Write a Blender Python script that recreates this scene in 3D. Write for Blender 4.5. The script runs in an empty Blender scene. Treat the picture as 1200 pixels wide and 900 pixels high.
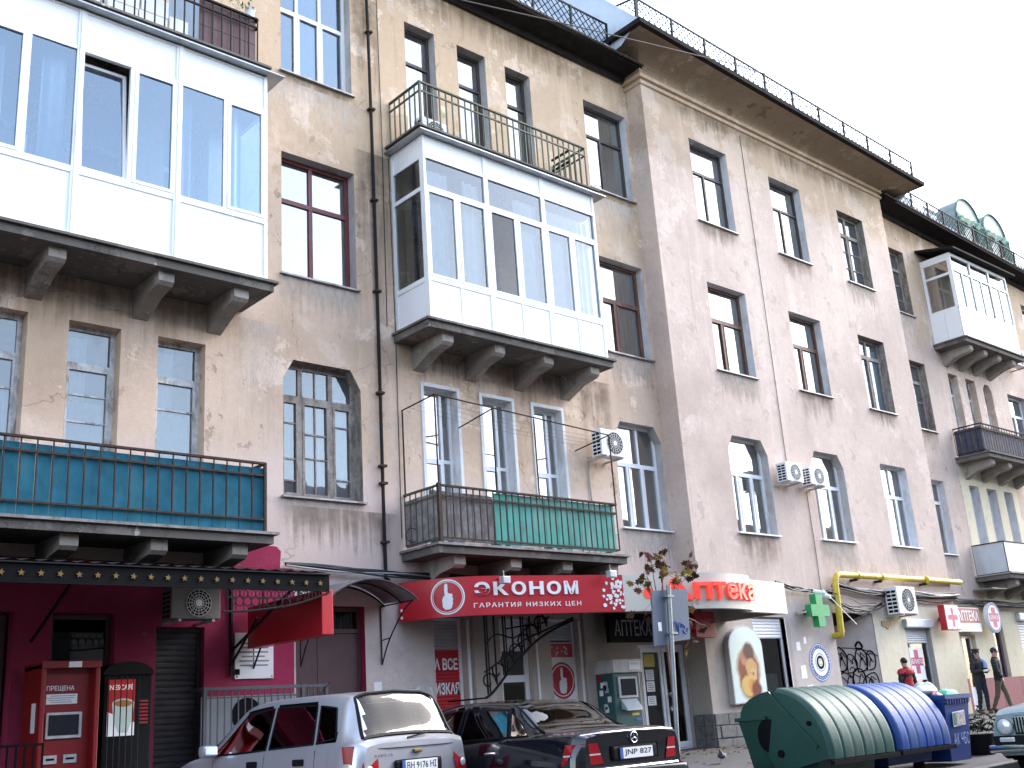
import bpy, bmesh, math, random
from mathutils import Vector, Matrix
random.seed(7)
SC = bpy.context.scene
COL = SC.collection
R = math.radians

# ------------------------------------------------------------------ camera
CZ = 1.07
def cam_basis(yaw, pitch, roll):
    c, s = math.cos(yaw), math.sin(yaw)
    fwd = Vector((s*math.cos(pitch), c*math.cos(pitch), math.sin(pitch)))
    right = Vector((c, -s, 0)); down = fwd.cross(right)
    cr, sr = math.cos(roll), math.sin(roll)
    return cr*right+sr*down, -sr*right+cr*down, fwd
r_, d_, f_ = cam_basis(R(42.56), R(17.2), R(3.99))
cd = bpy.data.cameras.new('camera'); cam = bpy.data.objects.new('camera', cd); COL.objects.link(cam)
m3 = Matrix((r_, -d_, -f_)).transposed()
cam.matrix_world = Matrix.Translation((0, 0, CZ)) @ m3.to_4x4()
cd.sensor_width = 36; cd.lens = 36*1285/1200; cd.clip_start = .1; cd.clip_end = 3000
SC.camera = cam
# ------------------------------------------------------------------ light: bright overcast, the brightest part of the sky low at the right end of the street
SUN_EL, SUN_AZ = 36, 100          # azimuth measured from +Y towards +X
w = bpy.data.worlds.new('World'); SC.world = w; w.use_nodes = True
nt = w.node_tree; bg = nt.nodes['Background']
sky = nt.nodes.new('ShaderNodeTexSky'); sky.sky_type = 'NISHITA'; sky.sun_disc = False
sky.sun_elevation = R(SUN_EL); sky.sun_rotation = R(SUN_AZ)
sky.air_density = 1.0; sky.dust_density = 1.6; sky.ozone_density = 1.0; sky.altitude = 40
hs = nt.nodes.new('ShaderNodeHueSaturation'); hs.inputs['Saturation'].default_value = .7
nt.links.new(sky.outputs[0], hs.inputs['Color']); nt.links.new(hs.outputs[0], bg.inputs['Color'])
bg.inputs['Strength'].default_value = .15
sl = bpy.data.lights.new('sun', 'SUN'); so = bpy.data.objects.new('sun', sl); COL.objects.link(so)
sl.energy = .6; sl.angle = R(22); sl.color = (1, .97, .94)
sd = Vector((math.sin(R(SUN_AZ))*math.cos(R(SUN_EL)), math.cos(R(SUN_AZ))*math.cos(R(SUN_EL)), math.sin(R(SUN_EL))))
so.rotation_euler = (-sd).to_track_quat('-Z', 'Y').to_euler()
SC.view_settings.view_transform = 'Standard'; SC.view_settings.look = 'None'
SC.view_settings.exposure = 2.45; SC.view_settings.gamma = 1
SC.cycles.max_bounces = 6; SC.cycles.diffuse_bounces = 3; SC.cycles.glossy_bounces = 3; SC.cycles.transparent_max_bounces = 10; SC.cycles.caustics_reflective = False; SC.cycles.caustics_refractive = False

# ------------------------------------------------------------------ materials
MATS = {}
def nodes_of(name):
    m = bpy.data.materials.new(name); m.use_nodes = True
    t = m.node_tree; return m, t, t.nodes['Principled BSDF']
def N(t, typ, **kw):
    n = t.nodes.new(typ)
    for k, v in kw.items(): setattr(n, k, v)
    return n
def noise(t, scale, detail=6, rough=.6, vec=None, stretch=None):
    n = N(t, 'ShaderNodeTexNoise'); n.inputs['Scale'].default_value = scale
    n.inputs['Detail'].default_value = detail; n.inputs['Roughness'].default_value = rough
    if vec is not None:
        if stretch:
            mp = N(t, 'ShaderNodeMapping'); mp.inputs['Scale'].default_value = stretch
            t.links.new(vec, mp.inputs['Vector']); vec = mp.outputs[0]
        t.links.new(vec, n.inputs['Vector'])
    return n.outputs['Fac']
def ramp(t, fac, lo, hi, a=0., b=1.):
    r = N(t, 'ShaderNodeMapRange'); r.inputs['From Min'].default_value = lo; r.inputs['From Max'].default_value = hi
    r.inputs['To Min'].default_value = a; r.inputs['To Max'].default_value = b
    t.links.new(fac, r.inputs['Value']); return r.outputs[0]
def mix(t, fac, a, b, mode='MIX'):
    m = N(t, 'ShaderNodeMix', data_type='RGBA', blend_type=mode)
    if isinstance(fac, (int, float)): m.inputs[0].default_value = fac
    else: t.links.new(fac, m.inputs[0])
    for i, c in ((6, a), (7, b)):
        if isinstance(c, tuple): m.inputs[i].default_value = (*c, 1)
        else: t.links.new(c, m.inputs[i])
    return m.outputs[2]
def math_(t, op, a, b):
    m = N(t, 'ShaderNodeMath', operation=op)
    for i, c in ((0, a), (1, b)):
        if isinstance(c, (int, float)): m.inputs[i].default_value = c
        else: t.links.new(c, m.inputs[i])
    return m.outputs[0]
def bump(t, p, h, strength=.3, dist=.02):
    b = N(t, 'ShaderNodeBump'); b.inputs['Strength'].default_value = strength; b.inputs['Distance'].default_value = dist
    t.links.new(h, b.inputs['Height']); t.links.new(b.outputs[0], p.inputs['Normal'])
def simple(name, col, rough=.6, metal=0, var=.12, vscale=6., bmp=0., bscale=40., dirt=None, dirtamt=.0, emit=None, spec=.5, coat=0):
    if name in MATS: return MATS[name]
    m, t, p = nodes_of(name); pos = N(t, 'ShaderNodeNewGeometry').outputs['Position']
    c = col
    if var:
        n = noise(t, vscale, 3, .6, pos)
        c = mix(t, ramp(t, n, .3, .7), tuple(x*(1-var) for x in col), tuple(min(1, x*(1+var)) for x in col))
    if dirt:
        n2 = noise(t, vscale*.6, 4, .7, pos, (1, 1, .35))
        c = mix(t, ramp(t, n2, .62-dirtamt*.3, .75-dirtamt*.15, 0, .85), c, dirt)
    if isinstance(c, tuple): p.inputs['Base Color'].default_value = (*c, 1)
    else: t.links.new(c, p.inputs['Base Color'])
    p.inputs['Roughness'].default_value = rough; p.inputs['Metallic'].default_value = metal
    p.inputs['Specular IOR Level'].default_value = spec; p.inputs['Coat Weight'].default_value = coat
    if bmp: bump(t, p, noise(t, bscale, 5, .6, pos), bmp, .01)
    if emit: p.inputs['Emission Color'].default_value = (*emit[0], 1); p.inputs['Emission Strength'].default_value = emit[1]
    MATS[name] = m; return m
def plaster(name, c1, c2, c3, tan=None, tanz=99., tanamp=2., streak=.5, grime=(.16, .13, .11), blot=.55, low=None, flake=1.):
    """old lime plaster: washes of paint, patches, run-off streaks, grime, hairline cracks"""
    m, t, p = nodes_of(name); pos = N(t, 'ShaderNodeNewGeometry').outputs['Position']
    sep = N(t, 'ShaderNodeSeparateXYZ'); t.links.new(pos, sep.inputs[0])
    big = noise(t, .33, 4, .58, pos); mid = noise(t, 1.15, 6, .68, pos); fine = noise(t, 9, 4, .7, pos)
    st = noise(t, 1.0, 4, .62, pos, (2.6, 2.6, .16)); st2 = noise(t, 1.0, 4, .6, pos, (6.5, 6.5, .35))
    c = mix(t, ramp(t, big, .38, .62), c1, c2)
    if tan:
        h = math_(t, 'ADD', sep.outputs['Z'], math_(t, 'MULTIPLY', math_(t, 'SUBTRACT', mid, .5), tanamp*2.2))
        h = math_(t, 'ADD', h, math_(t, 'MULTIPLY', math_(t, 'SUBTRACT', big, .5), tanamp*3))
        c = mix(t, ramp(t, h, tanz-.25, tanz+.3, 0, .92), c, tan)
    c = mix(t, ramp(t, mid, blot, blot+.10, 0, .75), c, c3)
    fl1 = noise(t, .8, 6, .72, pos); fl2 = noise(t, 2.6, 5, .7, pos, (1, 1, .8))
    k1 = math_(t, 'MULTIPLY', ramp(t, fl1, .555, .575), ramp(t, big, .40, .52)); k2 = math_(t, 'MULTIPLY', ramp(t, fl2, .60, .625), ramp(t, big, .58, .46))
    c = mix(t, math_(t, 'MULTIPLY', k1, .7*flake), c, tuple(min(1, x*1.14) for x in c3))
    c = mix(t, math_(t, 'MULTIPLY', k2, .85*flake), c, tuple(x*.66 for x in c2))
    k3 = ramp(t, noise(t, 1.7, 6, .75, pos), .645, .66)
    c = mix(t, math_(t, 'MULTIPLY', k3, .8*flake), c, (.62, .58, .53))
    c = mix(t, ramp(t, st, .56, .74, 0, streak), c, tuple(min(1, x*1.35) for x in c1))
    c = mix(t, ramp(t, st2, .60, .82, 0, streak*.7), c, grime)
    c = mix(t, ramp(t, big, .56, .70, 0, .5), c, tuple(x*.7 for x in c2))
    c = mix(t, ramp(t, noise(t, 2.3, 5, .7, pos), .56, .66, 0, .38), c, tuple(x*.76 for x in c2))
    c = mix(t, ramp(t, mid, .30, .42, .5, 0), c, tuple(x*.7 for x in c3))
    c = mix(t, ramp(t, fine, .30, .7, .0, .26), c, tuple(x*.6 for x in c2))
    if low:
        h = math_(t, 'ADD', sep.outputs['Z'], math_(t, 'MULTIPLY', math_(t, 'SUBTRACT', mid, .5), 1.6))
        c = mix(t, ramp(t, h, low[1]-.4, low[1]+.5, .8, 0), c, low[0])
    vo = N(t, 'ShaderNodeTexVoronoi', feature='DISTANCE_TO_EDGE'); vo.inputs['Scale'].default_value = .55
    wv = N(t, 'ShaderNodeVectorMath', operation='ADD'); nz = N(t, 'ShaderNodeTexNoise'); nz.inputs['Scale'].default_value = 1.6; nz.inputs['Detail'].default_value = 3
    t.links.new(pos, nz.inputs['Vector']); t.links.new(pos, wv.inputs[0]); t.links.new(nz.outputs['Color'], wv.inputs[1]); t.links.new(wv.outputs[0], vo.inputs['Vector'])
    crack = math_(t, 'MULTIPLY', ramp(t, vo.outputs['Distance'], .0, .006, 1, 0), ramp(t, big, .48, .56, 0, .55*flake))
    c = mix(t, crack, c, tuple(x*.3 for x in c2))
    t.links.new(c, p.inputs['Base Color']); p.inputs['Roughness'].default_value = .93; p.inputs['Specular IOR Level'].default_value = .2
    hh = math_(t, 'ADD', math_(t, 'MULTIPLY', mid, .8), math_(t, 'MULTIPLY', noise(t, 28, 3, .7, pos), .35))
    hh = math_(t, 'SUBTRACT', hh, math_(t, 'MULTIPLY', crack, .3)); hh = math_(t, 'SUBTRACT', hh, math_(t, 'MULTIPLY', math_(t, 'ADD', k2, k3), .25*flake))
    bump(t, p, hh, .45, .035)
    MATS[name] = m; return m
def glass(name, tint, refl_ior=1.9, rough=.02, wav=.02, dirt=.0, coat=(1, 1, 1)):
    """window glass: clear tinted sheet with a fresnel sky reflection, slightly wavy"""
    m = bpy.data.materials.new(name); m.use_nodes = True; t = m.node_tree; t.nodes.remove(t.nodes['Principled BSDF'])
    out = t.nodes['Material Output']; pos = N(t, 'ShaderNodeNewGeometry').outputs['Position']
    tr = N(t, 'ShaderNodeBsdfTransparent'); tr.inputs[0].default_value = (*tint, 1)
    gl = N(t, 'ShaderNodeBsdfGlossy'); gl.inputs['Roughness'].default_value = rough; gl.inputs['Color'].default_value = (*coat, 1)
    fr = N(t, 'ShaderNodeFresnel'); fr.inputs['IOR'].default_value = refl_ior
    b = N(t, 'ShaderNodeBump'); b.inputs['Strength'].default_value = wav; b.inputs['Distance'].default_value = .05
    t.links.new(noise(t, 1.7, 2, .5, pos), b.inputs['Height']); t.links.new(b.outputs[0], gl.inputs['Normal'])
    mx = N(t, 'ShaderNodeMixShader'); t.links.new(fr.outputs[0], mx.inputs[0]); t.links.new(tr.outputs[0], mx.inputs[1]); t.links.new(gl.outputs[0], mx.inputs[2])
    last = mx
    if dirt:
        df = N(t, 'ShaderNodeBsdfDiffuse'); df.inputs[0].default_value = (.55, .57, .6, 1)
        m2 = N(t, 'ShaderNodeMixShader'); t.links.new(ramp(t, noise(t, 3, 7, .7, pos, (1, 1, .5)), .3, .75, dirt*.3, dirt), m2.inputs[0])
        t.links.new(mx.outputs[0], m2.inputs[1]); t.links.new(df.outputs[0], m2.inputs[2]); last = m2
    t.links.new(last.outputs[0], out.inputs['Surface']); MATS[name] = m; return m

TAN = (.56, .415, .285)
plaster('plasterA', (.68, .52, .405), (.56, .41, .30), (.76, .62, .505), tan=TAN, tanz=9.5, tanamp=3.6, streak=.45, low=((.64, .52, .475), 5.2))
plaster('plasterB', (.655, .53, .46), (.565, .445, .385), (.71, .60, .535), tan=(.50, .375, .26), tanz=13.9, tanamp=.75, streak=.4, blot=.6, flake=.55)
plaster('plasterC', (.635, .51, .435), (.54, .42, .355), (.69, .58, .50), tan=TAN, tanz=11.8, tanamp=1.6, streak=.4)
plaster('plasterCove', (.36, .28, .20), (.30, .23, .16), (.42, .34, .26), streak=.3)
plaster('groundgrey', (.60, .53, .49), (.53, .465, .43), (.66, .59, .55), streak=.2, blot=.62, flake=.25)
plaster('groundbeige', (.50, .44, .39), (.46, .40, .35), (.55, .49, .44), streak=.15, blot=.64, flake=.25)
plaster('groundcream', (.74, .67, .52), (.69, .62, .47), (.78, .72, .58), streak=.22, blot=.63, flake=.25)
plaster('creamC', (.74, .66, .49), (.70, .62, .46), (.78, .71, .56), streak=.2, blot=.63, flake=.25)
plaster('pink', (.37, .042, .10), (.32, .034, .085), (.42, .07, .14), streak=.12, blot=.66, flake=.25)
plaster('concrete', (.34, .31, .28), (.28, .25, .22), (.40, .37, .34), streak=.4)
plaster('slabdark', (.16, .145, .13), (.12, .11, .10), (.22, .2, .18), streak=.4)
simple('pvc', (.80, .81, .83), .35, var=.03, vscale=3, dirt=(.55, .55, .56), dirtamt=.1)
simple('panel', (.82, .83, .85), .4, var=.025, vscale=1.5, dirt=(.62, .62, .63), dirtamt=.12)
simple('brownwood', (.13, .055, .035), .55, var=.3, vscale=14, dirt=(.22, .12, .09), dirtamt=.3)
simple('redwood', (.14, .028, .032), .5, var=.25, vscale=14)
simple('darkwood', (.055, .04, .038), .5, var=.3, vscale=14)
simple('oldwhite', (.60, .61, .61), .75, var=.2, vscale=12, dirt=(.2, .16, .13), dirtamt=.55, bmp=.4)
simple('oldgrey', (.30, .265, .235), .8, var=.25, vscale=12, dirt=(.12, .09, .07), dirtamt=.6, bmp=.4)
simple('whitewash', (.66, .66, .68), .85, var=.1, vscale=4, dirt=(.4, .37, .35), dirtamt=.35, bmp=.3)
simple('revealgrey', (.48, .46, .45), .9, var=.12, vscale=4, dirt=(.28, .24, .21), dirtamt=.4, bmp=.3)
simple('sillmetal', (.30, .29, .29), .5, .5, var=.2, dirt=(.15, .1, .08), dirtamt=.4)
simple('darkmetal', (.014, .013, .015), .65, .1, var=.3, vscale=12, spec=.2)
simple('rustmetal', (.045, .032, .027), .75, .1, var=.4, vscale=18, dirt=(.085, .042, .025), dirtamt=.4, spec=.2)
simple('black', (.005, .005, .006), .7, var=.2, spec=.08)
simple('curtain', (.78, .78, .79), .9, var=.06)
simple('curtain2', (.50, .47, .42), .9, var=.1)
simple('interior', (.42, .40, .38), .9, var=.25, vscale=1)
simple('roofmetal', (.50, .55, .60), .45, .2, var=.12, vscale=1.2, dirt=(.42, .46, .5), dirtamt=.2)
simple('flashing', (.34, .36, .38), .4, .7, var=.15)
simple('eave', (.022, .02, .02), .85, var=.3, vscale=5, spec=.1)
simple('greenpaint', (.06, .085, .05), .65, var=.3, vscale=16, dirt=(.13, .075, .045), dirtamt=.45)
simple('teal', (.012, .115, .175), .65, var=.25, vscale=4, dirt=(.035, .16, .2), dirtamt=.35, spec=.2)
simple('tealgreen', (.055, .33, .275), .6, var=.25, vscale=3, dirt=(.17, .38, .33), dirtamt=.35)
simple('greyboard', (.22, .205, .2), .85, var=.35, vscale=7, dirt=(.07, .06, .055), dirtamt=.4, bmp=.4)
simple('brownpanel', (.10, .045, .045), .5, var=.15)
simple('blueboard', (.035, .04, .075), .7, var=.35, vscale=7, dirt=(.09, .07, .06), dirtamt=.4)
simple('whiteplast', (.78, .78, .79), .5, var=.04)
simple('greyplast', (.5, .5, .5), .5, var=.08, dirt=(.33, .32, .3), dirtamt=.3)
simple('cable', (.009, .009, .01), .6, var=.2)
simple('cablegrey', (.3, .3, .31), .6, var=.2)
glass('glass', (.84, .93, .97), 3.6, dirt=.05)
glass('glassblue', (.55, .78, 1.0), 2.7, wav=.012, dirt=.04, coat=(.66, .84, 1.0))  # blue of the reflected sky put into the tint and gloss colour
glass('glassold', (.66, .82, .93), 2.15, wav=.06, dirt=.18, coat=(.85, .94, 1))
glass('glassbal', (.80, .91, .97), 2.1, wav=.012, dirt=.04, coat=(.88, .95, 1))
glass('glassdark', (.42, .5, .5), 1.55, wav=.02)
simple('plinthA', (.15, .145, .14), .85, var=.3, vscale=9, bmp=.6, bscale=30)
simple('mortar', (.24, .23, .22), .95, var=.2, vscale=12, bmp=.4)

def drip(name, col, amt, up=False):
    """run-off stain: streaky film on the plaster, densest at its source"""
    m = bpy.data.materials.new(name); m.use_nodes = True; t = m.node_tree; p = t.nodes['Principled BSDF']; out = t.nodes['Material Output']
    p.inputs['Base Color'].default_value = (*col, 1); p.inputs['Roughness'].default_value = .95; p.inputs['Specular IOR Level'].default_value = .1
    pos = N(t, 'ShaderNodeNewGeometry').outputs['Position']; g = N(t, 'ShaderNodeTexCoord').outputs['Generated']; sp = N(t, 'ShaderNodeSeparateXYZ'); t.links.new(g, sp.inputs[0])
    z = sp.outputs['Z']; x = sp.outputs['X']
    edge = math_(t, 'MULTIPLY', ramp(t, x, 0, .18), ramp(t, x, 1, .82)); st = noise(t, 1., 4, .65, pos, (9, 9, .5)); bl = noise(t, 3, 4, .6, pos)
    a_ = math_(t, 'MULTIPLY', ramp(t, math_(t, 'ADD', math_(t, 'MULTIPLY', st, .9), math_(t, 'MULTIPLY', z, .55)), .62, .98), math_(t, 'MULTIPLY', edge, ramp(t, bl, .3, .6, .3, 1)))
    a_ = math_(t, 'MULTIPLY', math_(t, 'MULTIPLY', a_, ramp(t, z, 0, .3)), amt)
    tr = N(t, 'ShaderNodeBsdfTransparent'); mx = N(t, 'ShaderNodeMixShader'); t.links.new(a_, mx.inputs[0]); t.links.new(tr.outputs[0], mx.inputs[1]); t.links.new(p.outputs[0], mx.inputs[2]); t.links.new(mx.outputs[0], out.inputs['Surface']); MATS[name] = m
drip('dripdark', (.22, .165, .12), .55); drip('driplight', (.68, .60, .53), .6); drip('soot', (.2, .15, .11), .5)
# ------------------------------------------------------------------ mesh helpers
OFF = {}
class MB:
    def __init__(s): s.v = []; s.f = []
    def add(s, vs, fs):
        n = len(s.v); s.v += [tuple(q) for q in vs]; s.f += [tuple(i+n for i in q) for q in fs]; return s
    def box(s, x0, x1, y0, y1, z0, z1):
        return s.add([(x0,y0,z0),(x1,y0,z0),(x1,y1,z0),(x0,y1,z0),(x0,y0,z1),(x1,y0,z1),(x1,y1,z1),(x0,y1,z1)],
                     [(0,3,2,1),(4,5,6,7),(0,1,5,4),(1,2,6,5),(2,3,7,6),(3,0,4,7)])
    def cbox(s, x0, x1, y0, y1, z0, z1, c=.02):
        b = bmesh.new(); bmesh.ops.create_cube(b, size=1)
        for v in b.verts: v.co = ((x0+x1)/2+v.co.x*(x1-x0), (y0+y1)/2+v.co.y*(y1-y0), (z0+z1)/2+v.co.z*(z1-z0))
        bmesh.ops.bevel(b, geom=b.edges[:], offset=c, segments=2, affect='EDGES', profile=.6)
        b.verts.index_update(); s.add([v.co for v in b.verts], [[v.index for v in f.verts] for f in b.faces]); b.free(); return s
    def quad(s, a, b, c, d): return s.add([a, b, c, d], [(0, 1, 2, 3)])
    def cyl(s, a, b, r, n=8, r2=None, cap=True):
        a, b = Vector(a), Vector(b); d = (b-a)
        if d.length < 1e-6: return s
        d.normalize(); u = d.orthogonal().normalized(); w = d.cross(u); r2 = r if r2 is None else r2
        vs = []
        for k in range(n):
            t = 2*math.pi*k/n; e = u*math.cos(t)+w*math.sin(t); vs += [a+e*r, b+e*r2]
        fs = [(2*k, 2*((k+1) % n), 2*((k+1) % n)+1, 2*k+1) for k in range(n)]
        if cap: fs += [tuple(2*k for k in range(n))[::-1], tuple(2*k+1 for k in range(n))]
        return s.add(vs, fs)
    def tube(s, pts, r, n=6):
        pts = [Vector(p) for p in pts]; rings = []; u = None
        for i, p in enumerate(pts):
            d = (pts[min(i+1, len(pts)-1)]-pts[max(i-1, 0)]).normalized()
            u = (d.orthogonal() if u is None else u-d*u.dot(d)).normalized(); w = d.cross(u)
            rr = r[i] if isinstance(r, (list, tuple)) else r
            rings.append([p+(u*math.cos(2*math.pi*k/n)+w*math.sin(2*math.pi*k/n))*rr for k in range(n)])
        vs = [q for g in rings for q in g]; fs = []
        for i in range(len(rings)-1):
            for k in range(n): fs.append((i*n+k, i*n+(k+1) % n, (i+1)*n+(k+1) % n, (i+1)*n+k))
        fs += [tuple(range(n))[::-1], tuple((len(rings)-1)*n+k for k in range(n))]
        return s.add(vs, fs)
    def prism(s, poly, fn, t0, t1):
        """poly in 2D, fn(a,b,t)->xyz, extruded from t0 to t1"""
        n = len(poly); vs = [fn(a, b, t0) for a, b in poly]+[fn(a, b, t1) for a, b in poly]
        fs = [tuple(range(n)), tuple(range(n, 2*n))[::-1]]+[(k, k+n, (k+1) % n+n, (k+1) % n) for k in range(n)]
        return s.add(vs, fs)
    def bar(s, a, b, w, h):
        """rectangular bar between two points"""
        a, b = Vector(a), Vector(b); d = (b-a).normalized(); up = Vector((0, 0, 1)) if abs(d.z) < .9 else Vector((1, 0, 0))
        x = d.cross(up).normalized()*w/2; y = x.cross(d).normalized()*h/2
        vs = [a-x-y, a+x-y, a+x+y, a-x+y, b-x-y, b+x-y, b+x+y, b-x+y]
        return s.add(vs, [(0,3,2,1),(4,5,6,7),(0,1,5,4),(1,2,6,5),(2,3,7,6),(3,0,4,7)])
    def sphere(s, c, r, seg=12, rings=8, sc=(1, 1, 1)):
        vs = []; fs = []
        for i in range(rings+1):
            t = math.pi*i/rings
            for k in range(seg):
                p = 2*math.pi*k/seg
                vs.append((c[0]+r*sc[0]*math.sin(t)*math.cos(p), c[1]+r*sc[1]*math.sin(t)*math.sin(p), c[2]+r*sc[2]*math.cos(t)))
        for i in range(rings):
            for k in range(seg): fs.append((i*seg+k, (i+1)*seg+k, (i+1)*seg+(k+1) % seg, i*seg+(k+1) % seg))
        return s.add(vs, fs)
    def mesh(s, name, mat, base=(0, 0, 0), smooth=False):
        me = bpy.data.meshes.new(name)
        me.from_pydata([(v[0]-base[0], v[1]-base[1], v[2]-base[2]) for v in s.v], [], s.f)
        me.materials.append(MATS[mat] if isinstance(mat, str) else mat)
        if smooth:
            for p in me.polygons: p.use_smooth = True
            try: me.set_sharp_from_angle(angle=R(38))
            except Exception: pass
        me.update(); return me
    def obj(s, name, mat, parent=None, at=None, smooth=False, label=None):
        base = OFF[parent] if parent else (at or (0, 0, 0))
        o = bpy.data.objects.new(name, s.mesh(name, mat, base, smooth)); COL.objects.link(o)
        if parent: o.parent = parent
        else: o.location = base
        OFF[o] = base
        if label: o['label'] = label
        return o
def inst(me, name, parent, at):
    """one more object that shares mesh data, at a world position"""
    o = bpy.data.objects.new(name, me); COL.objects.link(o); o.parent = parent; b = OFF[parent]
    o.location = (at[0]-b[0], at[1]-b[1], at[2]-b[2]); OFF[o] = tuple(at); return o
def tag(o, label, cat, group=None):
    o['label'] = label; o['category'] = cat
    if group: o['group'] = group
    return o
def thing(name, label, cat, at=(0, 0, 0), group=None, local=False, rz=0):
    """an Empty at the thing's base; local=True: the parts are modelled round the origin"""
    o = bpy.data.objects.new(name, None); COL.objects.link(o); o.location = at; o.rotation_euler = (0, 0, rz)
    o.empty_display_size = .2; OFF[o] = (0, 0, 0) if local else tuple(at); return tag(o, label, cat, group)
def copy_tree(o, parent=None):
    c = o.copy(); COL.objects.link(c)
    if parent: c.parent = parent
    OFF[c] = OFF.get(o, (0, 0, 0))
    for ch in list(o.children): copy_tree(ch, c)
    return c
def text2d(s, size, bold=0., extrude=0., spacing=1., res=3):
    cu = bpy.data.curves.new('lettering', 'FONT'); cu.body = s; cu.size = size; cu.offset = bold; cu.extrude = extrude
    cu.space_character = spacing; cu.resolution_u = res
    ob = bpy.data.objects.new('lettering', cu); COL.objects.link(ob)
    dg = bpy.context.evaluated_depsgraph_get(); me = bpy.data.meshes.new_from_object(ob.evaluated_get(dg))
    vs = [tuple(v.co) for v in me.vertices]; fs = [tuple(p.vertices) for p in me.polygons]
    bpy.data.objects.remove(ob); bpy.data.curves.remove(cu); bpy.data.meshes.remove(me)
    return vs, fs
def fit_text(s, x0, x1, z0, z1, bold=0., extrude=0., spacing=1.):
    """lettering scaled into a rectangle"""
    vs, fs = text2d(s, 1., bold, extrude, spacing)
    if not vs: return [], []
    a0 = min(v[0] for v in vs); a1 = max(v[0] for v in vs); b0 = min(v[1] for v in vs); b1 = max(v[1] for v in vs)
    return [(x0+(v[0]-a0)/(a1-a0)*(x1-x0), z0+(v[1]-b0)/(b1-b0)*(z1-z0), v[2]) for v in vs], fs
def smooth_pts(P, n=8):
    """Catmull-Rom through points"""
    out = []
    for i in range(len(P)-1):
        p0, p1, p2, p3 = [Vector(P[max(0, min(len(P)-1, i+k))]) for k in (-1, 0, 1, 2)]
        for k in range(n):
            t = k/n; out.append(.5*((2*p1)+(p2-p0)*t+(2*p0-5*p1+4*p2-p3)*t*t+(3*p1-p0-3*p2+p3)*t**3))
    return out+[Vector(P[-1])]
def disc(c, r, n=32, r_in=0.):
    """flat ring or disc facing -Y, in world XZ"""
    m = MB(); x, y, z = c
    if r_in:
        for k in range(n):
            a, b = 2*math.pi*k/n, 2*math.pi*(k+1)/n
            m.quad((x+r_in*math.cos(a), y, z+r_in*math.sin(a)), (x+r*math.cos(a), y, z+r*math.sin(a)), (x+r*math.cos(b), y, z+r*math.sin(b)), (x+r_in*math.cos(b), y, z+r_in*math.sin(b)))
    else: m.add([(x+r*math.cos(2*math.pi*k/n), y, z+r*math.sin(2*math.pi*k/n)) for k in range(n)], [tuple(range(n))])
    return m

# ------------------------------------------------------------------ ground
YA, YB = 15.0, 14.5
KERB_Y = 7.72
def gz(x, y): return .10+.033*(y-KERB_Y)+.014*(x-16)      # pavement height
ROAD = -.05
def struct(o): o['kind'] = 'structure'; return o
def gz(x, y): return max(.06, .10+.017*(x-16))+.033*(y-KERB_Y)
simple('asphalt', (.04, .04, .043), .9, var=.25, vscale=1.2, bmp=.5, bscale=90, dirt=(.085, .083, .085), dirtamt=.3)
simple('pavement', (.065, .061, .064), .92, var=.22, vscale=1.0, bmp=.5, bscale=70, dirt=(.04, .038, .037), dirtamt=.35)
simple('kerb', (.14, .137, .135), .9, var=.2, vscale=5, bmp=.4)
m = MB(); m.quad((-400, -400, ROAD-.02), (500, -400, ROAD-.02), (500, 500, ROAD-.02), (-400, 500, ROAD-.02)); struct(m.obj('ground', 'asphalt'))
m = MB(); m.quad((-60, -12, ROAD), (90, -12, ROAD), (90, 16, ROAD), (-60, 16, ROAD)); struct(m.obj('road', 'asphalt'))
# pavement: right of the parking pocket it reaches the kerb, behind the parked cars only a strip along the wall
PX = 11.3; PY = 14.45
m = MB()
xs = [PX, 14, 18, 22, 26, 30, 36, 44, 60]; ys = [KERB_Y, 10, 12, PY, 15.2]
for i in range(len(xs)-1):
    for j in range(len(ys)-1):
        m.quad(*[(x, y, gz(x, y)) for x, y in ((xs[i], ys[j]), (xs[i+1], ys[j]), (xs[i+1], ys[j+1]), (xs[i], ys[j+1]))])
xs = [-8, 0, 6, PX]
for i in range(3): m.quad(*[(x, y, gz(x, y)) for x, y in ((xs[i], PY), (xs[i+1], PY), (xs[i+1], 15.2), (xs[i], 15.2))])
pav = struct(m.obj('pavement', 'pavement'))
kerb = MB().box(0, .01, 0, .01, -1, -.99)
kp = struct(MB().box(PX+.02, PX+.1, KERB_Y-.16, KERB_Y-.004, ROAD-.1, gz(PX, KERB_Y)+.004).obj('kerb', 'kerb'))
def kstone(a, b):
    n = MB(); d = (Vector(b)-Vector(a)).normalized(); a2, b2 = Vector(a)+d*.006, Vector(b)-d*.006
    nrm = Vector((d.y, -d.x, 0))*.15
    za, zb = gz(a[0], a[1])+.006, gz(b[0], b[1])+.006
    vs = [(a2.x, a2.y, ROAD-.1), (b2.x, b2.y, ROAD-.1), (b2.x+nrm.x, b2.y+nrm.y, ROAD-.1), (a2.x+nrm.x, a2.y+nrm.y, ROAD-.1),
          (a2.x, a2.y, za), (b2.x, b2.y, zb), (b2.x+nrm.x, b2.y+nrm.y, zb-.01), (a2.x+nrm.x, a2.y+nrm.y, za-.01)]
    n.add(vs, [(0,3,2,1),(4,5,6,7),(0,1,5,4),(1,2,6,5),(2,3,7,6),(3,0,4,7)]); n.obj('kerb_stone', 'kerb', kp)
for i in range(1, 30): kstone((PX+.1+i, KERB_Y, 0), (PX+1.1+i, KERB_Y, 0))
for i in range(5): kstone((PX, PY-.02-i*1.2, 0), (PX, PY-.02-(i+1)*1.2, 0))

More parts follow.
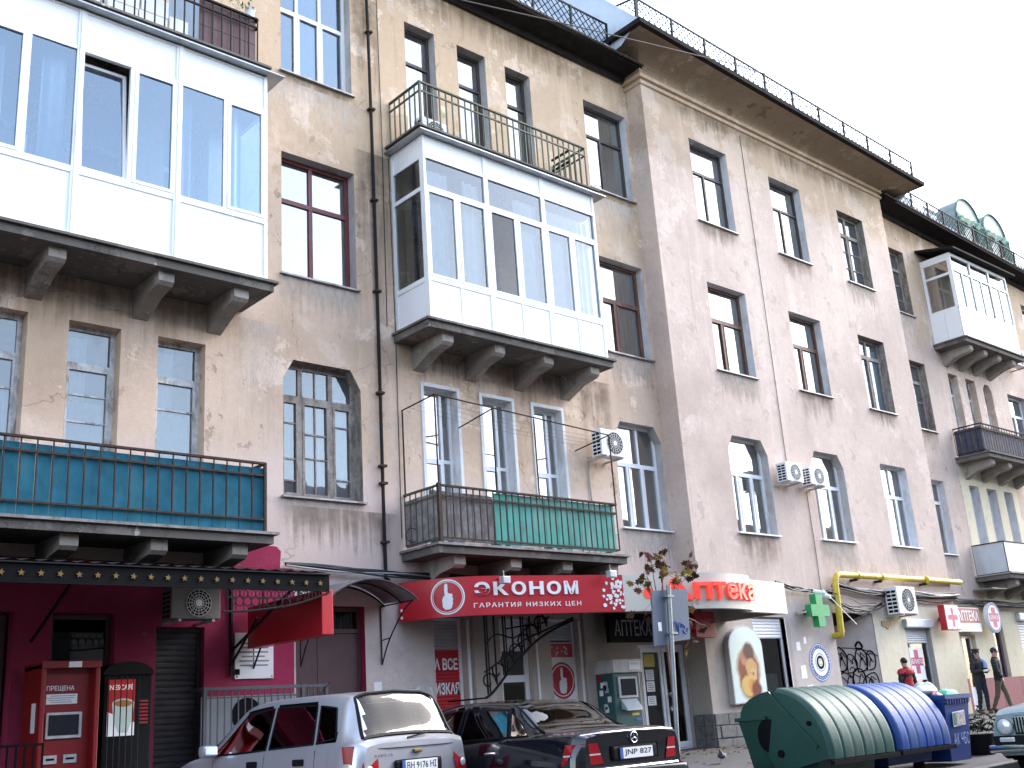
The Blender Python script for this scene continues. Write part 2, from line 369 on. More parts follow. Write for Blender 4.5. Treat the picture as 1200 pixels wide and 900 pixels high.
# ------------------------------------------------------------------ the apartment building
BL = thing('apartment_building', 'long four storey old tenement of peeling beige plaster with shops at street level', 'building', (18.14, YA, .3))
def xz(x, z, y): return (x, y, z)
def wall_sheet(name, mat, x0, x1, z0, z1, y, holes, parent=BL):
    """wall face with openings; chamfered openings get their corners back"""
    hs = [h for h in holes if h[0] < x1 and h[1] > x0 and h[2] < z1 and h[3] > z0]
    X = sorted({x0, x1, *[min(max(v, x0), x1) for h in hs for v in h[:2]]}); Z = sorted({z0, z1, *[min(max(v, z0), z1) for h in hs for v in h[2:4]]})
    m = MB(); idx = {}
    def vid(x, z):
        if (x, z) not in idx: idx[(x, z)] = len(m.v); m.v.append((x, y, z))
        return idx[(x, z)]
    for i in range(len(X)-1):
        for j in range(len(Z)-1):
            cx, cz = (X[i]+X[i+1])/2, (Z[j]+Z[j+1])/2
            if any(h[0] < cx < h[1] and h[2] < cz < h[3] for h in hs): continue
            m.f.append((vid(X[i], Z[j]), vid(X[i+1], Z[j]), vid(X[i+1], Z[j+1]), vid(X[i], Z[j+1])))
    for h in hs:
        if len(h) > 4 and h[4]:
            cx, cz = h[4]
            m.add([(h[0], y, h[3]), (h[0]+cx, y, h[3]), (h[0], y, h[3]-cz)], [(0, 2, 1)])
            m.add([(h[1], y, h[3]), (h[1]-cx, y, h[3]), (h[1], y, h[3]-cz)], [(0, 1, 2)])
    return m.obj(name, mat, parent)
HOLES = {15.0: [], 14.5: []}
def curtain(par, x0, x1, z0, z1, y, mat='curtain', waves=.13):
    m = MB(); n = max(6, int((x1-x0)/.03)); ph = random.random()*6
    for k in range(n+1):
        x = x0+(x1-x0)*k/n; yy = y+.018*math.sin(ph+x*2*math.pi/waves)+.008*math.sin(x*31)
        m.v += [(x, yy, z0), (x, yy, z1)]
    m.f += [(2*k, 2*k+2, 2*k+3, 2*k+1) for k in range(n)]
    return m.obj('curtain', mat, par, smooth=True)
def window(x0, x1, z0, z1, Y, rows, fr='pvc', fw=.06, recess=.2, gl='glass', reveal='revealgrey', sill='sillmetal', chamfer=None,
           cur=None, muntins=(), surround=None, label=None, par=None, name='window', sillout=.07, openleaf=None, hole=True):
    """rows: list of (height fraction from the top, [column fractions]); muntins: thin bars (row, col, nx, nz)"""
    par = par or BL
    if hole: HOLES[Y].append((x0, x1, z0, z1, chamfer))
    y = Y+recess; m = MB(); d = .06
    m.box(x0, x0+fw, y, y+d, z0, z1); m.box(x1-fw, x1, y, y+d, z0, z1)
    m.box(x0+fw, x1-fw, y, y+d, z1-fw, z1); m.box(x0+fw, x1-fw, y, y+d, z0, z0+fw)
    ix0, ix1, iz0, iz1 = x0+fw, x1-fw, z0+fw, z1-fw; cells = []
    zt = iz1; tot = sum(r[0] for r in rows)
    for ri, (h, cols) in enumerate(rows):
        zb = zt-(iz1-iz0)*h/tot
        if ri < len(rows)-1: m.box(ix0, ix1, y-.004, y+d-.004, zb-fw*.55, zb+fw*.55)
        a = ix0; ct = sum(cols)
        for ci, c in enumerate(cols):
            b = a+(ix1-ix0)*c/ct
            ztc = zt-(fw*.55 if ri > 0 else 0); zbc = zb+(fw*.55 if ri < len(rows)-1 else 0)
            if ci < len(cols)-1: m.box(b-fw*.5, b+fw*.5, y-.002, y+d-.002, zbc, ztc)
            cells.append((ri, ci, a+(fw*.5 if ci > 0 else 0), b-(fw*.5 if ci < len(cols)-1 else 0), zbc, ztc)); a = b
        zt = zb
    sash = MB()
    for ri, ci, a, b, c, e in cells:
        s = fw*.45
        if fr in ('pvc', 'oldwhite', 'oldgrey', 'brownwood') and ri > 0 and (b-a) > .25:
            for q in ((a, a+s, c, e), (b-s, b, c, e), (a+s, b-s, c, c+s), (a+s, b-s, e-s, e)): sash.box(q[0], q[1], y-.012, y+.03, q[2], q[3])
        for mr, mc, nx, nz in muntins:
            if mr == ri and mc == ci:
                for k in range(1, nx): sash.box(a+(b-a)*k/nx-.013, a+(b-a)*k/nx+.013, y+.012, y+.036, c, e)
                for k in (nz if isinstance(nz, (list, tuple)) else [q/nz for q in range(1, nz)]): sash.box(a, b, y+.008, y+.034, e-(e-c)*k-.013, e-(e-c)*k+.013)
    o = m.obj(name, fr, par, label=label)
    if sash.v: sash.obj('sash', fr, o)
    for ri, ci, a, b, c, e in cells:
        t = random.uniform(-.004, .004); t2 = random.uniform(-.004, .004)
        MB().quad((a, y+.03+t, c), (b, y+.03-t, c), (b, y+.03-t+t2, e), (a, y+.03+t+t2, e)).obj('pane', gl, o)
    # reveal round the opening
    if chamfer: cx, cz = chamfer; poly = [(x0, z0), (x1, z0), (x1, z1-cz), (x1-cx, z1), (x0+cx, z1), (x0, z1-cz)]
    else: poly = [(x0, z0), (x1, z0), (x1, z1), (x0, z1)]
    rv = MB()
    for k in range(len(poly)):
        (a, b), (c, e) = poly[k], poly[(k+1) % len(poly)]
        rv.quad((a, Y, b), (a, Y+recess+.05, b), (c, Y+recess+.05, e), (c, Y, e))
    rv.obj('reveal', reveal, o)
    if sill:
        MB().box(x0-.04, x1+.04, Y-sillout, Y+recess-.005, z0-.012, z0+.018).obj('sill', sill, o)
    if sill and hole and z0 > 4:
        for dm, ex, hh_ in (('dripdark', .12, random.uniform(.5, 1.0)), ('driplight', .2, random.uniform(.7, 1.3)))[:random.choice([1, 2, 2])]:
            q = .003 if dm == 'dripdark' else .0045; MB().quad((x0-ex, Y-q, z0-.02-hh_), (x1+ex, Y-q, z0-.02-hh_), (x1+ex, Y-q, z0-.02), (x0-ex, Y-q, z0-.02)).obj('drip_stain', dm, o)
    if surround:
        s = MB(); t = surround[1]
        s.box(x0-t, x0-.002, Y-.018, Y+.02, z0, z1+t); s.box(x1+.002, x1+t, Y-.018, Y+.02, z0, z1+t); s.box(x0-.002, x1+.002, Y-.018, Y+.02, z1+.002, z1+t)
        s.obj('surround', surround[0], o)
    if cur:
        for c in cur:
            cm, a, b, lo, hi = c
            curtain(o, x0+(x1-x0)*a, x0+(x1-x0)*b, z0+(z1-z0)*lo, z0+(z1-z0)*hi, y+.10, cm)
    return o
FULLC = [('curtain', .02, .98, .02, .98)]
def sides(mat='curtain', w=.3): return [(mat, .02, w, .02, .97), (mat, 1-w, .98, .02, .97)]
R2, R3, R4 = (4.73, 7.02), (8.53, 10.85), (12.44, 14.66)
CH = (.2, .34)
T2 = [(.33, [1]), (.67, [.46, .54])]
# left wing, column beside the pipe
window(8.72, 10.22, 12.45, 15.0, YA, [(.42, [.28, .36, .36]), (.58, [.28, .36, .36])], 'pvc', cur=[('curtain', .3, .6, .02, .9)], gl='glassblue', label='white plastic window of six panes high beside the black pipe')
window(8.72, 10.22, *R3, YA, [(.35, [.46, .54]), (.65, [.46, .54])], 'redwood', fw=.075, cur=[('curtain', .02, .98, .02, .95)], label='maroon wooden window with lace curtains')
window(8.73, 10.24, 4.73, 7.04, YA, [(.24, [.26, .44, .3]), (.76, [.26, .44, .3])], 'oldgrey', fw=.085, gl='glassold', chamfer=CH, reveal='oldgrey',
       muntins=[(0, 1, 2, 1), (1, 0, 1, [.24, .62, .85]), (1, 1, 2, [.34, .6]), (1, 2, 1, [.22, .8])], cur=[('curtain', .3, .62, .03, .7), ('curtain', .66, .95, .2, .8), ('curtain2', .05, .2, .3, .6)], label='weathered wooden window with clipped corners and patched panes')
# left wing, column beside the projecting block
window(16.6, 18.03, 12.44, 14.72, YA, T2, 'darkwood', reveal='whitewash', cur=[('curtain', .5, .97, .02, .97)])
window(16.62, 18.05, 8.55, 10.8, YA, [(.4, [1]), (.6, [.42, .58])], 'brownwood', fw=.07, reveal='whitewash', cur=[('curtain', .4, .97, .02, .97)])
window(16.58, 18.05, 4.73, 7.02, YA, [(.37, [.62, .38]), (.63, [.34, .33, .33])], 'pvc', chamfer=CH, reveal='revealgrey', sill='pvc', cur=[('curtain', .05, .55, .3, .98)])
# narrow openings of the left wing
for i, (a, b) in enumerate(((11.52, 12.28), (12.87, 13.64), (14.2, 14.93))):
    window(a, b, 11.72, 14.67, YA, [(.26, [1]), (.74, [1])], 'darkwood', reveal='revealgrey', sill=None, cur=[('curtain', .05, .95, .05, .7)] if i == 1 else sides(w=.3))
for i, (a, b) in enumerate(((11.6, 12.36), (12.97, 13.71), (14.29, 15.04))):
    window(a, b, 4.1, 7.0, YA, [(.45, [.72, .28]), (.55, [.72, .28])], 'pvc', reveal='whitewash', surround=('whitewash', .07), sill=None, gl='glass', cur=FULLC if i == 2 else [('curtain', .02, .7, .3, .98)])
for i, (a, b) in enumerate(((3.93, 4.70), (5.27, 6.03), (6.6, 7.37))):
    window(a, b, 4.1, 7.02, YA, [(.19, [1]), (.81, [1])], 'oldwhite', fw=.07, gl='glassold', reveal='plasterA', sill=None,
           muntins=[(1, 0, 1, [.18, .36, .55, .76]) if i == 1 else (1, 0, 1, [.2, .62])], cur=[('curtain', .02, .98, .0, .62), ('curtain', .05, .5, .62, .95)])
    window(a, b, 8.0, 10.85, YA, [(.3, [1]), (.7, [1])], 'oldwhite', gl='glassold', reveal='plasterA', sill=None, cur=FULLC)
    window(a, b, 11.75, 14.6, YA, [(.3, [1]), (.7, [1])], 'oldwhite', gl='glassold', reveal='plasterA', sill=None, cur=FULLC)
for (a, b) in ((11.52, 12.28), (12.87, 13.64), (14.2, 14.93)):
    window(a, b, 8.0, 10.85, YA, [(.3, [1]), (.7, [1])], 'darkwood', reveal='plasterA', sill=None, cur=FULLC)
# projecting block
for i, (a, b) in enumerate(((19.75, 21.22), (23.0, 24.42), (26.22, 27.56))):
    dz = (-.0, -.07, -.15)[i]
    if i < 2:
        window(a, b, 12.28+dz, 14.52+dz, YB, T2, 'darkwood', reveal='whitewash', cur=[('curtain', .02, .45, .02, .97), ('curtain', .55, .98, .02, .97)])
        window(a, b, 8.5, 10.7+dz, YB, [(.37, [1]), (.63, [.44, .56])], 'brownwood', fw=.065, reveal='whitewash', cur=[('curtain', .02, .4, .02, .98), ('curtain', .58, .98, .02, .98)])
    else:
        window(a, b, 12.15, 14.36, YB, [(.25, [.5, .5]), (.75, [.5, .5])], 'oldgrey', fw=.07, gl='glassold', reveal='oldgrey', muntins=[(1, 0, 1, [.33, .66]), (1, 1, 1, [.33, .66])], cur=[('curtain', .02, .5, .02, .98)])
        window(a, b, 8.47, 10.6, YB, [(.22, [.5, .5]), (.78, [.5, .5])], 'oldgrey', fw=.07, gl='glassold', reveal='oldgrey', cur=[('curtain', .55, .98, .02, .9)])
    window(a, b, 4.74+i*.025, 6.98, YB, [(.36, [.55, .45] if i == 2 else [1]), (.64, [.3, .38, .32])], 'pvc', chamfer=CH if i < 2 else (.06, .06), reveal='revealgrey' if i < 2 else 'whitewash', sill='pvc',
           cur=[('curtain', .05, .95, .02, .98)] if i == 0 else [('curtain', .5, .97, .02, .97)])
# right wing
window(29.35, 30.7, 12.14, 14.31, YA, [(.25, [.5, .5]), (.75, [.5, .5])], 'oldgrey', fw=.07, gl='glassold', reveal='oldgrey', muntins=[(1, 1, 1, [.33, .66])])
window(29.35, 30.76, 8.48, 10.64, YA, [(.25, [.5, .5]), (.75, [.5, .5])], 'oldgrey', fw=.07, gl='glassold', reveal='oldgrey', muntins=[(1, 1, 1, [.4])])
window(29.3, 30.6, 4.83, 7.0, YA, [(.27, [.5, .5]), (.73, [.5, .5])], 'pvc', reveal='whitewash', sill='pvc', cur=FULLC)
for i, (a, b) in enumerate(((32.17, 32.78), (33.3, 33.94), (34.45, 35.05))):
    window(a, b, 7.95, 10.6, YA, [(.22, [1]), (.78, [1])], 'oldwhite', gl='glassold', reveal='plasterC', sill=None, chamfer=(.15, .2) if i == 2 else None, muntins=[(1, 0, 1, [.35, .7])], cur=[('curtain', .02, .98, .02, .6)])
    window(a-.03, b-.03, 4.3, 7.03, YA, [(.45, [1]), (.55, [1])], 'pvc', recess=.26, reveal='whitewash', sill=None, gl='glassdark')
    window(a, b, 11.6, 14.2, YA, [(.3, [1]), (.7, [1])], 'oldwhite', reveal='plasterC', sill=None, cur=FULLC)
for z0, z1 in ((12.1, 14.3), (8.45, 10.52), (4.8, 7.0)):
    window(36.2, 37.6, z0, z1, YA, [(.3, [1]), (.7, [.5, .5])], 'pvc', reveal='revealgrey', cur=sides(w=.3))
    window(38.9, 40.2, z0, z1, YA, [(.3, [1]), (.7, [.5, .5])], 'pvc', reveal='revealgrey', cur=sides(w=.3))
    window(1.05, 2.55, z0, z1+.1, YA, T2, 'oldwhite', gl='glassold', reveal='revealgrey', cur=FULLC)

# ground-floor openings that get their own fillings below: (x0,x1,z0,z1)
GF_A = [(3.3, 4.79, -.3, 2.89), (5.27, 6.12, 1.2, 2.88), (6.70, 7.43, -.3, 2.7), (8.93, 10.2, -.3, 3.04), (11.59, 12.28, -.3, 2.9), (13.05, 13.8, -.3, 2.9), (14.28, 15.0, .6, 2.9), (16.65, 18.08, -.3, 2.42)]
GF_B = [(19.81, 20.98, 1.25, 2.93), (22.92, 24.67, -.3, 3.06), (26.1, 27.35, 1.0, 2.77)]
GF_C = [(29.95, 30.75, -.3, 2.6), (31.9, 32.55, 1.0, 3.0), (33.6, 34.5, 1.0, 3.1), (36.2, 37.2, 1.0, 3.0)]
HOLES[15.0] += GF_A+GF_C; HOLES[14.5] += GF_B
ZA = 3.6
wall_sheet('wall', 'plasterA', -3, 18.14, ZA, 15.9, YA, HOLES[15.0])
wall_sheet('wall', 'plasterB', 18.14, 28.85, 3.25, 15.75, YB, HOLES[14.5])
wall_sheet('wall', 'plasterC', 28.85, 46, 3.5, 15.9, YA, HOLES[15.0])
wall_sheet('wall', 'pink', -3, 8.9, -.4, ZA, YA, HOLES[15.0], BL)
wall_sheet('wall', 'groundgrey', 8.9, 12.9, -.4, ZA, YA, HOLES[15.0], BL)
wall_sheet('wall', 'groundbeige', 12.9, 18.14, -.4, ZA, YA, HOLES[15.0], BL)
wall_sheet('wall', 'groundbeige', 18.14, 21.15, -.4, 3.25, YB, HOLES[14.5], BL)
wall_sheet('wall', 'groundgrey', 21.15, 22.92, -.4, 3.25, YB, HOLES[14.5], BL)
wall_sheet('wall', 'groundcream', 22.92, 28.85, -.4, 3.25, YB, HOLES[14.5], BL)
wall_sheet('wall', 'creamC', 28.85, 46, -.4, 3.5, YA, HOLES[15.0], BL)
MB().quad((31.68, YA-.012, 3.5), (35.6, YA-.012, 3.5), (35.6, YA-.012, 4.05), (31.68, YA-.012, 4.05)).obj('wall', 'creamC', BL)
# cream painted field behind the lower right balcony, with its openings
wall_sheet('wall', 'creamC', 31.62, 35.35, 4.05, 7.75, YA-.006, HOLES[15.0], BL)
# returns of the projecting block
for x, mt in ((18.14, 'plasterB'), (28.85, 'plasterB')):
    MB().quad((x, YB, 3.25), (x, YA, 3.25), (x, YA, 15.75), (x, YB, 15.75)).obj('wall', mt, BL)
    MB().quad((x, YB, -.4), (x, YA, -.4), (x, YA, 3.25), (x, YB, 3.25)).obj('wall', 'groundbeige' if x < 20 else 'groundcream', BL)
# pink paint that runs up above the awning
m = MB(); poly = [(7.72, 3.603), (8.66, 3.603), (8.68, 3.86), (8.6, 3.93), (8.3, 3.95), (8.22, 4.02), (8.1, 3.96), (7.85, 3.9), (7.74, 3.8)]
m.add([(a, YA-.004, b) for a, b in poly], [tuple(range(len(poly)))]).obj('paint_patch', 'pink', BL)
# inside: floors and back walls of the rooms, so the windows look into depth
m = MB(); m.quad((-3, 18.2, -.4), (46, 18.2, -.4), (46, 18.2, 16), (-3, 18.2, 16)); m.obj('interior_wall', 'interior', BL)
for z in (3.75, 7.6, 11.35, 15.6):
    MB().box(-3, 18.13, YA+.32, 18.2, z-.2, z).obj('floor_slab', 'interior', BL)
    MB().box(18.15, 28.84, YB+.32, 18.2, z-.2, z).obj('floor_slab', 'interior', BL)
    MB().box(28.86, 46, YA+.32, 18.2, z-.2, z).obj('floor_slab', 'interior', BL)
for x in (3.0, 7.95, 10.9, 15.8, 18.14, 22.1, 25.4, 28.85, 31.4, 35.6, 38.3):
    MB().box(x-.08, x+.08, YA+.32, 18.19, 0, 15.4).obj('partition', 'interior', BL)
MB().quad((-3, YA, -.4), (-3, 26, -.4), (-3, 26, 15.9), (-3, YA, 15.9)).obj('wall', 'plasterA', BL)
MB().quad((46, YA, -.4), (46, 26, -.4), (46, 26, 15.9), (46, YA, 15.9)).obj('wall', 'plasterC', BL)
MB().quad((-3, 26, -.4), (46, 26, -.4), (46, 26, 15.9), (-3, 26, 15.9)).obj('wall', 'plasterA', BL)

# ------------------------------------------------------------------ eaves, cornice, roof
def ceave(x): return 15.42-.042*(x-30)           # the right wing's eaves sag towards the far end
def eave(x0, x1, zf, over=.62):
    m = MB(); zi0, zi1 = zf(x0), zf(x1)
    y0 = YA-over
    # closed soffit rising a little to the edge, fascia and gutter lip
    sec = [(YA, -.02), (YA-.08, -.12), (YA-.1, .02), (y0+.05, .06), (y0, .05), (y0, .2), (y0+.12, .26), (YA+.3, .5)]
    for k in range(len(sec)-1):
        (a, b), (c, d) = sec[k], sec[k+1]
        m.quad((x0, a, zi0+b), (x1, a, zi1+b), (x1, c, zi1+d), (x0, c, zi0+d))
    m.quad((x0, YA, zi0-.02), (x0, y0, zi0+.05), (x0, y0, zi0+.2), (x0, YA, zi0+.4))
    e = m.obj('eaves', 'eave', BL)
    g = MB(); n = max(2, int((x1-x0)/1.1))
    g.tube([(x0+.02, y0-.05, zi0+.1), (x1-.02, y0-.05, zi1+.1)], .035, 6)
    g.obj('gutter', 'rustmetal', e)
    return e
eave(-3, 18.13, lambda x: 15.74); eave(28.86, 46, ceave)
# coved cornice of the projecting block
OV = .88
def ctop(x): return 16.32-.036*(x-17.3)
sec = [(0, -.06, 15.43), (.05, .05, 15.45), (.05, .05, 15.53), (.03, .03, 15.545), (.09, .09, 15.56), (.09, .09, 15.66), (.06, .06, 15.69)]
def ring(o, z, tilt=0.): return [(18.14-o, YA+.3, z), (18.14-o, YB-o, z), (28.85+o, YB-o, z-tilt), (28.85+o, YA+.3, z-tilt)]
def cornice_strip(rings, mat, name, par, smooth=False):
    m = MB()
    for a, b in zip(rings[:-1], rings[1:]):
        for k in range(3): m.quad(a[k], a[k+1], b[k+1], b[k])
    return m.obj(name, mat, par, smooth=smooth)
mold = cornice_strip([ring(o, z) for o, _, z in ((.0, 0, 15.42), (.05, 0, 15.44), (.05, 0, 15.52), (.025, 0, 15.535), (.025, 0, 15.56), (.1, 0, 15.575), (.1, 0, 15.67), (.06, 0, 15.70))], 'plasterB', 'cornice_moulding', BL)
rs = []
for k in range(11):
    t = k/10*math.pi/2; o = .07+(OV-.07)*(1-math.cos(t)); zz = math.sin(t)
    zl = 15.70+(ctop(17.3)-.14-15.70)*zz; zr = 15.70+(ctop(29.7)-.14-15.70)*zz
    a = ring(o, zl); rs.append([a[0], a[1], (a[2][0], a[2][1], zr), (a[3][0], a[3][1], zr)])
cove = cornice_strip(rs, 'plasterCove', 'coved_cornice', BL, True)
def cr(o, dz): 
    a = ring(o, 0); zl, zr = ctop(17.3)+dz, ctop(29.7)+dz
    return [(a[0][0], a[0][1], zl), (a[1][0], a[1][1], zl), (a[2][0], a[2][1], zr), (a[3][0], a[3][1], zr)]
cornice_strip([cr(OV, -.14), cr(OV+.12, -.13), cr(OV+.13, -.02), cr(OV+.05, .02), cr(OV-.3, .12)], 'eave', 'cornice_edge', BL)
# sheet-metal roof with standing seams
def roof_slope(x0, x1, y0, z0a, z0b, name='roof', rise=1.15, depth=5, step=.6):
    m = MB().quad((x0, y0, z0a), (x1, y0, z0b), (x1, y0+depth, z0b+depth*rise), (x0, y0+depth, z0a+depth*rise))
    o = m.obj(name, 'roofmetal', BL); sm = MB(); n = int((x1-x0)/step)
    for k in range(n+1):
        x = x0+(x1-x0)*k/n; z = z0a+(z0b-z0a)*k/n
        MB().bar((x, y0, z+.012), (x, y0+depth, z+depth*rise+.012), .025, .05).obj('seam', 'roofmetal', o)
    return o
roof_slope(-3, 18.3, YA-.55, 15.98, 15.98)
roof_slope(28.6, 46, YA-.55, ceave(28.6)+.24, ceave(46)+.24)
rb = roof_slope(17.25, 29.75, YB-OV+.02, ctop(17.3)+.02, ctop(29.7)+.02)
MB().add([(17.25, YB-OV+.02, ctop(17.3)+.02), (17.25, YB-OV+5, ctop(17.3)+.02+4.98*1.15), (17.25, YB-OV+5, 15.5), (17.25, YB-OV+.6, 15.98)], [(0, 1, 2, 3)]).obj('roof_cheek', 'roofmetal', rb)
MB().add([(29.75, YB-OV+.02, ctop(29.7)+.02), (29.75, YB-OV+5, ctop(29.7)+.02+4.98*1.15), (29.75, YB-OV+5, 15.2), (29.75, YB-OV+.6, 15.6)], [(0, 1, 2, 3)]).obj('roof_cheek', 'roofmetal', rb)
MB().quad((-3, 19.4, 21.6), (46, 19.4, 21.0), (46, 26, 15.9), (-3, 26, 15.9)).obj('roof', 'roofmetal', BL)
# snow guard: posts, two rails and a diagonal wire mesh
def snow_guard(p0, p1, n, h=.62, lean=-.02):
    p0, p1 = Vector(p0), Vector(p1); post = MB(); g = MB(); g.bar(p0+Vector((0, lean, h)), p1+Vector((0, lean, h)), .035, .035)
    o = g.obj('roof_railing', 'darkmetal', BL)
    for k in range(n+1):
        p = p0.lerp(p1, k/n); MB().bar(p+Vector((0, .02, -.18)), p+Vector((0, lean, h+.02)), .045, .045).obj('post', 'darkmetal', o)
    w = MB(); L = (p1-p0).length; d = (p1-p0).normalized(); nn = int(L/.2)
    for k in range(-3, nn):
        for s in (1, -1):
            a, b = k*.2, k*.2+.6
            if s < 0: a, b = b, a
            za, zb = 0., h
            A, B = max(0, min(L, a)), max(0, min(L, b))
            za2 = h*(A-a)/(b-a); zb2 = h*(B-a)/(b-a)
            if abs(A-B) > .02: w.cyl(p0+d*A+Vector((0, lean*za2/h, za2)), p0+d*B+Vector((0, lean*zb2/h, zb2)), .012, 3, cap=False)
    w.obj('wire_mesh', 'darkmetal', o)
snow_guard((-3, YA-.5, 16.02), (17.1, YA-.5, 16.02), 17)
snow_guard((17.35, YB-OV+.1, ctop(17.3)+.06), (29.65, YB-OV+.1, ctop(29.7)+.06), 10)
snow_guard((17.3, YB-OV+.1, ctop(17.3)+.06), (17.3, YA+.9, ctop(17.3)+.5), 2)
snow_guard((29.9, YA-.5, ceave(29.9)+.28), (46, YA-.5, ceave(46)+.28), 16, .55)
# drain pipe / conduit up the left wing
pts = [(10.48, YA-.1, 15.75), (10.5, YA-.1, 14.9), (10.58, YA-.07, 14.4), (10.61, YA-.06, 9), (10.6, YA-.06, 3.75), (10.62, YA-.1, 3.5)]
dp = MB().tube(smooth_pts(pts, 5), .03, 8).obj('drainpipe', 'darkmetal', BL, smooth=True)
for z in (14.0, 12.3, 10.4, 8.6, 6.7, 5.4, 5.1, 4.1): MB().box(10.55, 10.67, YA-.115, YA, z-.02, z+.02).obj('pipe_clamp', 'rustmetal', dp)
for x, zt, zb, yy in ((21.95, 15.3, 6.35, YB), (11.0, 11.4, 4.2, YA), (10.85, 15.6, 8.0, YA), (22.6, 5.9, 3.3, YB)):
    MB().tube([(x, yy-.012, zt), (x+.02, yy-.012, (zt+zb)/2), (x-.01, yy-.012, zb)], .007, 5).obj('wall_wire', 'cable', BL)

# soot and run-off under the slabs and eaves
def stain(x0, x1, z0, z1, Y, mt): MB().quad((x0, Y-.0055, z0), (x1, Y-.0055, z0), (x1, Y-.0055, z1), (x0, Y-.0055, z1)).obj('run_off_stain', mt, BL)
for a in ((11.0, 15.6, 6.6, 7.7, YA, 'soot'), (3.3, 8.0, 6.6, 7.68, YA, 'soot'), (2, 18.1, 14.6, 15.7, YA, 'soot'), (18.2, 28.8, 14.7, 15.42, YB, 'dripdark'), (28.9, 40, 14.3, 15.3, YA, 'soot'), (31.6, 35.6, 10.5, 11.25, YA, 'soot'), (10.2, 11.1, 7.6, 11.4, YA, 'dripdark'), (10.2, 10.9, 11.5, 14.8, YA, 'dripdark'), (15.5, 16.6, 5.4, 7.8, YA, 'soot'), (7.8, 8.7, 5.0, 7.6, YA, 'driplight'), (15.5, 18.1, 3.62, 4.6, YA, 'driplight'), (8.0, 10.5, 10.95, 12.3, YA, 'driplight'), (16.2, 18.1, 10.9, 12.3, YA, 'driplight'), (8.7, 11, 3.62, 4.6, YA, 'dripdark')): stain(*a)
# ------------------------------------------------------------------ balconies
YF = 14.0
def bracket_mesh(zs):
    m = MB(); prof = [(YA, zs), (YF+.1, zs), (YF+.1, zs-.15), (YF+.16, zs-.2), (YF+.5, zs-.25), (YA, zs-.46)]
    m.prism(prof, lambda a, b, t: (t, a, b), -.12, .12); return m.mesh('bracket', 'concrete')
def slab(x0, x1, zt, label, brackets, edge='slabdark', th=.13, name='balcony'):
    m = MB(); m.box(x0-.07, x1+.1, YF-.03, YA, zt-th, zt)
    o = m.obj(name, 'slabdark', BL, label=label)
    MB().box(x0-.12, x1+.16, YF-.09, YA-.003, zt-.004, zt+.035).obj('slab_edge', edge, o)
    me = bracket_mesh(zt-th-.002)
    for x in brackets: inst(me, 'bracket', o, (x, 0, 0)).rotation_euler = (0, 0, random.uniform(-.0006, .0006))
    return o
def rail_run(o, p0, p1, z0, z1, step, mat, second=None, bal=.014, bottom=True, topw=.05):
    """hand rail, bottom rail and balusters between two plan points"""
    p0, p1 = Vector((*p0, 0)), Vector((*p1, 0)); L = (p1-p0).length
    MB().bar(p0+Vector((0, 0, z1)), p1+Vector((0, 0, z1)), topw, .03).obj('hand_rail', mat, o)
    if bottom: MB().bar(p0+Vector((0, 0, z0)), p1+Vector((0, 0, z0)), .035, .025).obj('bottom_rail', mat, o)
    if second: MB().bar(p0+Vector((0, 0, second)), p1+Vector((0, 0, second)), .03, .028).obj('mid_rail', mat, o)
    me = MB().box(-bal/2, bal/2, -bal/2, bal/2, z0, z1).mesh('baluster', mat); n = max(1, round(L/step))
    for k in range(n+1):
        p = p0.lerp(p1, k/n); inst(me, 'baluster', o, (p.x, p.y, 0))
def boards(o, p0, p1, z0, z1, wdt, mat, off=.03, jit=.012, name='board'):
    p0, p1 = Vector((*p0, 0)), Vector((*p1, 0)); d = (p1-p0); L = d.length; d.normalize(); nrm = Vector((-d.y, d.x, 0)); n = max(1, round(L/wdt)); ww = L/n
    mes = []
    for v in range(3):
        m = MB(); a = d*(-ww/2+.004); b = d*(ww/2-.004); t = nrm*.018; zz0 = z0-random.uniform(0, jit); zz1 = z1+random.uniform(0, jit)
        q = [a, b, b+t, a+t]
        m.add([(p.x, p.y, zz0) for p in q]+[(p.x, p.y, zz1) for p in q], [(0,3,2,1),(4,5,6,7),(0,1,5,4),(1,2,6,5),(2,3,7,6),(3,0,4,7)]); mes.append(m.mesh(name, mat))
    for k in range(n):
        p = p0+d*(ww*(k+.5))+nrm*(off+random.uniform(0, jit*.5)); ob = inst(random.choice(mes), name, o, (p.x, p.y, 0)); ob.rotation_euler.z = random.uniform(-.012, .012)
def pane_y(o, x0, x1, y, z0, z1, gl='glass', tilt=.0):
    t = random.uniform(-.005, .005)+tilt
    return MB().quad((x0, y+t, z0), (x1, y-t, z0), (x1, y-t, z1), (x0, y+t, z1)).obj('pane', gl, o)
def pane_x(o, x, y0, y1, z0, z1, gl='glass'):
    return MB().quad((x, y1, z0), (x, y0, z0), (x, y0, z1), (x, y1, z1)).obj('pane', gl, o)
def leaf(fr, x0, x1, y, z0, z1, w=.055, d=.05, proud=.012):
    for q in ((x0, x0+w, z0, z1), (x1-w, x1, z0, z1), (x0+w, x1-w, z0, z0+w), (x0+w, x1-w, z1-w, z1)): fr.box(q[0], q[1], y-proud, y+d-proud, q[2], q[3])

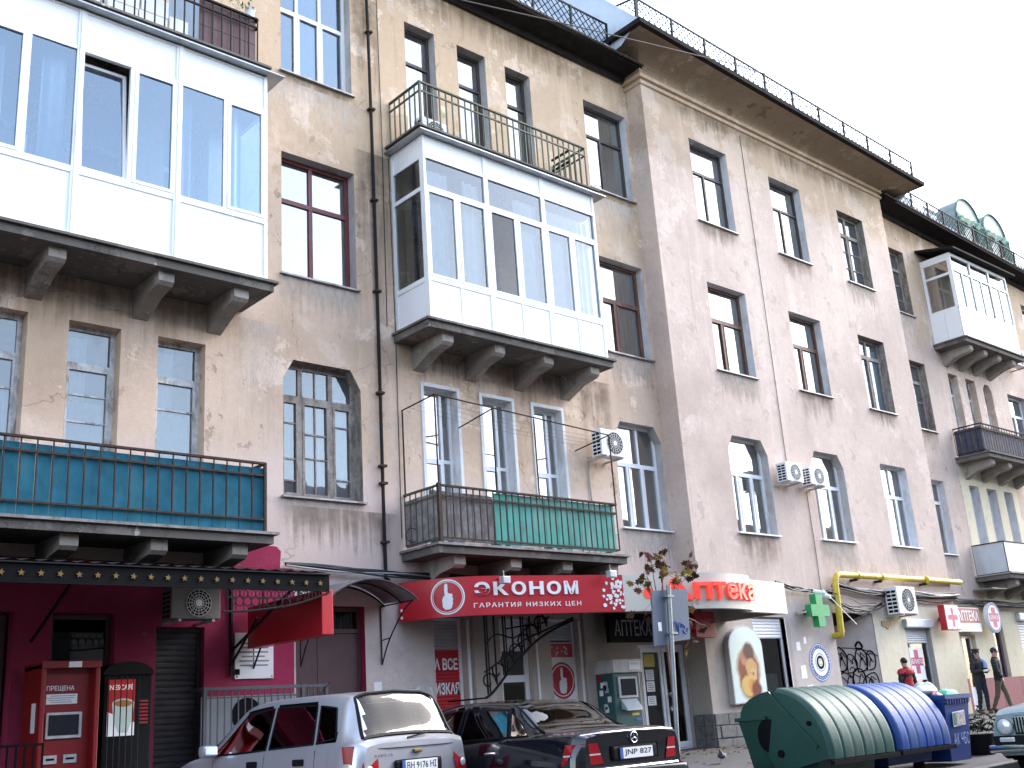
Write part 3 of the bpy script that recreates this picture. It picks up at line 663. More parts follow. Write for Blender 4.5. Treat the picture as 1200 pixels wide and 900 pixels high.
# --- enclosed white balcony in the middle (third floor of the left wing)
o = slab(11.05, 15.5, 7.84, 'white glazed balcony box with six lower panels and an open balcony on its roof', (11.5, 12.72, 13.95, 15.2))
f = MB(); y = YF; X = [11.05, 12.533, 14.017, 15.5]; fin = MB()
for k, x in enumerate(X):
    f.box(x-.05 if k else x, x+.05 if k < 3 else x, y-.008, y+.07, 7.875, 11.47)
for z0, z1 in ((8.6, 8.69), (10.38, 10.46), (11.02, 11.08), (7.878, 7.92), (11.44, 11.469)):
    for k in range(3): f.box(X[k]+.05, X[k+1]-.05, y-.004, y+.064, z0, z1)
for k in range(3):
    a, b = X[k]+.05, X[k+1]-.05; c = (a+b)/2
    f.box(c-.03, c+.03, y-.002, y+.06, 8.69, 10.38); f.box(c-.012, c+.012, y-.002, y+.03, 7.92, 8.6)
    for (p, q) in ((a, c-.014), (c+.014, b)): MB().box(p, q, y+.012, y+.03, 7.92, 8.6).obj('panel', 'panel', o)
    for j, (p, q) in enumerate(((a, c-.03), (c+.03, b))):
        leaf(f, p, q, y, 8.69, 10.38, .042)
        pane_y(o, p+.04, q-.04, y+.02, 8.73, 10.34, 'glassdark' if (k, j) == (1, 0) else 'glassbal')
    pane_y(o, a, b, y+.03, 10.46, 11.02, 'glassbal'); MB().box(a, b, y+.014, y+.03, 11.08, 11.44).obj('panel', 'panel', o)
for x, s in ((11.05, 1), (15.5, -1)):           # side walls
    xx = x if s > 0 else x-.06
    for y0, y1 in ((y+.07, y+.12), (14.93, 14.995)): f.box(xx, xx+.06, y0, y1, 7.878, 11.47)
    for z0, z1 in ((8.6, 8.69), (10.38, 10.46), (11.02, 11.08), (7.88, 7.92), (11.44, 11.468)): f.box(xx+.002, xx+.058, y+.12, 14.93, z0, z1)
    pane_x(o, xx+.03, y+.12, 14.93, 8.69, 10.38, 'glassbal'); pane_x(o, xx+.03, y+.12, 14.93, 10.46, 11.02, 'glassbal')
    for z0, z1 in ((7.92, 8.6), (11.08, 11.44)): MB().box(xx+.02, xx+.04, y+.12, 14.93, z0, z1).obj('panel', 'panel', o)
f.obj('frame', 'pvc', o)
for a, b, cm in ((11.2, 11.75, 'curtain'), (12.1, 12.5, 'curtain'), (13.4, 13.98, 'curtain'), (14.1, 15.4, 'curtain')): curtain(o, a, b, 8.3, 10.9, y+.2, cm, .16)
MB().quad((11.1, YF+.1, 7.89), (15.45, YF+.1, 7.89), (15.45, 14.9, 7.89), (11.1, 14.9, 7.89)).obj('floor', 'interior', o)

# --- open balcony above it with green railing
o = slab(11.05, 15.5, 11.6, 'open top balcony with thin green painted railing', (), th=.1)
MB().box(10.9, 15.75, YF-.16, YA-.01, 11.475, 11.497).obj('drip_flashing', 'flashing', o)
rail_run(o, (11.07, YF+.03), (15.42, YF+.03), 11.7, 12.6, .155, 'greenpaint', second=12.42, bal=.024)
rail_run(o, (11.07, YF+.03), (11.07, 14.98), 11.7, 12.6, .155, 'greenpaint', second=12.42, bal=.024)
rail_run(o, (15.42, YF+.03), (15.42, 14.98), 11.7, 12.6, .155, 'greenpaint', second=12.42, bal=.024)
MB().box(11.05, 11.09, YF+.01, YF+.05, 11.63, 12.62).obj('post', 'greenpaint', o)
me = MB().box(-.02, .02, 0, .5, -.02, .02).mesh('clothes_bracket', 'darkmetal')
for z in (12.15, 12.4): inst(me, 'clothes_bracket', o, (14.95, YF+.05, z))

# --- balcony with green boards (second floor)
o = slab(11.05, 15.35, 3.93, 'old balcony with sea green board front and bare iron frame above', (11.5, 12.75, 14.0, 15.2), edge='greyboard')
Z0, Z1 = 4.06, 4.93
rail_run(o, (11.07, YF+.02), (15.33, YF+.02), Z0, Z1, .148, 'rustmetal', second=4.76, bal=.018, topw=.06)
rail_run(o, (11.07, YF+.02), (11.07, 14.98), Z0, Z1, .16, 'greenpaint', second=4.76, bal=.018, topw=.06)
rail_run(o, (15.33, YF+.02), (15.33, 14.98), Z0, Z1, .16, 'greenpaint', second=4.76, bal=.018, topw=.06)
boards(o, (12.3, YF+.04), (15.3, YF+.04), 4.03, 4.9, .3, 'tealgreen', .02)
boards(o, (11.12, YF+.06), (12.28, YF+.06), 4.03, 4.84, .24, 'greyboard', .02)
boards(o, (11.1, 14.97), (11.1, YF+.08), 4.03, 4.82, .2, 'greyboard', -.03)
MB().box(11.04, 11.1, YF-.01, YF+.05, 3.97, 4.97).obj('post', 'rustmetal', o)
fr = []
for x, yy, zt in ((11.07, YF+.02, 6.5), (12.35, YF+.02, 6.42), (13.35, YF+.02, 6.36), (15.33, YF+.02, 6.3), (11.07, 14.95, 6.45)):
    MB().cyl((x, yy, 4.9), (x, yy, zt), .016, 6).obj('frame_post', 'rustmetal', o)
for a, b in (((11.07, YF+.02, 6.5), (15.33, YF+.02, 6.3)), ((11.07, YF+.02, 6.5), (11.07, 14.97, 6.45)), ((12.35, YF+.02, 6.42), (12.35, 14.97, 6.3)), ((15.33, YF+.02, 6.3), (15.33, 14.97, 6.2))):
    MB().cyl(a, b, .013, 6).obj('frame_bar', 'rustmetal', o)
for k in range(4):
    yy = YF+.2+k*.2; MB().tube([(11.07, yy, 6.47), (12.3, yy, 6.36), (13.6, yy, 6.3), (15.33, yy, 6.27)], .003, 3).obj('clothes_line', 'cablegrey', o)
m = MB().tube([(11.0+.13*math.cos(t*.5)*(1+.1*math.sin(t)), 14.7, 4.2+.12*math.sin(t*.5)) for t in range(26)], .007, 4); m.obj('wire_coil', 'rustmetal', o)

# --- enclosed white balcony at the left (third floor)
o = slab(3.37, 7.88, 7.81, 'wide white glazed balcony with panes coloured like blue sky reflection and one sash ajar', (3.75, 4.75, 6.3, 7.5))
f = MB(); X = [3.37, 4.87, 6.375, 7.88]
for k, x in enumerate(X):
    f.box(x-.055 if k else x, x+.055 if k < 3 else x, y-.01, y+.07, 7.848, 11.46)
    if 0 < k < 3: f.box(x-.018, x+.018, y-.022, y-.01, 7.85, 11.45)
for z0, z1 in ((8.8, 8.9), (10.78, 10.85), (7.85, 7.9), (11.42, 11.458)):
    for k in range(3): f.box(X[k]+.055, X[k+1]-.055, y-.004, y+.064, z0, z1)
for k in range(3):
    a, b = X[k]+.055, X[k+1]-.055; c = (a+b)/2+.03
    MB().box(a, b, y+.012, y+.03, 7.9, 8.8).obj('panel', 'panel', o); MB().box(a, b, y+.012, y+.03, 10.85, 11.42).obj('panel', 'panel', o)
    f.box(c-.035, c+.035, y-.002, y+.06, 8.9, 10.78)
    for j, (p, q) in enumerate(((a, c-.035), (c+.035, b))):
        if (k, j) == (1, 0): continue
        if (k, j) in ((1, 1), (0, 0), (2, 1)): leaf(f, p, q, y, 8.9, 10.78, .05)
        pane_y(o, p, q, y+.02, 8.9, 10.78, 'glassblue')
# tilted open sash
a, b = X[1]+.055, (X[1]+X[2])/2-.005
def tl(x, yy, z): return (x, yy+.03+(z-8.9)*.085, z)
s = MB()
for q in ((a, a+.05, 8.9, 10.72), (b-.05, b, 8.9, 10.72), (a+.05, b-.05, 8.9, 8.95), (a+.05, b-.05, 10.67, 10.72)):
    s.add([tl(q[0], y, q[2]), tl(q[1], y, q[2]), tl(q[1], y+.05, q[2]), tl(q[0], y+.05, q[2]), tl(q[0], y, q[3]), tl(q[1], y, q[3]), tl(q[1], y+.05, q[3]), tl(q[0], y+.05, q[3])],
          [(0,3,2,1),(4,5,6,7),(0,1,5,4),(1,2,6,5),(2,3,7,6),(3,0,4,7)])
s.obj('sash', 'pvc', o); MB().quad(tl(a+.04, y+.02, 8.94), tl(b-.04, y+.02, 8.94), tl(b-.04, y+.02, 10.68), tl(a+.04, y+.02, 10.68)).obj('pane', 'glassblue', o)
for x, s in ((3.37, 1), (7.88, -1)):
    xx = x if s > 0 else x-.06
    for z0, z1 in ((7.85, 7.9), (8.8, 8.9), (10.78, 10.85), (11.42, 11.458)): f.box(xx, xx+.06, y+.07, 14.99, z0, z1)
    pane_x(o, xx+.03, y+.07, 14.99, 8.9, 10.78, 'glassblue')
    for z0, z1 in ((7.9, 8.8), (10.85, 11.42)): MB().box(xx+.02, xx+.04, y+.07, 14.99, z0, z1).obj('panel', 'panel', o)
f.obj('frame', 'pvc', o)
for a, b in ((3.5, 3.95), (4.45, 4.8), (5.75, 5.9), (6.5, 6.75), (7.35, 7.6)): curtain(o, a, b, 8.4, 10.9, y+.35, 'curtain', .14)
MB().quad((3.4, YF+.1, 7.86), (7.82, YF+.1, 7.86), (7.82, 14.9, 7.86), (3.4, 14.9, 7.86)).obj('floor', 'interior', o)
st = MB(); st.box(5.95, 6.25, 14.35, 14.6, 9.0, 9.05)
for p in ((5.97, 14.37), (6.23, 14.37), (5.97, 14.58), (6.23, 14.58)): st.cyl((*p, 8.3), (*p, 9.0), .018, 6)
simple('stoolpink', (.6, .22, .2), .5); so_ = st.obj('balcony_stool', 'stoolpink'); tag(so_, 'small pink topped stool behind the glass of the wide left balcony', 'stool')

# --- open balcony above, with stacked white blocks and a brown screen
o = slab(3.37, 7.76, 11.6, 'top left balcony with dark railing, white blocks and brown screen', (), th=.1)
MB().box(3.2, 8.12, YF-.16, YA-.01, 11.472, 11.496).obj('drip_flashing', 'flashing', o)
rail_run(o, (3.4, YF+.03), (7.72, YF+.03), 11.68, 12.52, .16, 'darkmetal', second=12.36, bal=.02)
rail_run(o, (7.72, YF+.03), (7.72, 14.98), 11.68, 12.52, .16, 'darkmetal', second=12.36, bal=.02)
for k in range(5):
    a = 6.72+k*.2
    for z0, z1 in ((11.66, 12.05), (12.06, 12.56)): MB().box(a, a+.193, YF+.08, YF+.1, z0, z1).obj('screen_panel', 'brownpanel', o)
simple('leafgreen', (.06, .11, .03), .7, var=.4, vscale=20)
pt = thing('flower_pot', 'pale flower pot with green leaves on the top left balcony', 'plant', (7.62, YF+.1, 12.56))
MB().cyl((7.62, YF+.1, 12.56), (7.62, YF+.1, 12.72), .06, 10, .085).obj('pot', 'whiteplast', pt)
m = MB()
for k in range(60):
    c = Vector((7.5+random.gauss(0, .14), YF+.1+random.gauss(0, .08), 12.7+abs(random.gauss(0, .07)))); d = Vector((random.uniform(-1, 1), random.uniform(-1, 1), random.uniform(-.4, 1))).normalized(); u = d.orthogonal().normalized()*.02
    m.add([c-u, c+d*.05, c+u, c-d*.05], [(0, 1, 2, 3)])
m.obj('foliage', 'leafgreen', pt)
FB = ['white foam block at the far left behind the top left railing', 'tall upright white foam slab behind the top left railing', 'low white foam block under the middle of the stack on the top left balcony', 'low white foam block at the right bottom of the stack on the top left balcony', 'white foam block on the left of the upper row of the stack', 'white foam block on the right of the upper row of the stack', 'white foam block next to the brown screen']
for i, (a, b, c, d, q) in enumerate(((4.35, 4.75, 11.64, 11.95, .25), (4.8, 5.15, 11.64, 12.3, .25), (5.25, 5.72, 11.64, 11.9, .22), (5.74, 6.2, 11.64, 11.92, .22), (5.3, 5.75, 11.93, 12.2, .24), (5.78, 6.22, 11.95, 12.25, .24), (6.24, 6.55, 11.64, 12.02, .24))):
    tag(MB().cbox(a, b, YF+q-.12, YF+q+.15, c, d, .01).obj('foam_block', 'whiteplast'), FB[i], 'block', 'white blocks on the top left balcony')

# --- teal balcony below
o = slab(3.37, 7.87, 3.9, 'balcony fronted with petrol blue boards behind thin iron bars', (3.9, 5.1, 6.3, 7.5), edge='greyboard')
rail_run(o, (3.4, YF+.01), (7.85, YF+.01), 4.12, 4.95, .2, 'rustmetal', second=4.77, bal=.016, topw=.06)
boards(o, (3.4, YF+.03), (7.85, YF+.03), 3.97, 4.88, .2, 'teal', .012, .008)
rail_run(o, (7.85, YF+.03), (7.85, 14.98), 4.12, 4.95, .2, 'rustmetal', second=4.77, bal=.016)
boards(o, (7.82, YF+.1), (7.82, 14.95), 3.97, 4.88, .2, 'teal', .012, .008)
MB().box(7.83, 7.87, YF-.01, YF+.03, 3.95, 4.96).obj('post', 'rustmetal', o)

# --- right wing balconies
o = slab(31.68, 35.5, 11.38, 'far glazed balcony with white lower panels and lean-to roof', (32.15, 33.1, 34.05, 35.05))
f = MB(); X = [31.68, 32.95, 34.22, 35.5]
for k, x in enumerate(X): f.box(x-.04 if k else x, x+.04 if k < 3 else x, y-.006, y+.06, 12.4, 14.2)
for z0, z1 in ((12.36, 12.46), (13.62, 13.68), (14.1, 14.2)):
    for k in range(3): f.box(X[k]+.04, X[k+1]-.04, y-.002, y+.056, z0, z1)
for k in range(3):
    a, b = X[k]+.04, X[k+1]-.04; c = (a+b)/2; f.box(c-.025, c+.025, y, y+.05, 12.46, 13.62)
    pane_y(o, a, c-.025, y+.03, 12.46, 13.62, 'glassbal'); pane_y(o, c+.025, b, y+.03, 12.46, 13.62, 'glassdark' if k == 1 else 'glassbal'); pane_y(o, a, b, y+.03, 13.68, 14.1, 'glassbal')
    curtain(o, a, b, 12.4, 14.0, y+.15)
MB().box(31.68, 35.5, y+.005, y+.03, 11.42, 12.36).obj('panel', 'panel', o)
for k in range(2): MB().box(31.68, 31.7, y+.04+k*.48, y+.51+k*.48, 11.42, 12.36).obj('panel', 'panel', o)
for y0, y1 in ((y+.06, y+.12), (14.9, 14.99)): f.box(31.68, 31.74, y0, y1, 12.36, 14.2)
for z0, z1 in ((12.36, 12.44), (13.5, 13.58), (13.98, 14.2)): f.box(31.682, 31.738, y+.12, 14.9, z0, z1)
pane_x(o, 31.71, y+.12, 14.9, 12.44, 13.5); pane_x(o, 31.71, y+.12, 14.9, 13.58, 13.98)
f.obj('frame', 'pvc', o)
simple('pinewood', (.42, .25, .10), .6, var=.15, vscale=5)
MB().box(32.1, 33.6, 14.8, 14.95, 11.5, 14.0).obj('cupboard', 'pinewood', o)
m = MB(); m.prism([(YF-.25, 14.22), (YA, 14.5), (YA, 14.58), (YF-.25, 14.28)], lambda a, b, t: (t, a, b), 31.5, 35.75); m.obj('lean_to_roof', 'eave', o)
o = slab(31.7, 36.2, 7.78, 'far balcony with dark weathered board front', (32.1, 33.2, 34.3, 35.4))
rail_run(o, (31.72, YF+.1), (36.2, YF+.1), 7.9, 8.7, .17, 'rustmetal', second=8.55)
rail_run(o, (31.72, YF+.1), (31.72, 14.97), 7.9, 8.7, .17, 'rustmetal', second=8.55)
boards(o, (31.74, YF+.12), (36.2, YF+.12), 7.86, 8.62, .17, 'blueboard', .02); boards(o, (31.76, 14.95), (31.76, YF+.12), 7.86, 8.62, .17, 'blueboard', -.035)
o = slab(31.52, 36.2, 4.22, 'lowest far balcony closed with pale grey sheets', (32.1, 33.2, 34.3, 35.4), edge='concrete')
simple('palesheet', (.52, .56, .60), .5, var=.06, vscale=2, dirt=(.4, .42, .44), dirtamt=.3)
for k in range(3): MB().box(31.54+k*1.56, 33.08+k*1.56, YF+.02, YF+.035, 4.27, 5.12).obj('sheet', 'palesheet', o)
MB().box(31.52, 31.535, YF+.05, 14.98, 4.27, 5.12).obj('sheet', 'palesheet', o)
rail_run(o, (31.52, YF+.03), (36.2, YF+.03), 4.27, 5.14, 1.55, 'darkmetal'); rail_run(o, (31.52, YF+.03), (31.52, 14.97), 4.27, 5.14, .95, 'darkmetal')
m = MB(); m.add([(31.1, 14.4, 3.83), (32.0, 14.4, 3.7), (32.0, 14.99, 3.98), (31.1, 14.99, 4.05)], [(0, 1, 2, 3)]); m.add([(31.1, 14.4, 3.80), (32.0, 14.4, 3.67), (32.0, 14.99, 3.95), (31.1, 14.99, 4.02)], [(3, 2, 1, 0)])
MB().box(31.1, 32.0, 14.4, 14.98, 3.84, 3.86).obj('rain_sheet', 'flashing', o)

# roof dormers wrapped in green cloth, and pale flues
simple('greencloth', (.10, .19, .155), .85, var=.35, vscale=6, bmp=.5, bscale=12)
simple('dormergrey', (.20, .245, .235), .6, .2, var=.2, vscale=4); simple('dormersheet', (.62, .68, .74), .4, .3, var=.08)
for xc, zb in ((36.2, 16.0), (38.2, 15.95)):
    yc = 15.1; hw = .88
    def arch(t_, r=1.): return (hw*r*math.cos(t_), .85+.88*r*math.sin(t_))
    t = MB(); t.prism([(-hw, 0), (hw, 0)]+[arch(k*math.pi/16) for k in range(17)], lambda a, b, q: (xc+a, q, zb+b), yc, yc+.7); dm = t.obj('dormer', 'dormergrey', BL)
    MB().tube([(xc+arch(k*math.pi/16, 1.02)[0], yc-.02, zb+arch(k*math.pi/16, 1.02)[1]) for k in range(17)], .035, 6).obj('arch_rim', 'greencloth', dm, smooth=True)
    for x0_, x1_, zt, zl in ((-.95, .95, 1.05, .28), (.35, 1.05, .95, 1.1), (-.95, -.6, .95, .7)):
        m = MB(); nx_ = 14; nz_ = 6
        for i in range(nx_+1):
            u = i/nx_; x = x0_+(x1_-x0_)*u; sag = .12*math.sin(math.pi*u)
            for j in range(nz_+1): v = j/nz_; m.v.append((xc+x+.03*math.sin(j*2+i), yc-.05-.035*math.sin(i*2.1+j*.7)-.03*v, zb+zt-sag*.6-zl*v*(1+.25*math.sin(i*1.3))))
        m.f += [(i*(nz_+1)+j, (i+1)*(nz_+1)+j, (i+1)*(nz_+1)+j+1, i*(nz_+1)+j+1) for i in range(nx_) for j in range(nz_)]; m.obj('cloth_drape', 'greencloth', dm, smooth=True)
for x, yy, zz, ww in ((35.4, 16.8, 17.6, .8), (41.0, 16.2, 17.0, 1.2)):
    MB().cbox(x-ww/2, x+ww/2, yy-.4, yy+.4, zz-2.2, zz+.45, .04).obj('chimney', 'dormersheet', BL)
# ------------------------------------------------------------------ ground floor: fillings and shop fronts
simple('shutter', (.40, .41, .42), .5, .3, var=.06)
simple('shutterdark', (.035, .032, .036), .7, .1, var=.15)
simple('shutterwhite', (.72, .73, .75), .4, .1, var=.04)
simple('red', (.46, .014, .024), .4, var=.05, vscale=2)
simple('darkred', (.34, .012, .02), .45, var=.08)
simple('cream', (.54, .52, .45), .5, var=.03, vscale=1.5)
simple('white', (.80, .80, .80), .5, var=.03)
simple('ink', (.010, .010, .012), .8, var=.1, spec=.1)
simple('inkgrey', (.25, .26, .28), .7, var=.1)
simple('doorbrown', (.075, .035, .038), .5, var=.15, vscale=4)
simple('gold', (.16, .10, .025), .5, .3, var=.1)
simple('redled', (.75, .05, .03), .4, var=.0, emit=((1, .06, .03), .10))
simple('green', (.01, .30, .09), .4, var=.05)
simple('blueink', (.03, .09, .33), .5, var=.05)
simple('yellowpipe', (.62, .46, .035), .4, var=.12, vscale=6, dirt=(.4, .28, .05), dirtamt=.3)
simple('terminal', (.022, .085, .085), .35, var=.1)
simple('screen', (.02, .022, .03), .12, var=0)
simple('maroonpaint', (.20, .025, .045), .6, var=.15, vscale=4, dirt=(.12, .02, .03), dirtamt=.3)
simple('purpleframe', (.13, .07, .13), .5, var=.1)
simple('greyframe', (.06, .065, .08), .6, .1, var=.15)
simple('chrome', (.7, .7, .72), .15, 1, var=0)
simple('rollergrey', (.52, .56, .60), .45, .2, var=.05)
simple('shadedplast', (.16, .15, .15), .7, var=.15, dirt=(.08, .07, .07), dirtamt=.4)  # dark base stands in for the awning's shade, dirt blotches over it
def lamella(o, x0, x1, y, z0, z1, step, mat):
    """roller shutter: each slat a shallow bulge"""
    n = max(1, round((z1-z0)/step)); s = (z1-z0)/n
    me = MB().add([(x0, y, 0), (x1, y, 0), (x1, y-.012, s*.35), (x0, y-.012, s*.35), (x1, y-.012, s*.8), (x0, y-.012, s*.8), (x1, y, s*.97), (x0, y, s*.97)], [(0, 1, 2, 3), (3, 2, 4, 5), (5, 4, 6, 7)]).mesh('slat', mat)
    for k in range(n): inst(me, 'slat', o, (0, 0, z0+k*s))
def wtext(o, s, x0, x1, z0, z1, y, mat, bold=.0, ext=0., name='lettering', spacing=1.):
    vs, fs = fit_text(s, x0, x1, z0, z1, bold, ext, spacing)
    return MB().add([(a, y-c, b) for a, b, c in vs], fs).obj(name, mat, o)
def hbars(o, x0, x1, z0, z1, y, n, mat='inkgrey', name='print_line'):
    for k in range(n):
        z = z1-(z1-z0)*(k+.5)/n; h = (z1-z0)/n*.36; a = x0+(x1-x0)*random.uniform(0, .12); b = x1-(x1-x0)*random.uniform(0, .2)
        MB().quad((a, y, z-h/2), (b, y, z-h/2), (b, y, z+h/2), (a, y, z+h/2)).obj(name, mat, o)
def framed(name, x0, x1, z0, z1, y, mat, fw=.06, gl=None, d=.06, par=BL):
    m = MB()
    for q in ((x0, x0+fw, z0, z1), (x1-fw, x1, z0, z1), (x0+fw, x1-fw, z0, z0+fw), (x0+fw, x1-fw, z1-fw, z1)): m.box(q[0], q[1], y, y+d, q[2], q[3])
    o = m.obj(name, mat, par)
    if gl: MB().quad((x0+fw, y+d/2, z0+fw), (x1-fw, y+d/2, z0+fw), (x1-fw, y+d/2, z1-fw), (x0+fw, y+d/2, z1-fw)).obj('pane', gl, o)
    return o
def jambs(x0, x1, z0, z1, Y, dep, mat):
    m = MB(); m.quad((x0, Y, z0), (x0, Y+dep, z0), (x0, Y+dep, z1), (x0, Y, z1)); m.quad((x1, Y, z0), (x1, Y+dep, z0), (x1, Y+dep, z1), (x1, Y, z1)); m.quad((x0, Y, z1), (x1, Y, z1), (x1, Y+dep, z1), (x0, Y+dep, z1))
    if z0 > .3: m.quad((x0, Y, z0), (x1, Y, z0), (x1, Y+dep, z0), (x0, Y+dep, z0))
    return m.obj('door_reveal', mat, BL)
# left shop: dark doorway, transom window, roller shutter
for (a, b, c, d) in GF_A[:4]: jambs(a, b, c, d, YA, .35, 'pink')
for (a, b, c, d) in GF_A[4:]: jambs(a, b, c, d, YA, .3, 'groundbeige')
for (a, b, c, d) in GF_B: jambs(a, b, c, d, YB, .3, 'groundbeige')
for (a, b, c, d) in GF_C: jambs(a, b, c, d, YA, .25, 'creamC')
framed('door', 3.34, 4.75, .0, 2.86, YA+.2, 'doorbrown', .08, 'glassdark')
framed('window', 5.28, 6.11, 1.25, 2.87, YA+.15, 'doorbrown', .06, 'glassdark')
o = framed('roller_shutter', 6.71, 7.42, -.1, 2.69, YA+.1, 'shutterdark', .05); lamella(o, 6.76, 7.37, YA+.14, -.05, 2.64, .085, 'shutterdark')
# brown double door with barred transom
o = framed('door', 8.94, 10.19, .0, 3.03, YA+.12, 'doorbrown', .06)
for a, b in ((9.0, 9.38), (9.385, 10.13)): MB().cbox(a, b, YA+.13, YA+.17, .05, 2.62, .008).obj('door_leaf', 'doorbrown', o)
MB().box(9.0, 10.13, YA+.12, YA+.17, 2.63, 2.7).obj('rail', 'doorbrown', o)
MB().quad((9.0, YA+.19, 2.7), (10.13, YA+.19, 2.7), (10.13, YA+.19, 2.97), (9.0, YA+.19, 2.97)).obj('pane', 'glassdark', o)
for k in range(9): MB().box(9.06+k*.125, 9.075+k*.125, YA+.14, YA+.155, 2.7, 2.97).obj('bar', 'darkmetal', o)
# shop front under the red sign
o = framed('roller_shutter', 11.6, 12.27, .2, 2.89, YA+.12, 'pvc', .05); lamella(o, 11.65, 12.22, YA+.16, 2.36, 2.84, .06, 'shutter')
lamella(o, 11.65, 12.22, YA+.16, .25, 2.36, .06, 'red')
wtext(o, 'НА ВСЕ', 11.56, 12.18, 2.02, 2.22, YA+.138, 'white', .03).location.y += 0
wtext(o, 'НИЗКАЯ', 11.57, 12.2, 1.62, 1.82, YA+.138, 'white', .03)
MB().box(12.3, 12.34, YA-.03, YA-.002, .2, 2.85).obj('trim', 'pvc', BL)
o = framed('door', 13.06, 13.79, .3, 2.89, YA+.1, 'pvc', .1)
MB().box(13.16, 13.69, YA+.1, YA+.15, 1.78, 1.9).obj('rail', 'pvc', o); MB().box(13.16, 13.69, YA+.1, YA+.15, .4, 1.2).obj('panel', 'panel', o); MB().box(13.16, 13.69, YA+.1, YA+.15, 2.32, 2.79).obj('panel', 'panel', o)
for z0, z1 in ((1.2, 1.78), (1.9, 2.32)): MB().quad((13.16, YA+.13, z0), (13.69, YA+.13, z0), (13.69, YA+.13, z1), (13.16, YA+.13, z1)).obj('pane', 'glassdark', o)
o = framed('window', 14.29, 14.99, .62, 2.89, YA+.1, 'pvc', .05); MB().box(14.34, 14.94, YA+.12, YA+.14, 1.0, 2.47).obj('panel', 'panel', o)
lamella(o, 14.34, 14.94, YA+.14, 2.5, 2.84, .06, 'shutter')
MB().quad((14.34, YA+.117, 2.2), (14.94, YA+.117, 2.2), (14.94, YA+.117, 2.45), (14.34, YA+.117, 2.45)).obj('decal', 'red', o)
for k in range(14):
    x, z = 14.4+random.random()*.48, 2.23+random.random()*.18; disc((x, YA+.115, z), .022, 8).obj('decal_spot', 'white', o)
disc((14.63, YA+.116, 1.78), .27, 32).obj('decal', 'red', o); disc((14.63, YA+.1145, 1.78), .33, 32, .29).obj('decal', 'darkred', o)
def thumb(o, cx, cz, s, y, mat):
    P = [(-.1, .1), (-.12, .35), (-.1, .62), (-.02, .7), (.06, .62), (.05, .32), (.07, .2), (.24, .18), (.3, .1), (.27, .0), (.31, -.08), (.28, -.2), (.3, -.28), (.25, -.4), (.24, -.5), (.14, -.58), (-.1, -.58), (-.22, -.45), (-.24, -.1), (-.18, .05)]
    q = [Vector((a, b)) for a, b in P]; n = len(q); out = []
    for i in range(n):
        p0, p1, p2, p3 = q[i-1], q[i], q[(i+1) % n], q[(i+2) % n]
        for k in range(3): t = k/3; out.append(.5*((2*p1)+(p2-p0)*t+(2*p0-5*p1+4*p2-p3)*t*t+(3*p1-p0-3*p2+p3)*t**3))
    return MB().add([(cx+v.x*s, y, cz+v.y*s) for v in out], [tuple(range(len(out)))]).obj('thumb_emblem', mat, o)
thumb(o, 14.63, 1.76, .36, YA+.1145, 'white')
MB().box(15.02, 15.06, YA-.03, YA-.002, .3, 2.85).obj('trim', 'pvc', BL); MB().box(13.9, 13.93, YA-.03, YA-.002, .3, 2.6).obj('trim', 'pvc', BL)
# pilasters between the openings
for a, b in ((12.4, 12.72), (15.12, 15.4)): MB().box(a, b, YA-.07, YA-.001, .0, 3.2).obj('pilaster', 'groundbeige', BL)
# pharmacy double doors
o = framed('door', 16.66, 18.07, .34, 2.41, YA+.05, 'pvc', .07)
for a, b in ((16.73, 17.34), (17.37, 18.0)):
    l = MB()
    for q in ((a, a+.07, .41, 2.34), (b-.07, b, .41, 2.34), (a+.07, b-.07, .41, .52), (a+.07, b-.07, 2.26, 2.34)): l.box(q[0], q[1], YA+.03, YA+.09, q[2], q[3])
    l.obj('door_leaf', 'pvc', o); MB().quad((a+.07, YA+.06, .52), (b-.07, YA+.06, .52), (b-.07, YA+.06, 2.26), (a+.07, YA+.06, 2.26)).obj('pane', 'glassdark', o)
MB().tube([(17.42, YA-.0+.15*0-.02-.12*math.sin(math.pi*k/10), 1.15+.3*k/10) for k in range(11)], .016, 8).obj('handle', 'chrome', o, smooth=True)
MB().tube([(17.42+.14*math.sin(math.pi*k/12), YA-.05, 1.12+.34*k/12) for k in range(13)], .018, 8).obj('handle', 'whiteplast', o, smooth=True)
for z0, z1 in ((1.72, 1.92), (1.5, 1.7), (1.24, 1.42)):
    MB().quad((16.86, YA+.052, z0), (17.1, YA+.052, z0), (17.1, YA+.052, z1), (16.86, YA+.052, z1)).obj('notice', 'white', o); hbars(o, 16.88, 17.08, z0+.02, z1-.02, YA+.0505, 4)
simple('noticeyellow', (.5, .4, .05), .6); MB().quad((16.84, YA+.052, 1.98), (17.16, YA+.052, 1.98), (17.16, YA+.052, 2.22), (16.84, YA+.052, 2.22)).obj('notice', 'noticeyellow', o)
# B block shop window with half-lowered white shutter
o = framed('window', 19.83, 20.96, 1.26, 2.92, YB+.1, 'pvc', .05, 'glassdark'); lamella(o, 19.88, 20.91, YB+.08, 2.48, 2.9, .07, 'shutterwhite')
MB().box(20.98, 21.0, YB-.01, YB+.1, 1.25, 2.9).obj('trim', 'pvc', o)
curtain(o, 19.9, 20.9, 1.28, 1.75, YB+.3, 'curtain2')
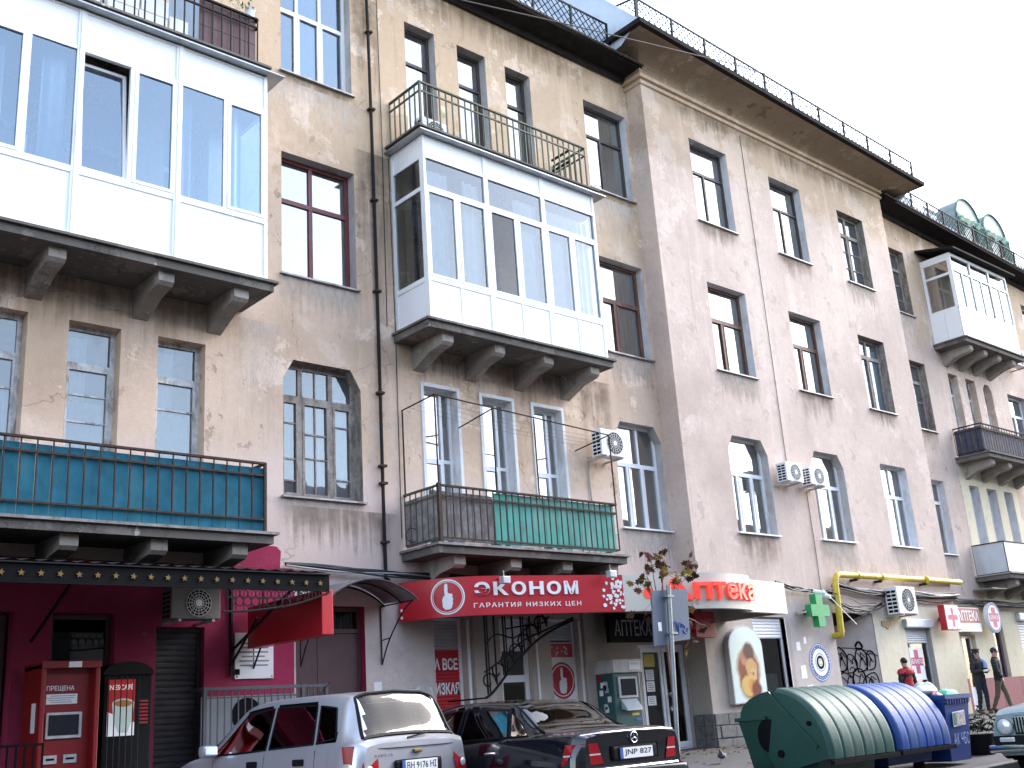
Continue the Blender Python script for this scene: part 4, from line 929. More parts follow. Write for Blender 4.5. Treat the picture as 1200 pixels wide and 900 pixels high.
# stone plinth, block by block
stones = MB().box(0, .001, 0, .001, 0, .001)
pl = MB().box(18.15, 22.92, YB-.02, YB-.001, -.1, 1.0).obj('plinth', 'mortar', BL)
for r in range(3):
    z0 = .28+r*.245; x = 18.13-(.2 if r % 2 else 0)
    while x < 21.1:
        wd = random.uniform(.32, .52); a, b = max(x, 18.13), min(x+wd-.02, 21.14)
        if b-a > .08: MB().cbox(a, b, YB-.05-random.random()*.02, YB-.02, z0+random.uniform(0, .012), z0+.228+random.uniform(-.006, .008), .01).obj('stone', 'plinthA', pl)
        x += wd
    MB().cbox(18.1, 18.135, YB-.02, YB+.22, z0, z0+.23, .008).obj('stone', 'plinthA', pl); MB().cbox(18.1, 18.135, YB+.24, YB+.48, z0, z0+.23, .008).obj('stone', 'plinthA', pl)
# gateway with graffiti
o = framed('gate', 22.98, 23.9, .0, 2.6, YB+.7, 'shutterdark', .06); MB().box(23.04, 23.84, YB+.72, YB+.76, .05, 2.54).obj('gate_leaf', 'shutterdark', o)
MB().quad((22.93, YB+.28, -.2), (22.93, YB+1.3, -.2), (22.93, YB+1.3, 3.06), (22.93, YB+.28, 3.06)).obj('passage_wall', 'groundgrey', BL)
MB().quad((23.9, YB+.75, -.2), (24.68, YB+.02, -.2), (24.68, YB+.02, 3.06), (23.9, YB+.75, 3.06)).obj('passage_wall', 'groundgrey', BL)
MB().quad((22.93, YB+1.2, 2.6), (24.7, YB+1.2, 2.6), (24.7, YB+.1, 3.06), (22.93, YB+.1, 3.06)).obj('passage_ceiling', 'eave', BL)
gf = MB().quad((24.2, YB+.43, .9), (24.203, YB+.43, .9), (24.203, YB+.43, .903), (24.2, YB+.43, .903)).obj('graffiti', 'ink', BL); A = Vector((23.9, YB+.735, 0)); Bv = Vector((24.68, YB+.005, 0))
def gp(u, v): p = A.lerp(Bv, u); return Vector((p.x-.006, p.y-.006, v))
def stroke(pts, w=.028):
    g = MB(); P = smooth_pts([Vector((a, b, 0)) for a, b in pts], 5)
    for i in range(len(P)-1):
        d = (P[i+1]-P[i])
        if d.length < 1e-5: continue
        n_ = Vector((-d.y, d.x, 0)).normalized()*w/2; q = [P[i]-n_, P[i+1]-n_, P[i+1]+n_, P[i]+n_]; g.quad(*[gp(v.x, v.y) for v in q])
    g.obj('spray_stroke', 'ink', gf)
rg = random.Random(5)
def J(a): return rg.uniform(-a, a)
for row, z0, nk in ((0, 1.72, 4), (1, 1.22, 3), (2, .78, 4)):
    u = .05
    for k in range(nk):
        w_ = (.9/nk)*rg.uniform(.85, 1.15); h = rg.uniform(.42, .56)*(1 if row < 2 else .8); zz = z0+J(.05)
        stroke([(u+J(.02), zz), (u-.02+J(.03), zz+h*.6), (u+w_*.25, zz+h+J(.05)), (u+w_*.8, zz+h*.95+J(.05)), (u+w_*.98, zz+h*.5), (u+w_*.72, zz+.03+J(.03)), (u+.01, zz+.01)], rg.uniform(.024, .036))
        stroke([(u+w_*.2, zz+h*.2), (u+w_*(.4+J(.1)), zz+h*(.5+J(.2))), (u+w_*.75, zz+h*(.35+J(.15)))], .022); stroke([(u+w_*.45, zz+h*.5), (u+w_*(.5+J(.2)), zz+h*.85), (u+w_*.8, zz+h*(.7+J(.1)))], .022)
        stroke([(u+w_*.15, zz+h*.85), (u+w_*.6, zz+h*(.6+J(.1)))], .02); u += w_*.93
stroke([(.5, 2.3), (.58, 2.42), (.66, 2.3), (.6, 2.24), (.5, 2.28)], .05); stroke([(.2, 2.3), (.5, 2.26), (.8, 2.18), (.97, 2.05)], .018)
# cream shop window and door of the right part
o = framed('window', 26.12, 27.33, 1.02, 2.76, YB+.12, 'rollergrey', .06, 'glassdark'); lamella(o, 26.17, 27.28, YB+.1, 2.35, 2.74, .06, 'rollergrey')
MB().cbox(26.05, 27.4, YB-.1, YB+.05, 2.72, 2.94, .03).obj('shutter_box', 'rollergrey', o)
MB().quad((26.35, YB+.13, 1.45), (27.0, YB+.13, 1.45), (27.0, YB+.13, 2.25), (26.35, YB+.13, 2.25)).obj('poster', 'white', o)
simple('magenta', (.45, .03, .12), .5, var=.05)
def plus(o, cx, cz, s, y, mat, t=.34, name='cross_emblem'):
    m = MB(); a = s*t; m.add([(cx-a, y, cz-s), (cx+a, y, cz-s), (cx+a, y, cz-a), (cx+s, y, cz-a), (cx+s, y, cz+a), (cx+a, y, cz+a), (cx+a, y, cz+s), (cx-a, y, cz+s), (cx-a, y, cz+a), (cx-s, y, cz+a), (cx-s, y, cz-a), (cx-a, y, cz-a)], [tuple(range(12))]); return m.obj(name, mat, o)
plus(o, 26.67, 1.9, .29, YB+.127, 'magenta'); wtext(o, 'БЛАГО', 26.4, 26.94, 1.85, 1.96, YB+.124, 'white', .02)
o = framed('door', 29.97, 30.73, .5, 2.59, YA+.12, 'pvc', .07); MB().box(30.04, 30.66, YA+.14, YA+.17, .57, 1.2).obj('panel', 'panel', o); MB().quad((30.04, YA+.15, 1.2), (30.66, YA+.15, 1.2), (30.66, YA+.15, 2.52), (30.04, YA+.15, 2.52)).obj('pane', 'glassdark', o)
framed('window', 31.92, 32.53, 1.02, 2.98, YA+.1, 'purpleframe', .1, 'glassdark'); o = framed('roller_shutter', 33.62, 34.48, 1.02, 3.08, YA+.06, 'rollergrey', .05); lamella(o, 33.67, 34.43, YA+.08, 1.05, 3.0, .08, 'rollergrey')
MB().cbox(33.5, 34.6, YA-.14, YA+.04, 3.0, 3.25, .05).obj('shutter_box', 'rollergrey', o)
framed('window', 36.22, 37.18, 1.02, 2.98, YA+.1, 'pvc', .07, 'glassdark')
for a, b in ((28.87, 29.93), (30.78, 31.8), (31.82, 33.0), (33.02, 34.6), (34.62, 36.6)): MB().box(a, b, YA-.03, YA-.001, .2, 1.42).obj('plinth_panel', 'maroonpaint', BL)

# ------------------------------------------------------------------ awning with stars over the left shop
aw = thing('shop_awning', 'dark awning edged with small gold stars over the pink shop front', 'awning', (5.6, YA, 3.2))
n = 108; m = MB()
for k in range(n+1):
    x = -3.0+(8.02+3.0)*k/n; dz = .012*math.cos(k*math.pi)  # sheet deepened and run on left out of view to shade the shop front
    m.v += [(x, 12.58, 3.165+dz), (x, YA-.01, 3.52+dz)]
m.f += [(2*k, 2*k+2, 2*k+3, 2*k+1) for k in range(n)]; m.obj('roof_sheet', 'darkmetal', aw)
MB().box(-3.0, 8.02, 12.6, 12.62, 2.91, 3.14).obj('valance', 'black', aw); MB().box(-3.0, 8.02, 12.57, 12.6, 3.13, 3.145).obj('edge_bar', 'darkmetal', aw)
def starpoly(r): return [((r if k % 2 == 0 else r*.45)*math.sin(k*math.pi/5), (r if k % 2 == 0 else r*.45)*math.cos(k*math.pi/5)) for k in range(10)]
me = MB().prism(starpoly(.04), lambda a, b, t: (a, t, b), -.012, 0).mesh('star', 'gold')
for k in range(28): 
    so_ = inst(me, 'star', aw, (2.15+k*.212, 12.598, 3.02)); so_.rotation_euler = (0, random.uniform(-.3, .3), 0)
tor = MB().tube([(.055*math.cos(t*math.pi/6), 0, .055*math.sin(t*math.pi/6)) for t in range(13)], .008, 4).mesh('scroll', 'darkmetal')
for k in range(14):
    x = 6.55+k*.11; zb = 2.68+.24*(k/13)**1.5
    for j in range(3):
        z = 2.86-j*.1
        if z > zb-.02: inst(tor, 'scroll', aw, (x+(.05 if j % 2 else 0), 12.61, z))
    MB().cyl((x, 12.61, max(zb-.06, 2.62)), (x, 12.61, 2.92), .006, 4).obj('scroll_bar', 'darkmetal', aw)
MB().tube(smooth_pts([(6.48, 12.61, 2.63), (6.9, 12.61, 2.65), (7.5, 12.61, 2.74), (8.02, 12.61, 2.9)], 6), .014, 6).obj('arch_bar', 'darkmetal', aw)
MB().box(7.82, 7.85, YA-.05, YA-.005, 2.0, 3.42).obj('wall_bracket', 'darkmetal', aw); MB().bar((7.835, YA-.03, 2.35), (7.835, 13.0, 3.12), .03, .03).obj('strut', 'darkmetal', aw)
MB().bar((7.835, YA-.03, 2.15), (7.835, 14.2, 2.75), .025, .025).obj('strut', 'darkmetal', aw)
for x in (2.4, 5.0): MB().bar((x, YA-.03, 2.5), (x, 13.4, 3.2), .03, .03).obj('strut', 'darkmetal', aw)
# red blade sign
bs = thing('blade_sign', 'plain dark red box sign jutting out from the wall beside the brown door', 'sign', (8.15, 14.9, 2.4))
MB().cbox(8.06, 8.24, 12.86, 14.9, 2.38, 2.98, .01).obj('box', 'red', bs)
for yy in (13.6, 14.6): MB().bar((8.15, yy, 2.97), (8.15, yy, 3.32), .025, .025).obj('hanger', 'darkmetal', bs)
MB().bar((8.2, YA-.02, 2.1), (8.2, 14.75, 2.4), .02, .02).obj('wall_strut', 'darkmetal', bs); MB().bar((8.2, YA-.02, 2.1), (8.2, YA-.02, 2.5), .02, .02).obj('wall_strut', 'darkmetal', bs)
# plaque
pq = thing('wall_plaque', 'white stone plaque with grey lettering on the pink wall', 'plaque', (8.2, YA, 1.95))
MB().cbox(7.9, 8.53, YA-.03, YA-.002, 1.96, 2.62, .006).obj('slab', 'white', pq); hbars(pq, 7.96, 8.47, 2.12, 2.5, YA-.0325, 6)
for q in ((7.93, 1.99), (8.5, 1.99)): disc((*[q[0]], YA-.034, q[1]), .012, 8).obj('screw', 'ink', pq)
MB().box(7.9, 7.97, YA-.045, YA-.031, 2.02, 2.1).obj('sticker', 'black', pq)
# curved canopy over the brown door
cv = thing('door_canopy', 'smoky curved canopy on thin iron brackets above the brown double door', 'canopy', (9.75, YA, 3.1))
simple('polycarb', (.16, .15, .16), .3, var=.1)
def arcp(t): return (8.98+1.6*t, 3.07+.3*math.sin(math.pi*t)**.8)
m = MB(); n = 16
for k in range(n+1): x, z = arcp(k/n); m.v += [(x, 14.05, z-.02), (x, YA-.01, z+.02)]
m.f += [(2*k, 2*k+2, 2*k+3, 2*k+1) for k in range(n)]; m.obj('sheet', 'polycarb', cv, smooth=True)
for yy in (14.06, 14.5, 14.97): MB().tube([(arcp(k/n)[0], yy, arcp(k/n)[1]-.03) for k in range(n+1)], .014, 5).obj('rib', 'darkmetal', cv)
for x in (9.0, 10.5):
    MB().cyl((x, YA-.02, 2.12), (x, YA-.02, 3.05), .012, 5).obj('wall_bracket', 'darkmetal', cv)
    MB().tube(smooth_pts([(x, YA-.02, 2.12), (x, 14.75, 2.5), (x, 14.35, 2.9), (x, 14.06, 3.05)], 5), .012, 5).obj('strut', 'darkmetal', cv)
    MB().cyl((x, YA-.02, 2.5), (x, 14.74, 2.52), .01, 5).obj('strut', 'darkmetal', cv); MB().cyl((x, YA-.02, 3.04), (x, 14.06, 3.04), .012, 5).obj('strut', 'darkmetal', cv)

# ------------------------------------------------------------------ red shop sign and pharmacy fascia on one curved canopy
RED = smooth_pts([(10.83, 14.92, 0), (11.18, 14.22, 0), (11.62, 13.84, 0), (12.4, 13.58, 0), (13.1, 13.37, 0), (13.72, 13.18, 0), (14.24, 13.03, 0)], 8)
CRM = smooth_pts([(14.24, 13.03, 0), (14.66, 12.91, 0), (15.05, 12.78, 0), (15.35, 12.52, 0), (15.75, 12.36, 0), (16.2, 12.31, 0), (16.75, 12.37, 0), (17.15, 12.5, 0), (17.3, 12.68, 0)], 8)
FLAT = [Vector((17.2, 12.72, 0)), Vector((18.9, 12.95, 0))]
def arclen(P):
    s = [0]
    for a, b in zip(P[:-1], P[1:]): s.append(s[-1]+(b-a).length)
    return s
def on_path(P, S, s):
    s = max(0, min(S[-1]-1e-5, s)); i = max(k for k in range(len(S)-1) if S[k] <= s)
    d = (P[i+1]-P[i]).normalized(); p = P[i]+d*(s-S[i]); return p, Vector((d.y, -d.x, 0))     # normal to the street
def strip(P, z0, z1, off=0., th=.0):
    m = MB(); nn = len(P)
    for i, p in enumerate(P):
        d = (P[min(i+1, nn-1)]-P[max(i-1, 0)]).normalized(); q = p+Vector((d.y, -d.x, 0))*off; r = p-Vector((d.y, -d.x, 0))*.12
        m.v += [(q.x, q.y, z0), (q.x, q.y, z1), (r.x, r.y, z0), (r.x, r.y, z1)]
    for i in range(nn-1): b = 4*i; m.f += [(b, b+4, b+5, b+1), (b+2, b+3, b+7, b+6), (b, b+2, b+6, b+4), (b+1, b+5, b+7, b+3)]
    m.f += [(0, 1, 3, 2), (4*nn-4, 4*nn-2, 4*nn-1, 4*nn-3)]
    return m
def bent(P, vs, fs, off):
    S = arclen(P); out = []
    for s, z, w_ in vs: p, n_ = on_path(P, S, s); q = p+n_*(off+w_); out.append((q.x, q.y, z))
    return MB().add(out, fs)
ZB, ZT = 2.79, 3.42
sg = thing('shop_sign', 'long curved red sign with thumbs-up emblem and white lettering', 'sign', (12.5, 13.6, ZB))
SR = arclen(RED); LR = SR[-1]
strip(RED, ZB, ZT).obj('panel', 'red', sg, smooth=False)
def s_at(P, S, px):      # arc length where the path reaches this X
    for i in range(len(P)-1):
        if P[i].x <= px <= P[i+1].x: return S[i]+(px-P[i].x)/(P[i+1].x-P[i].x)*(S[i+1]-S[i])
    return S[-1]
xa, xb = s_at(RED, SR, 11.56), s_at(RED, SR, 13.42)
vs, fs = [], []
word = 'ЭКОНОМ'; cell = (xb-xa)/6
for k, ch in enumerate(word):
    v, f2 = fit_text(ch, xa+k*cell+.02, xa+(k+1)*cell-.045, 3.1, 3.32, .035, .012); bent(RED, v, f2, .016).obj('letter', 'white', sg)
v, f2 = fit_text('ГАРАНТИЯ НИЗКИХ ЦЕН', xa, xb, 2.895, 2.985, .012, 0, 1.25); bent(RED, v, f2, .008).obj('lettering', 'white', sg)
sc_ = s_at(RED, SR, 11.24)
def ringv(s, z, r, ri, n=36):
    vs, fs = [], []
    for k in range(n): t = 2*math.pi*k/n; vs += [(s+r*math.cos(t), z+r*math.sin(t), 0), (s+ri*math.cos(t), z+ri*math.sin(t), 0)]
    return vs, [(2*k, 2*((k+1) % n), 2*((k+1) % n)+1, 2*k+1) for k in range(n)]
for r, ri in ((.285, .262), (.25, .24)): bent(RED, *ringv(sc_, 3.11, r, ri), .008).obj('emblem_ring', 'white', sg)
P_ = [(-.1, .1), (-.12, .35), (-.1, .62), (-.02, .7), (.06, .62), (.05, .32), (.07, .2), (.24, .18), (.3, .1), (.27, 0), (.31, -.08), (.28, -.2), (.3, -.28), (.25, -.4), (.24, -.5), (.14, -.58), (-.1, -.58), (-.22, -.45), (-.24, -.1), (-.18, .05)]
bent(RED, [(sc_+a*.33-.01, 3.1+b*.33, 0) for a, b in P_], [tuple(range(len(P_)))], .009).obj('thumb_emblem', 'white', sg)
for k in range(46):      # white fruit pattern at the right end
    s = LR-.42+.42*random.random()**.8; z = ZB+.04+random.random()*.54; r = random.uniform(.022, .042)
    n = 7; ph = random.random()*6
    bent(RED, [(min(LR, s)+r*random.uniform(.7, 1.1)*math.cos(ph+2*math.pi*j/n), min(ZT-.01, z+r*random.uniform(.7, 1.1)*math.sin(ph+2*math.pi*j/n)), 0) for j in range(n)], [tuple(range(n))], .008+.0002*k).obj('fruit_print', 'white', sg)
for z in (2.85, 2.97): bent(RED, *ringv(.05, z, .025, .0), .008).obj('edge_print', 'white', sg)
ph = thing('pharmacy_sign', 'cream bulging fascia with glowing red pharmacy lettering', 'sign', (16, 12.8, ZB))
strip(CRM, ZB+.002, ZT).obj('panel', 'cream', ph, smooth=True); strip(FLAT, ZB+.01, ZT-.01).obj('panel', 'cream', ph)
MB().box(18.78, 18.9, 13.08, YB-.002, ZB+.02, ZT-.02).obj('panel', 'cream', ph)
SCc = arclen(CRM); W = [('А', 14.95, 15.40, .38), ('п', 15.43, 15.77, .3), ('т', 15.79, 16.09, .3), ('е', 16.12, 16.43, .3), ('к', 16.46, 16.76, .3), ('а', 16.79, 17.1, .3)]
for ch, u0, u1, h in W:
    v, f2 = fit_text(ch, s_at(CRM, SCc, u0), s_at(CRM, SCc, u1), 2.95, 2.95+h, .025, .03); bent(CRM, v, f2, .05).obj('letter', 'redled', ph)
sx = s_at(CRM, SCc, 14.72); bent(CRM, *ringv(sx, 3.1, .1, .0), .012).obj('letter_swash', 'redled', ph)
cp = thing('canopy_roof', 'flat canopy behind the curved red and cream signs', 'canopy', (15, YA, 3.3))
pts = [(p.x, p.y+.05) for p in RED[2:]]+[(p.x, p.y+.06) for p in CRM[1:-4]]+[(17.3, 12.85), (18.8, 13.05), (18.8, YB-.005), (18.12, YB-.005), (18.12, YA-.005), (10.95, YA-.005)]
m = MB(); m.prism(pts, lambda a, b, t: (a, b, t), 3.24, 3.3); m.obj('deck', 'eave', cp)
simple('floodgrey', (.42, .43, .45), .4, .3)
for x, yy, dz, q in ((11.95, 13.62, 3.32, 'first'), (13.85, 13.02, 3.4, 'second')):
    fl = thing('floodlight', 'small grey floodlight clipped over the red sign near its left lettering' if q == 'first' else 'small grey floodlight clipped over the red sign by its fruit pattern', 'floodlight', (x, yy, dz), 'floodlights on the red sign')
    MB().cbox(x-.08, x+.08, yy-.16, yy-.05, dz-.06, dz+.06, .015).obj('housing', 'floodgrey', fl); MB().bar((x, yy-.05, dz), (x, yy+.15, dz+.06), .02, .02).obj('arm', 'darkmetal', fl); MB().cyl((x, yy-.08, dz+.06), (x, yy-.08, dz+.16), .01, 5).obj('bracket', 'chrome', fl)
# wrought iron tendrils under the red sign
wi = thing('wrought_iron_bracket', 'black wrought iron stair-like tracery hanging below the red sign', 'ironwork', (12.5, 14.0, 1.6))
for k in range(8):
    x = 11.85+k*.2; yb = 13.98; zb = 1.55+.155*k
    MB().cyl((x, yb, zb), (x, yb, 2.8), .017, 5).obj('upright', 'black', wi)
    if k % 2 == 0: MB().cyl((x+.05, yb, zb+.02), (x+.05, yb, 2.8), .013, 5).obj('upright', 'black', wi)
    MB().tube([(x+.02+.16*math.cos(t*.42)*(1-t/20), yb, zb+.2+.16*math.sin(t*.42)*(1-t/20)) for t in range(15)], .014, 5).obj('scroll', 'black', wi)
MB().tube(smooth_pts([(11.8, 13.98, 1.5), (12.0, 13.98, 1.62), (12.5, 13.98, 2.05), (13.0, 13.98, 2.4), (13.5, 13.98, 2.62), (13.9, 13.98, 2.75)], 6), .022, 5).obj('sweep', 'black', wi)
MB().tube(smooth_pts([(11.8, 13.98, 1.9), (12.2, 13.98, 2.1), (12.7, 13.98, 2.4), (13.3, 13.98, 2.6), (13.9, 13.98, 2.79)], 6), .016, 5).obj('sweep', 'black', wi)
MB().tube(smooth_pts([(11.86, 13.98, 2.35), (12.1, 13.98, 2.5), (12.5, 13.98, 2.45), (12.9, 13.98, 2.7)], 6), .014, 5).obj('sweep', 'black', wi)
MB().cyl((11.82, 13.98, 1.5), (11.82, YA, 1.5), .014, 5).obj('stay', 'black', wi); MB().cyl((13.2, 13.98, 2.7), (13.2, YA, 2.7), .014, 5).obj('stay', 'black', wi)
# dark pharmacy sign over the doors, small red box, leaf-shaped ornaments
ds = thing('dark_sign', 'unlit black pharmacy sign above the glass doors', 'sign', (16.1, 14.6, 2.4))
MB().cbox(15.46, 16.75, 14.6, 14.7, 2.42, 2.96, .01).obj('box', 'black', ds); wtext(ds, 'АПТЕКА', 15.6, 16.65, 2.54, 2.84, 14.597, 'inkgrey', .01)
MB().box(15.9, 16.3, 14.7, YA, 2.6, 2.7).obj('bracket', 'darkmetal', ds)
rb_ = thing('red_box_sign', 'small square red box sign behind the street sign post', 'sign', (17.7, 14.2, 2.45))
MB().cbox(17.42, 18.05, 14.12, 14.24, 2.46, 2.97, .01).obj('box', 'red', rb_); MB().bar((17.7, 14.24, 2.75), (17.7, YA, 2.75), .03, .03).obj('bracket', 'darkmetal', rb_)
# payment terminal by the doors
at_ = thing('payment_terminal', 'dark green payment terminal beside the pharmacy doors', 'terminal', (15.7, 14.7, .3))
gzt = gz(15.7, 14.6)
MB().cbox(15.33, 16.06, 14.5, 14.97, gzt, 1.98, .02).obj('cabinet', 'terminal', at_); MB().cbox(15.3, 16.09, 14.44, 14.97, 1.85, 2.1, .02).obj('head_box', 'greyplast', at_)
MB().box(15.72, 16.03, 14.43, 14.44, 1.9, 2.06).obj('logo_plate', 'white', at_); wtext(at_, 'ИЗНОС', 15.75, 16.0, 1.99, 2.04, 14.428, 'inkgrey'); 
MB().box(15.45, 15.95, 14.47, 14.5, 1.4, 1.78).obj('screen_bezel', 'greyplast', at_); MB().box(15.5, 15.9, 14.462, 14.47, 1.44, 1.74).obj('screen', 'screen', at_)
m = MB(); m.prism([(14.5, 1.38), (14.36, 1.2), (14.36, 1.17), (14.5, 1.2)], lambda a, b, t: (t, a, b), 15.5, 15.93); m.obj('key_shelf', 'rollergrey', at_)
for k in range(9):
    yy, z = 14.53+random.random()*.3, 1.15+random.random()*.6; MB().box(15.322, 15.33, yy, yy+.09, z, z+.1).obj('sticker', random.choice(['white', 'blueink', 'rollergrey', 'darkred']), at_)
simple('stickeryellow', (.6, .5, .05), .5)
MB().box(15.75, 15.95, 14.492, 14.5, 1.08, 1.12).obj('sticker', 'stickeryellow', at_); MB().box(15.85, 16.04, 14.492, 14.5, .98, 1.03).obj('sticker', 'blueink', at_)
# mother-and-child light box
m_, t_, p_ = nodes_of('babyprint'); pos = N(t_, 'ShaderNodeNewGeometry').outputs['Position']
def blob(t, c, r, soft):
    d = N(t, 'ShaderNodeVectorMath', operation='DISTANCE'); t.links.new(pos, d.inputs[0]); d.inputs[1].default_value = c
    nn = math_(t, 'ADD', d.outputs['Value'], math_(t, 'MULTIPLY', noise(t, 9, 4, .6, pos), .09)); return ramp(t, nn, r+.045-soft, r+.045+soft, 1, 0)
c = mix(t_, blob(t_, (19.3, 14.37, 1.9), .62, .3), (.62, .74, .80), (.70, .78, .66)); 
for (x, z, r, s, col) in ((19.3, 1.85, .38, .07, (.24, .07, .03)), (19.28, 1.55, .33, .06, (.24, .06, .02)), (19.22, 2.08, .16, .03, (.42, .19, .11)), (19.36, 2.2, .18, .04, (.10, .04, .03)), (19.16, 1.98, .07, .02, (.45, .22, .13)), (19.4, 1.86, .19, .025, (.55, .33, .14)), (19.43, 1.72, .13, .02, (.62, .40, .18)), (19.22, 1.5, .21, .025, (.62, .42, .12)), (19.37, 1.5, .14, .02, (.62, .27, .06)), (19.5, 1.42, .17, .04, (.17, .03, .02)), (19.44, 1.75, .03, .02, (.25, .1, .05)), (19.36, 1.76, .025, .02, (.25, .1, .05))):
    c = mix(t_, blob(t_, (x, 14.37, z), r, s), c, col)
t_.links.new(c, p_.inputs['Base Color']); p_.inputs['Roughness'].default_value = .3; MATS['babyprint'] = m_
lb = thing('picture_light_box', 'arched white light box with a soft picture of mother and baby', 'sign', (19.25, YB, 1.1))
arch = [(18.72, 1.15), (19.86, 1.18), (19.86, 2.3)]+[(19.29+.57*math.cos(k*math.pi/12), 2.3+.42*math.sin(k*math.pi/12)) for k in range(1, 12)]+[(18.72, 2.3)]
MB().prism(arch, lambda a, b, t: (a, t, b), YB-.13, YB-.002).obj('case', 'greyplast', lb)
inner = [(19.29+(a-19.29)*.96, 1.9+(b-1.9)*.97) for a, b in arch]; MB().add([(a, YB-.133, b) for a, b in inner], [tuple(range(len(inner)))]).obj('picture', 'babyprint', lb)
# green cross
gc = thing('green_cross_sign', 'green pharmacy cross jutting from the pillar near the gateway', 'sign', (21.9, 14.3, 2.7))
def plusp(s, t=.36): a = s*t; return [(-a, -s), (a, -s), (a, -a), (s, -a), (s, a), (a, a), (a, s), (-a, s), (-a, a), (-s, a), (-s, -a), (-a, -a)]
m = MB(); m.prism(plusp(.36), lambda a, b, t: (21.86+a, t, 3.05+b), 14.1, 14.26); m.obj('cross', 'green', gc); MB().box(21.45, 21.5, 14.2, YB, 3.0, 3.05).obj('bracket', 'chrome', gc); MB().box(21.75, 21.95, 14.26, YB, 3.0, 3.1).obj('bracket', 'darkmetal', gc)
# round blue sticker
rs_ = thing('round_poster', 'round white and blue ring poster on the pillar below the green cross', 'poster', (22.17, YB, 1.5))
for k, (r, ri, mt) in enumerate(((.42, 0, 'blueink'), (.40, .385, 'white'), (.30, 0, 'white'), (.2, .185, 'blueink'), (.15, .09, 'ink'), (.07, 0, 'stickeryellow'), (.045, 0, 'white'))): disc((22.15, YB-.006-.0012*k, 1.94), r, 40, ri).obj('print_ring', mt, rs_)
for k in range(30):
    a = 2*math.pi*k/30
    if k % 10 < 8: disc((22.15+.345*math.cos(a), YB-.0165, 1.94+.345*math.sin(a)), .014, 6).obj('rim_print', 'white', rs_)
# torn paper bills on the pillar
for k, (x, z, w2, h2) in enumerate(((21.35, 1.6, .22, .3), (21.3, 2.2, .16, .2), (21.5, 1.25, .25, .22), (21.6, 2.35, .12, .16))):
    tag(MB().quad((x, YB-.004-.001*k, z), (x+w2, YB-.006, z+.01), (x+w2*.95, YB-.006, z+h2), (x+.02, YB-.004, z+h2*.92)).obj('paper_bill', 'white'), ('torn white paper bill at the height of the round poster', 'small white bill high on the grey pillar', 'low white bill on the grey pillar beside the bins', 'smallest white bill right under the green cross')[k], 'paper bill', 'bills pasted on the pillar')
# paper and whitewashed scrawl on the grey wall
tag(MB().quad((10.35, YA-.004, 1.66), (10.5, YA-.004, 1.66), (10.49, YA-.004, 1.86), (10.34, YA-.004, 1.85)).obj('paper_bill', 'white'), 'small white notice on the grey wall right of the brown door', 'paper bill')
m = MB(); pts = [(10.6, 1.4), (11.55, 1.4), (11.5, 1.74), (11.3, 1.8), (11.15, 1.72), (10.9, 1.72), (10.65, 1.6)]; m.add([(a, YA-.004, b) for a, b in pts], [tuple(range(len(pts)))]); wp = m.obj('whitewash_patch', 'whitewash', BL)
g = MB()
for (pts) in ([(10.72, 1.5), (10.78, 1.62), (10.84, 1.5)], [(11.0, 1.48), (11.02, 1.66)], [(11.12, 1.66), (11.14, 1.5), (11.22, 1.5), (11.24, 1.66)], [(11.42, 1.64), (11.32, 1.62), (11.32, 1.52), (11.42, 1.5)]):
    for a, b in zip(pts[:-1], pts[1:]): g.bar((a[0], YA-.0085, a[1]), (b[0], YA-.0085, b[1]), .006, .022)
g.obj('scrawl', 'inkgrey', wp)
# light boxes by the far pharmacy
lx = thing('cross_light_box', 'red edged white light box with pink cross on the corner of the cream wall', 'sign', (27.9, 14.2, 2.6))
MB().cbox(27.55, 28.3, 14.12, 14.3, 2.64, 3.28, .01).obj('case', 'red', lx); MB().quad((27.58, 14.117, 2.66), (28.28, 14.117, 2.66), (28.28, 14.117, 3.26), (27.58, 14.117, 3.26)).obj('face', 'white', lx); plus(lx, 27.93, 2.96, .24, 14.115, 'magenta', .26); disc((27.93, 14.116, 2.9), .27, 32, .25).obj('face_ring', 'magenta', lx); MB().box(27.9, 28.0, 14.3, YB, 2.9, 3.0).obj('bracket', 'darkmetal', lx)
px_ = thing('pharmacy_board', 'maroon and white pharmacy board over the far shop door', 'sign', (30.1, 14.8, 2.65))
MB().cbox(29.35, 30.72, 14.74, 14.82, 2.66, 3.32, .01).obj('board', 'white', px_); MB().quad((29.4, 14.737, 2.9), (30.69, 14.737, 2.9), (30.69, 14.737, 3.3), (29.4, 14.737, 3.3)).obj('field', 'darkred', px_); wtext(px_, 'АПТЕКА', 29.44, 30.65, 2.96, 3.24, 14.734, 'white', .03); MB().box(29.8, 30.2, 14.82, YA, 2.9, 3.0).obj('bracket', 'darkmetal', px_)
cs = thing('round_cross_sign', 'round white hanging sign with magenta cross and blue rim', 'sign', (31.3, 14.7, 2.78))
MB().cyl((31.33, 14.62, 3.05), (31.33, 14.72, 3.05), .42, 32).obj('disc', 'white', cs, smooth=True); disc((31.33, 14.617, 3.05), .41, 32, .35).obj('rim', 'blueink', cs); plus(cs, 31.33, 3.05, .28, 14.616, 'magenta', .42); wtext(cs, 'БЛАГО', 31.1, 31.56, 3.0, 3.1, 14.614, 'white', .02); MB().box(30.9, 31.9, 14.66, 14.69, 3.45, 3.48).obj('hanger', 'darkmetal', cs); MB().box(31.85, 31.9, 14.66, YA, 3.45, 3.48).obj('hanger', 'darkmetal', cs)
ym = thing('yellow_wall_plate', 'little yellow brown arrow plate on the cream wall under the air conditioner', 'plate', (25.25, YB, 2.68))
MB().prism([(25.02, 2.88), (25.48, 2.88), (25.48, 2.78), (25.36, 2.76), (25.27, 2.68), (25.15, 2.75), (25.02, 2.77)], lambda a, b, t: (a, t, b), YB-.02, YB-.002).obj('plate', 'gold', ym)
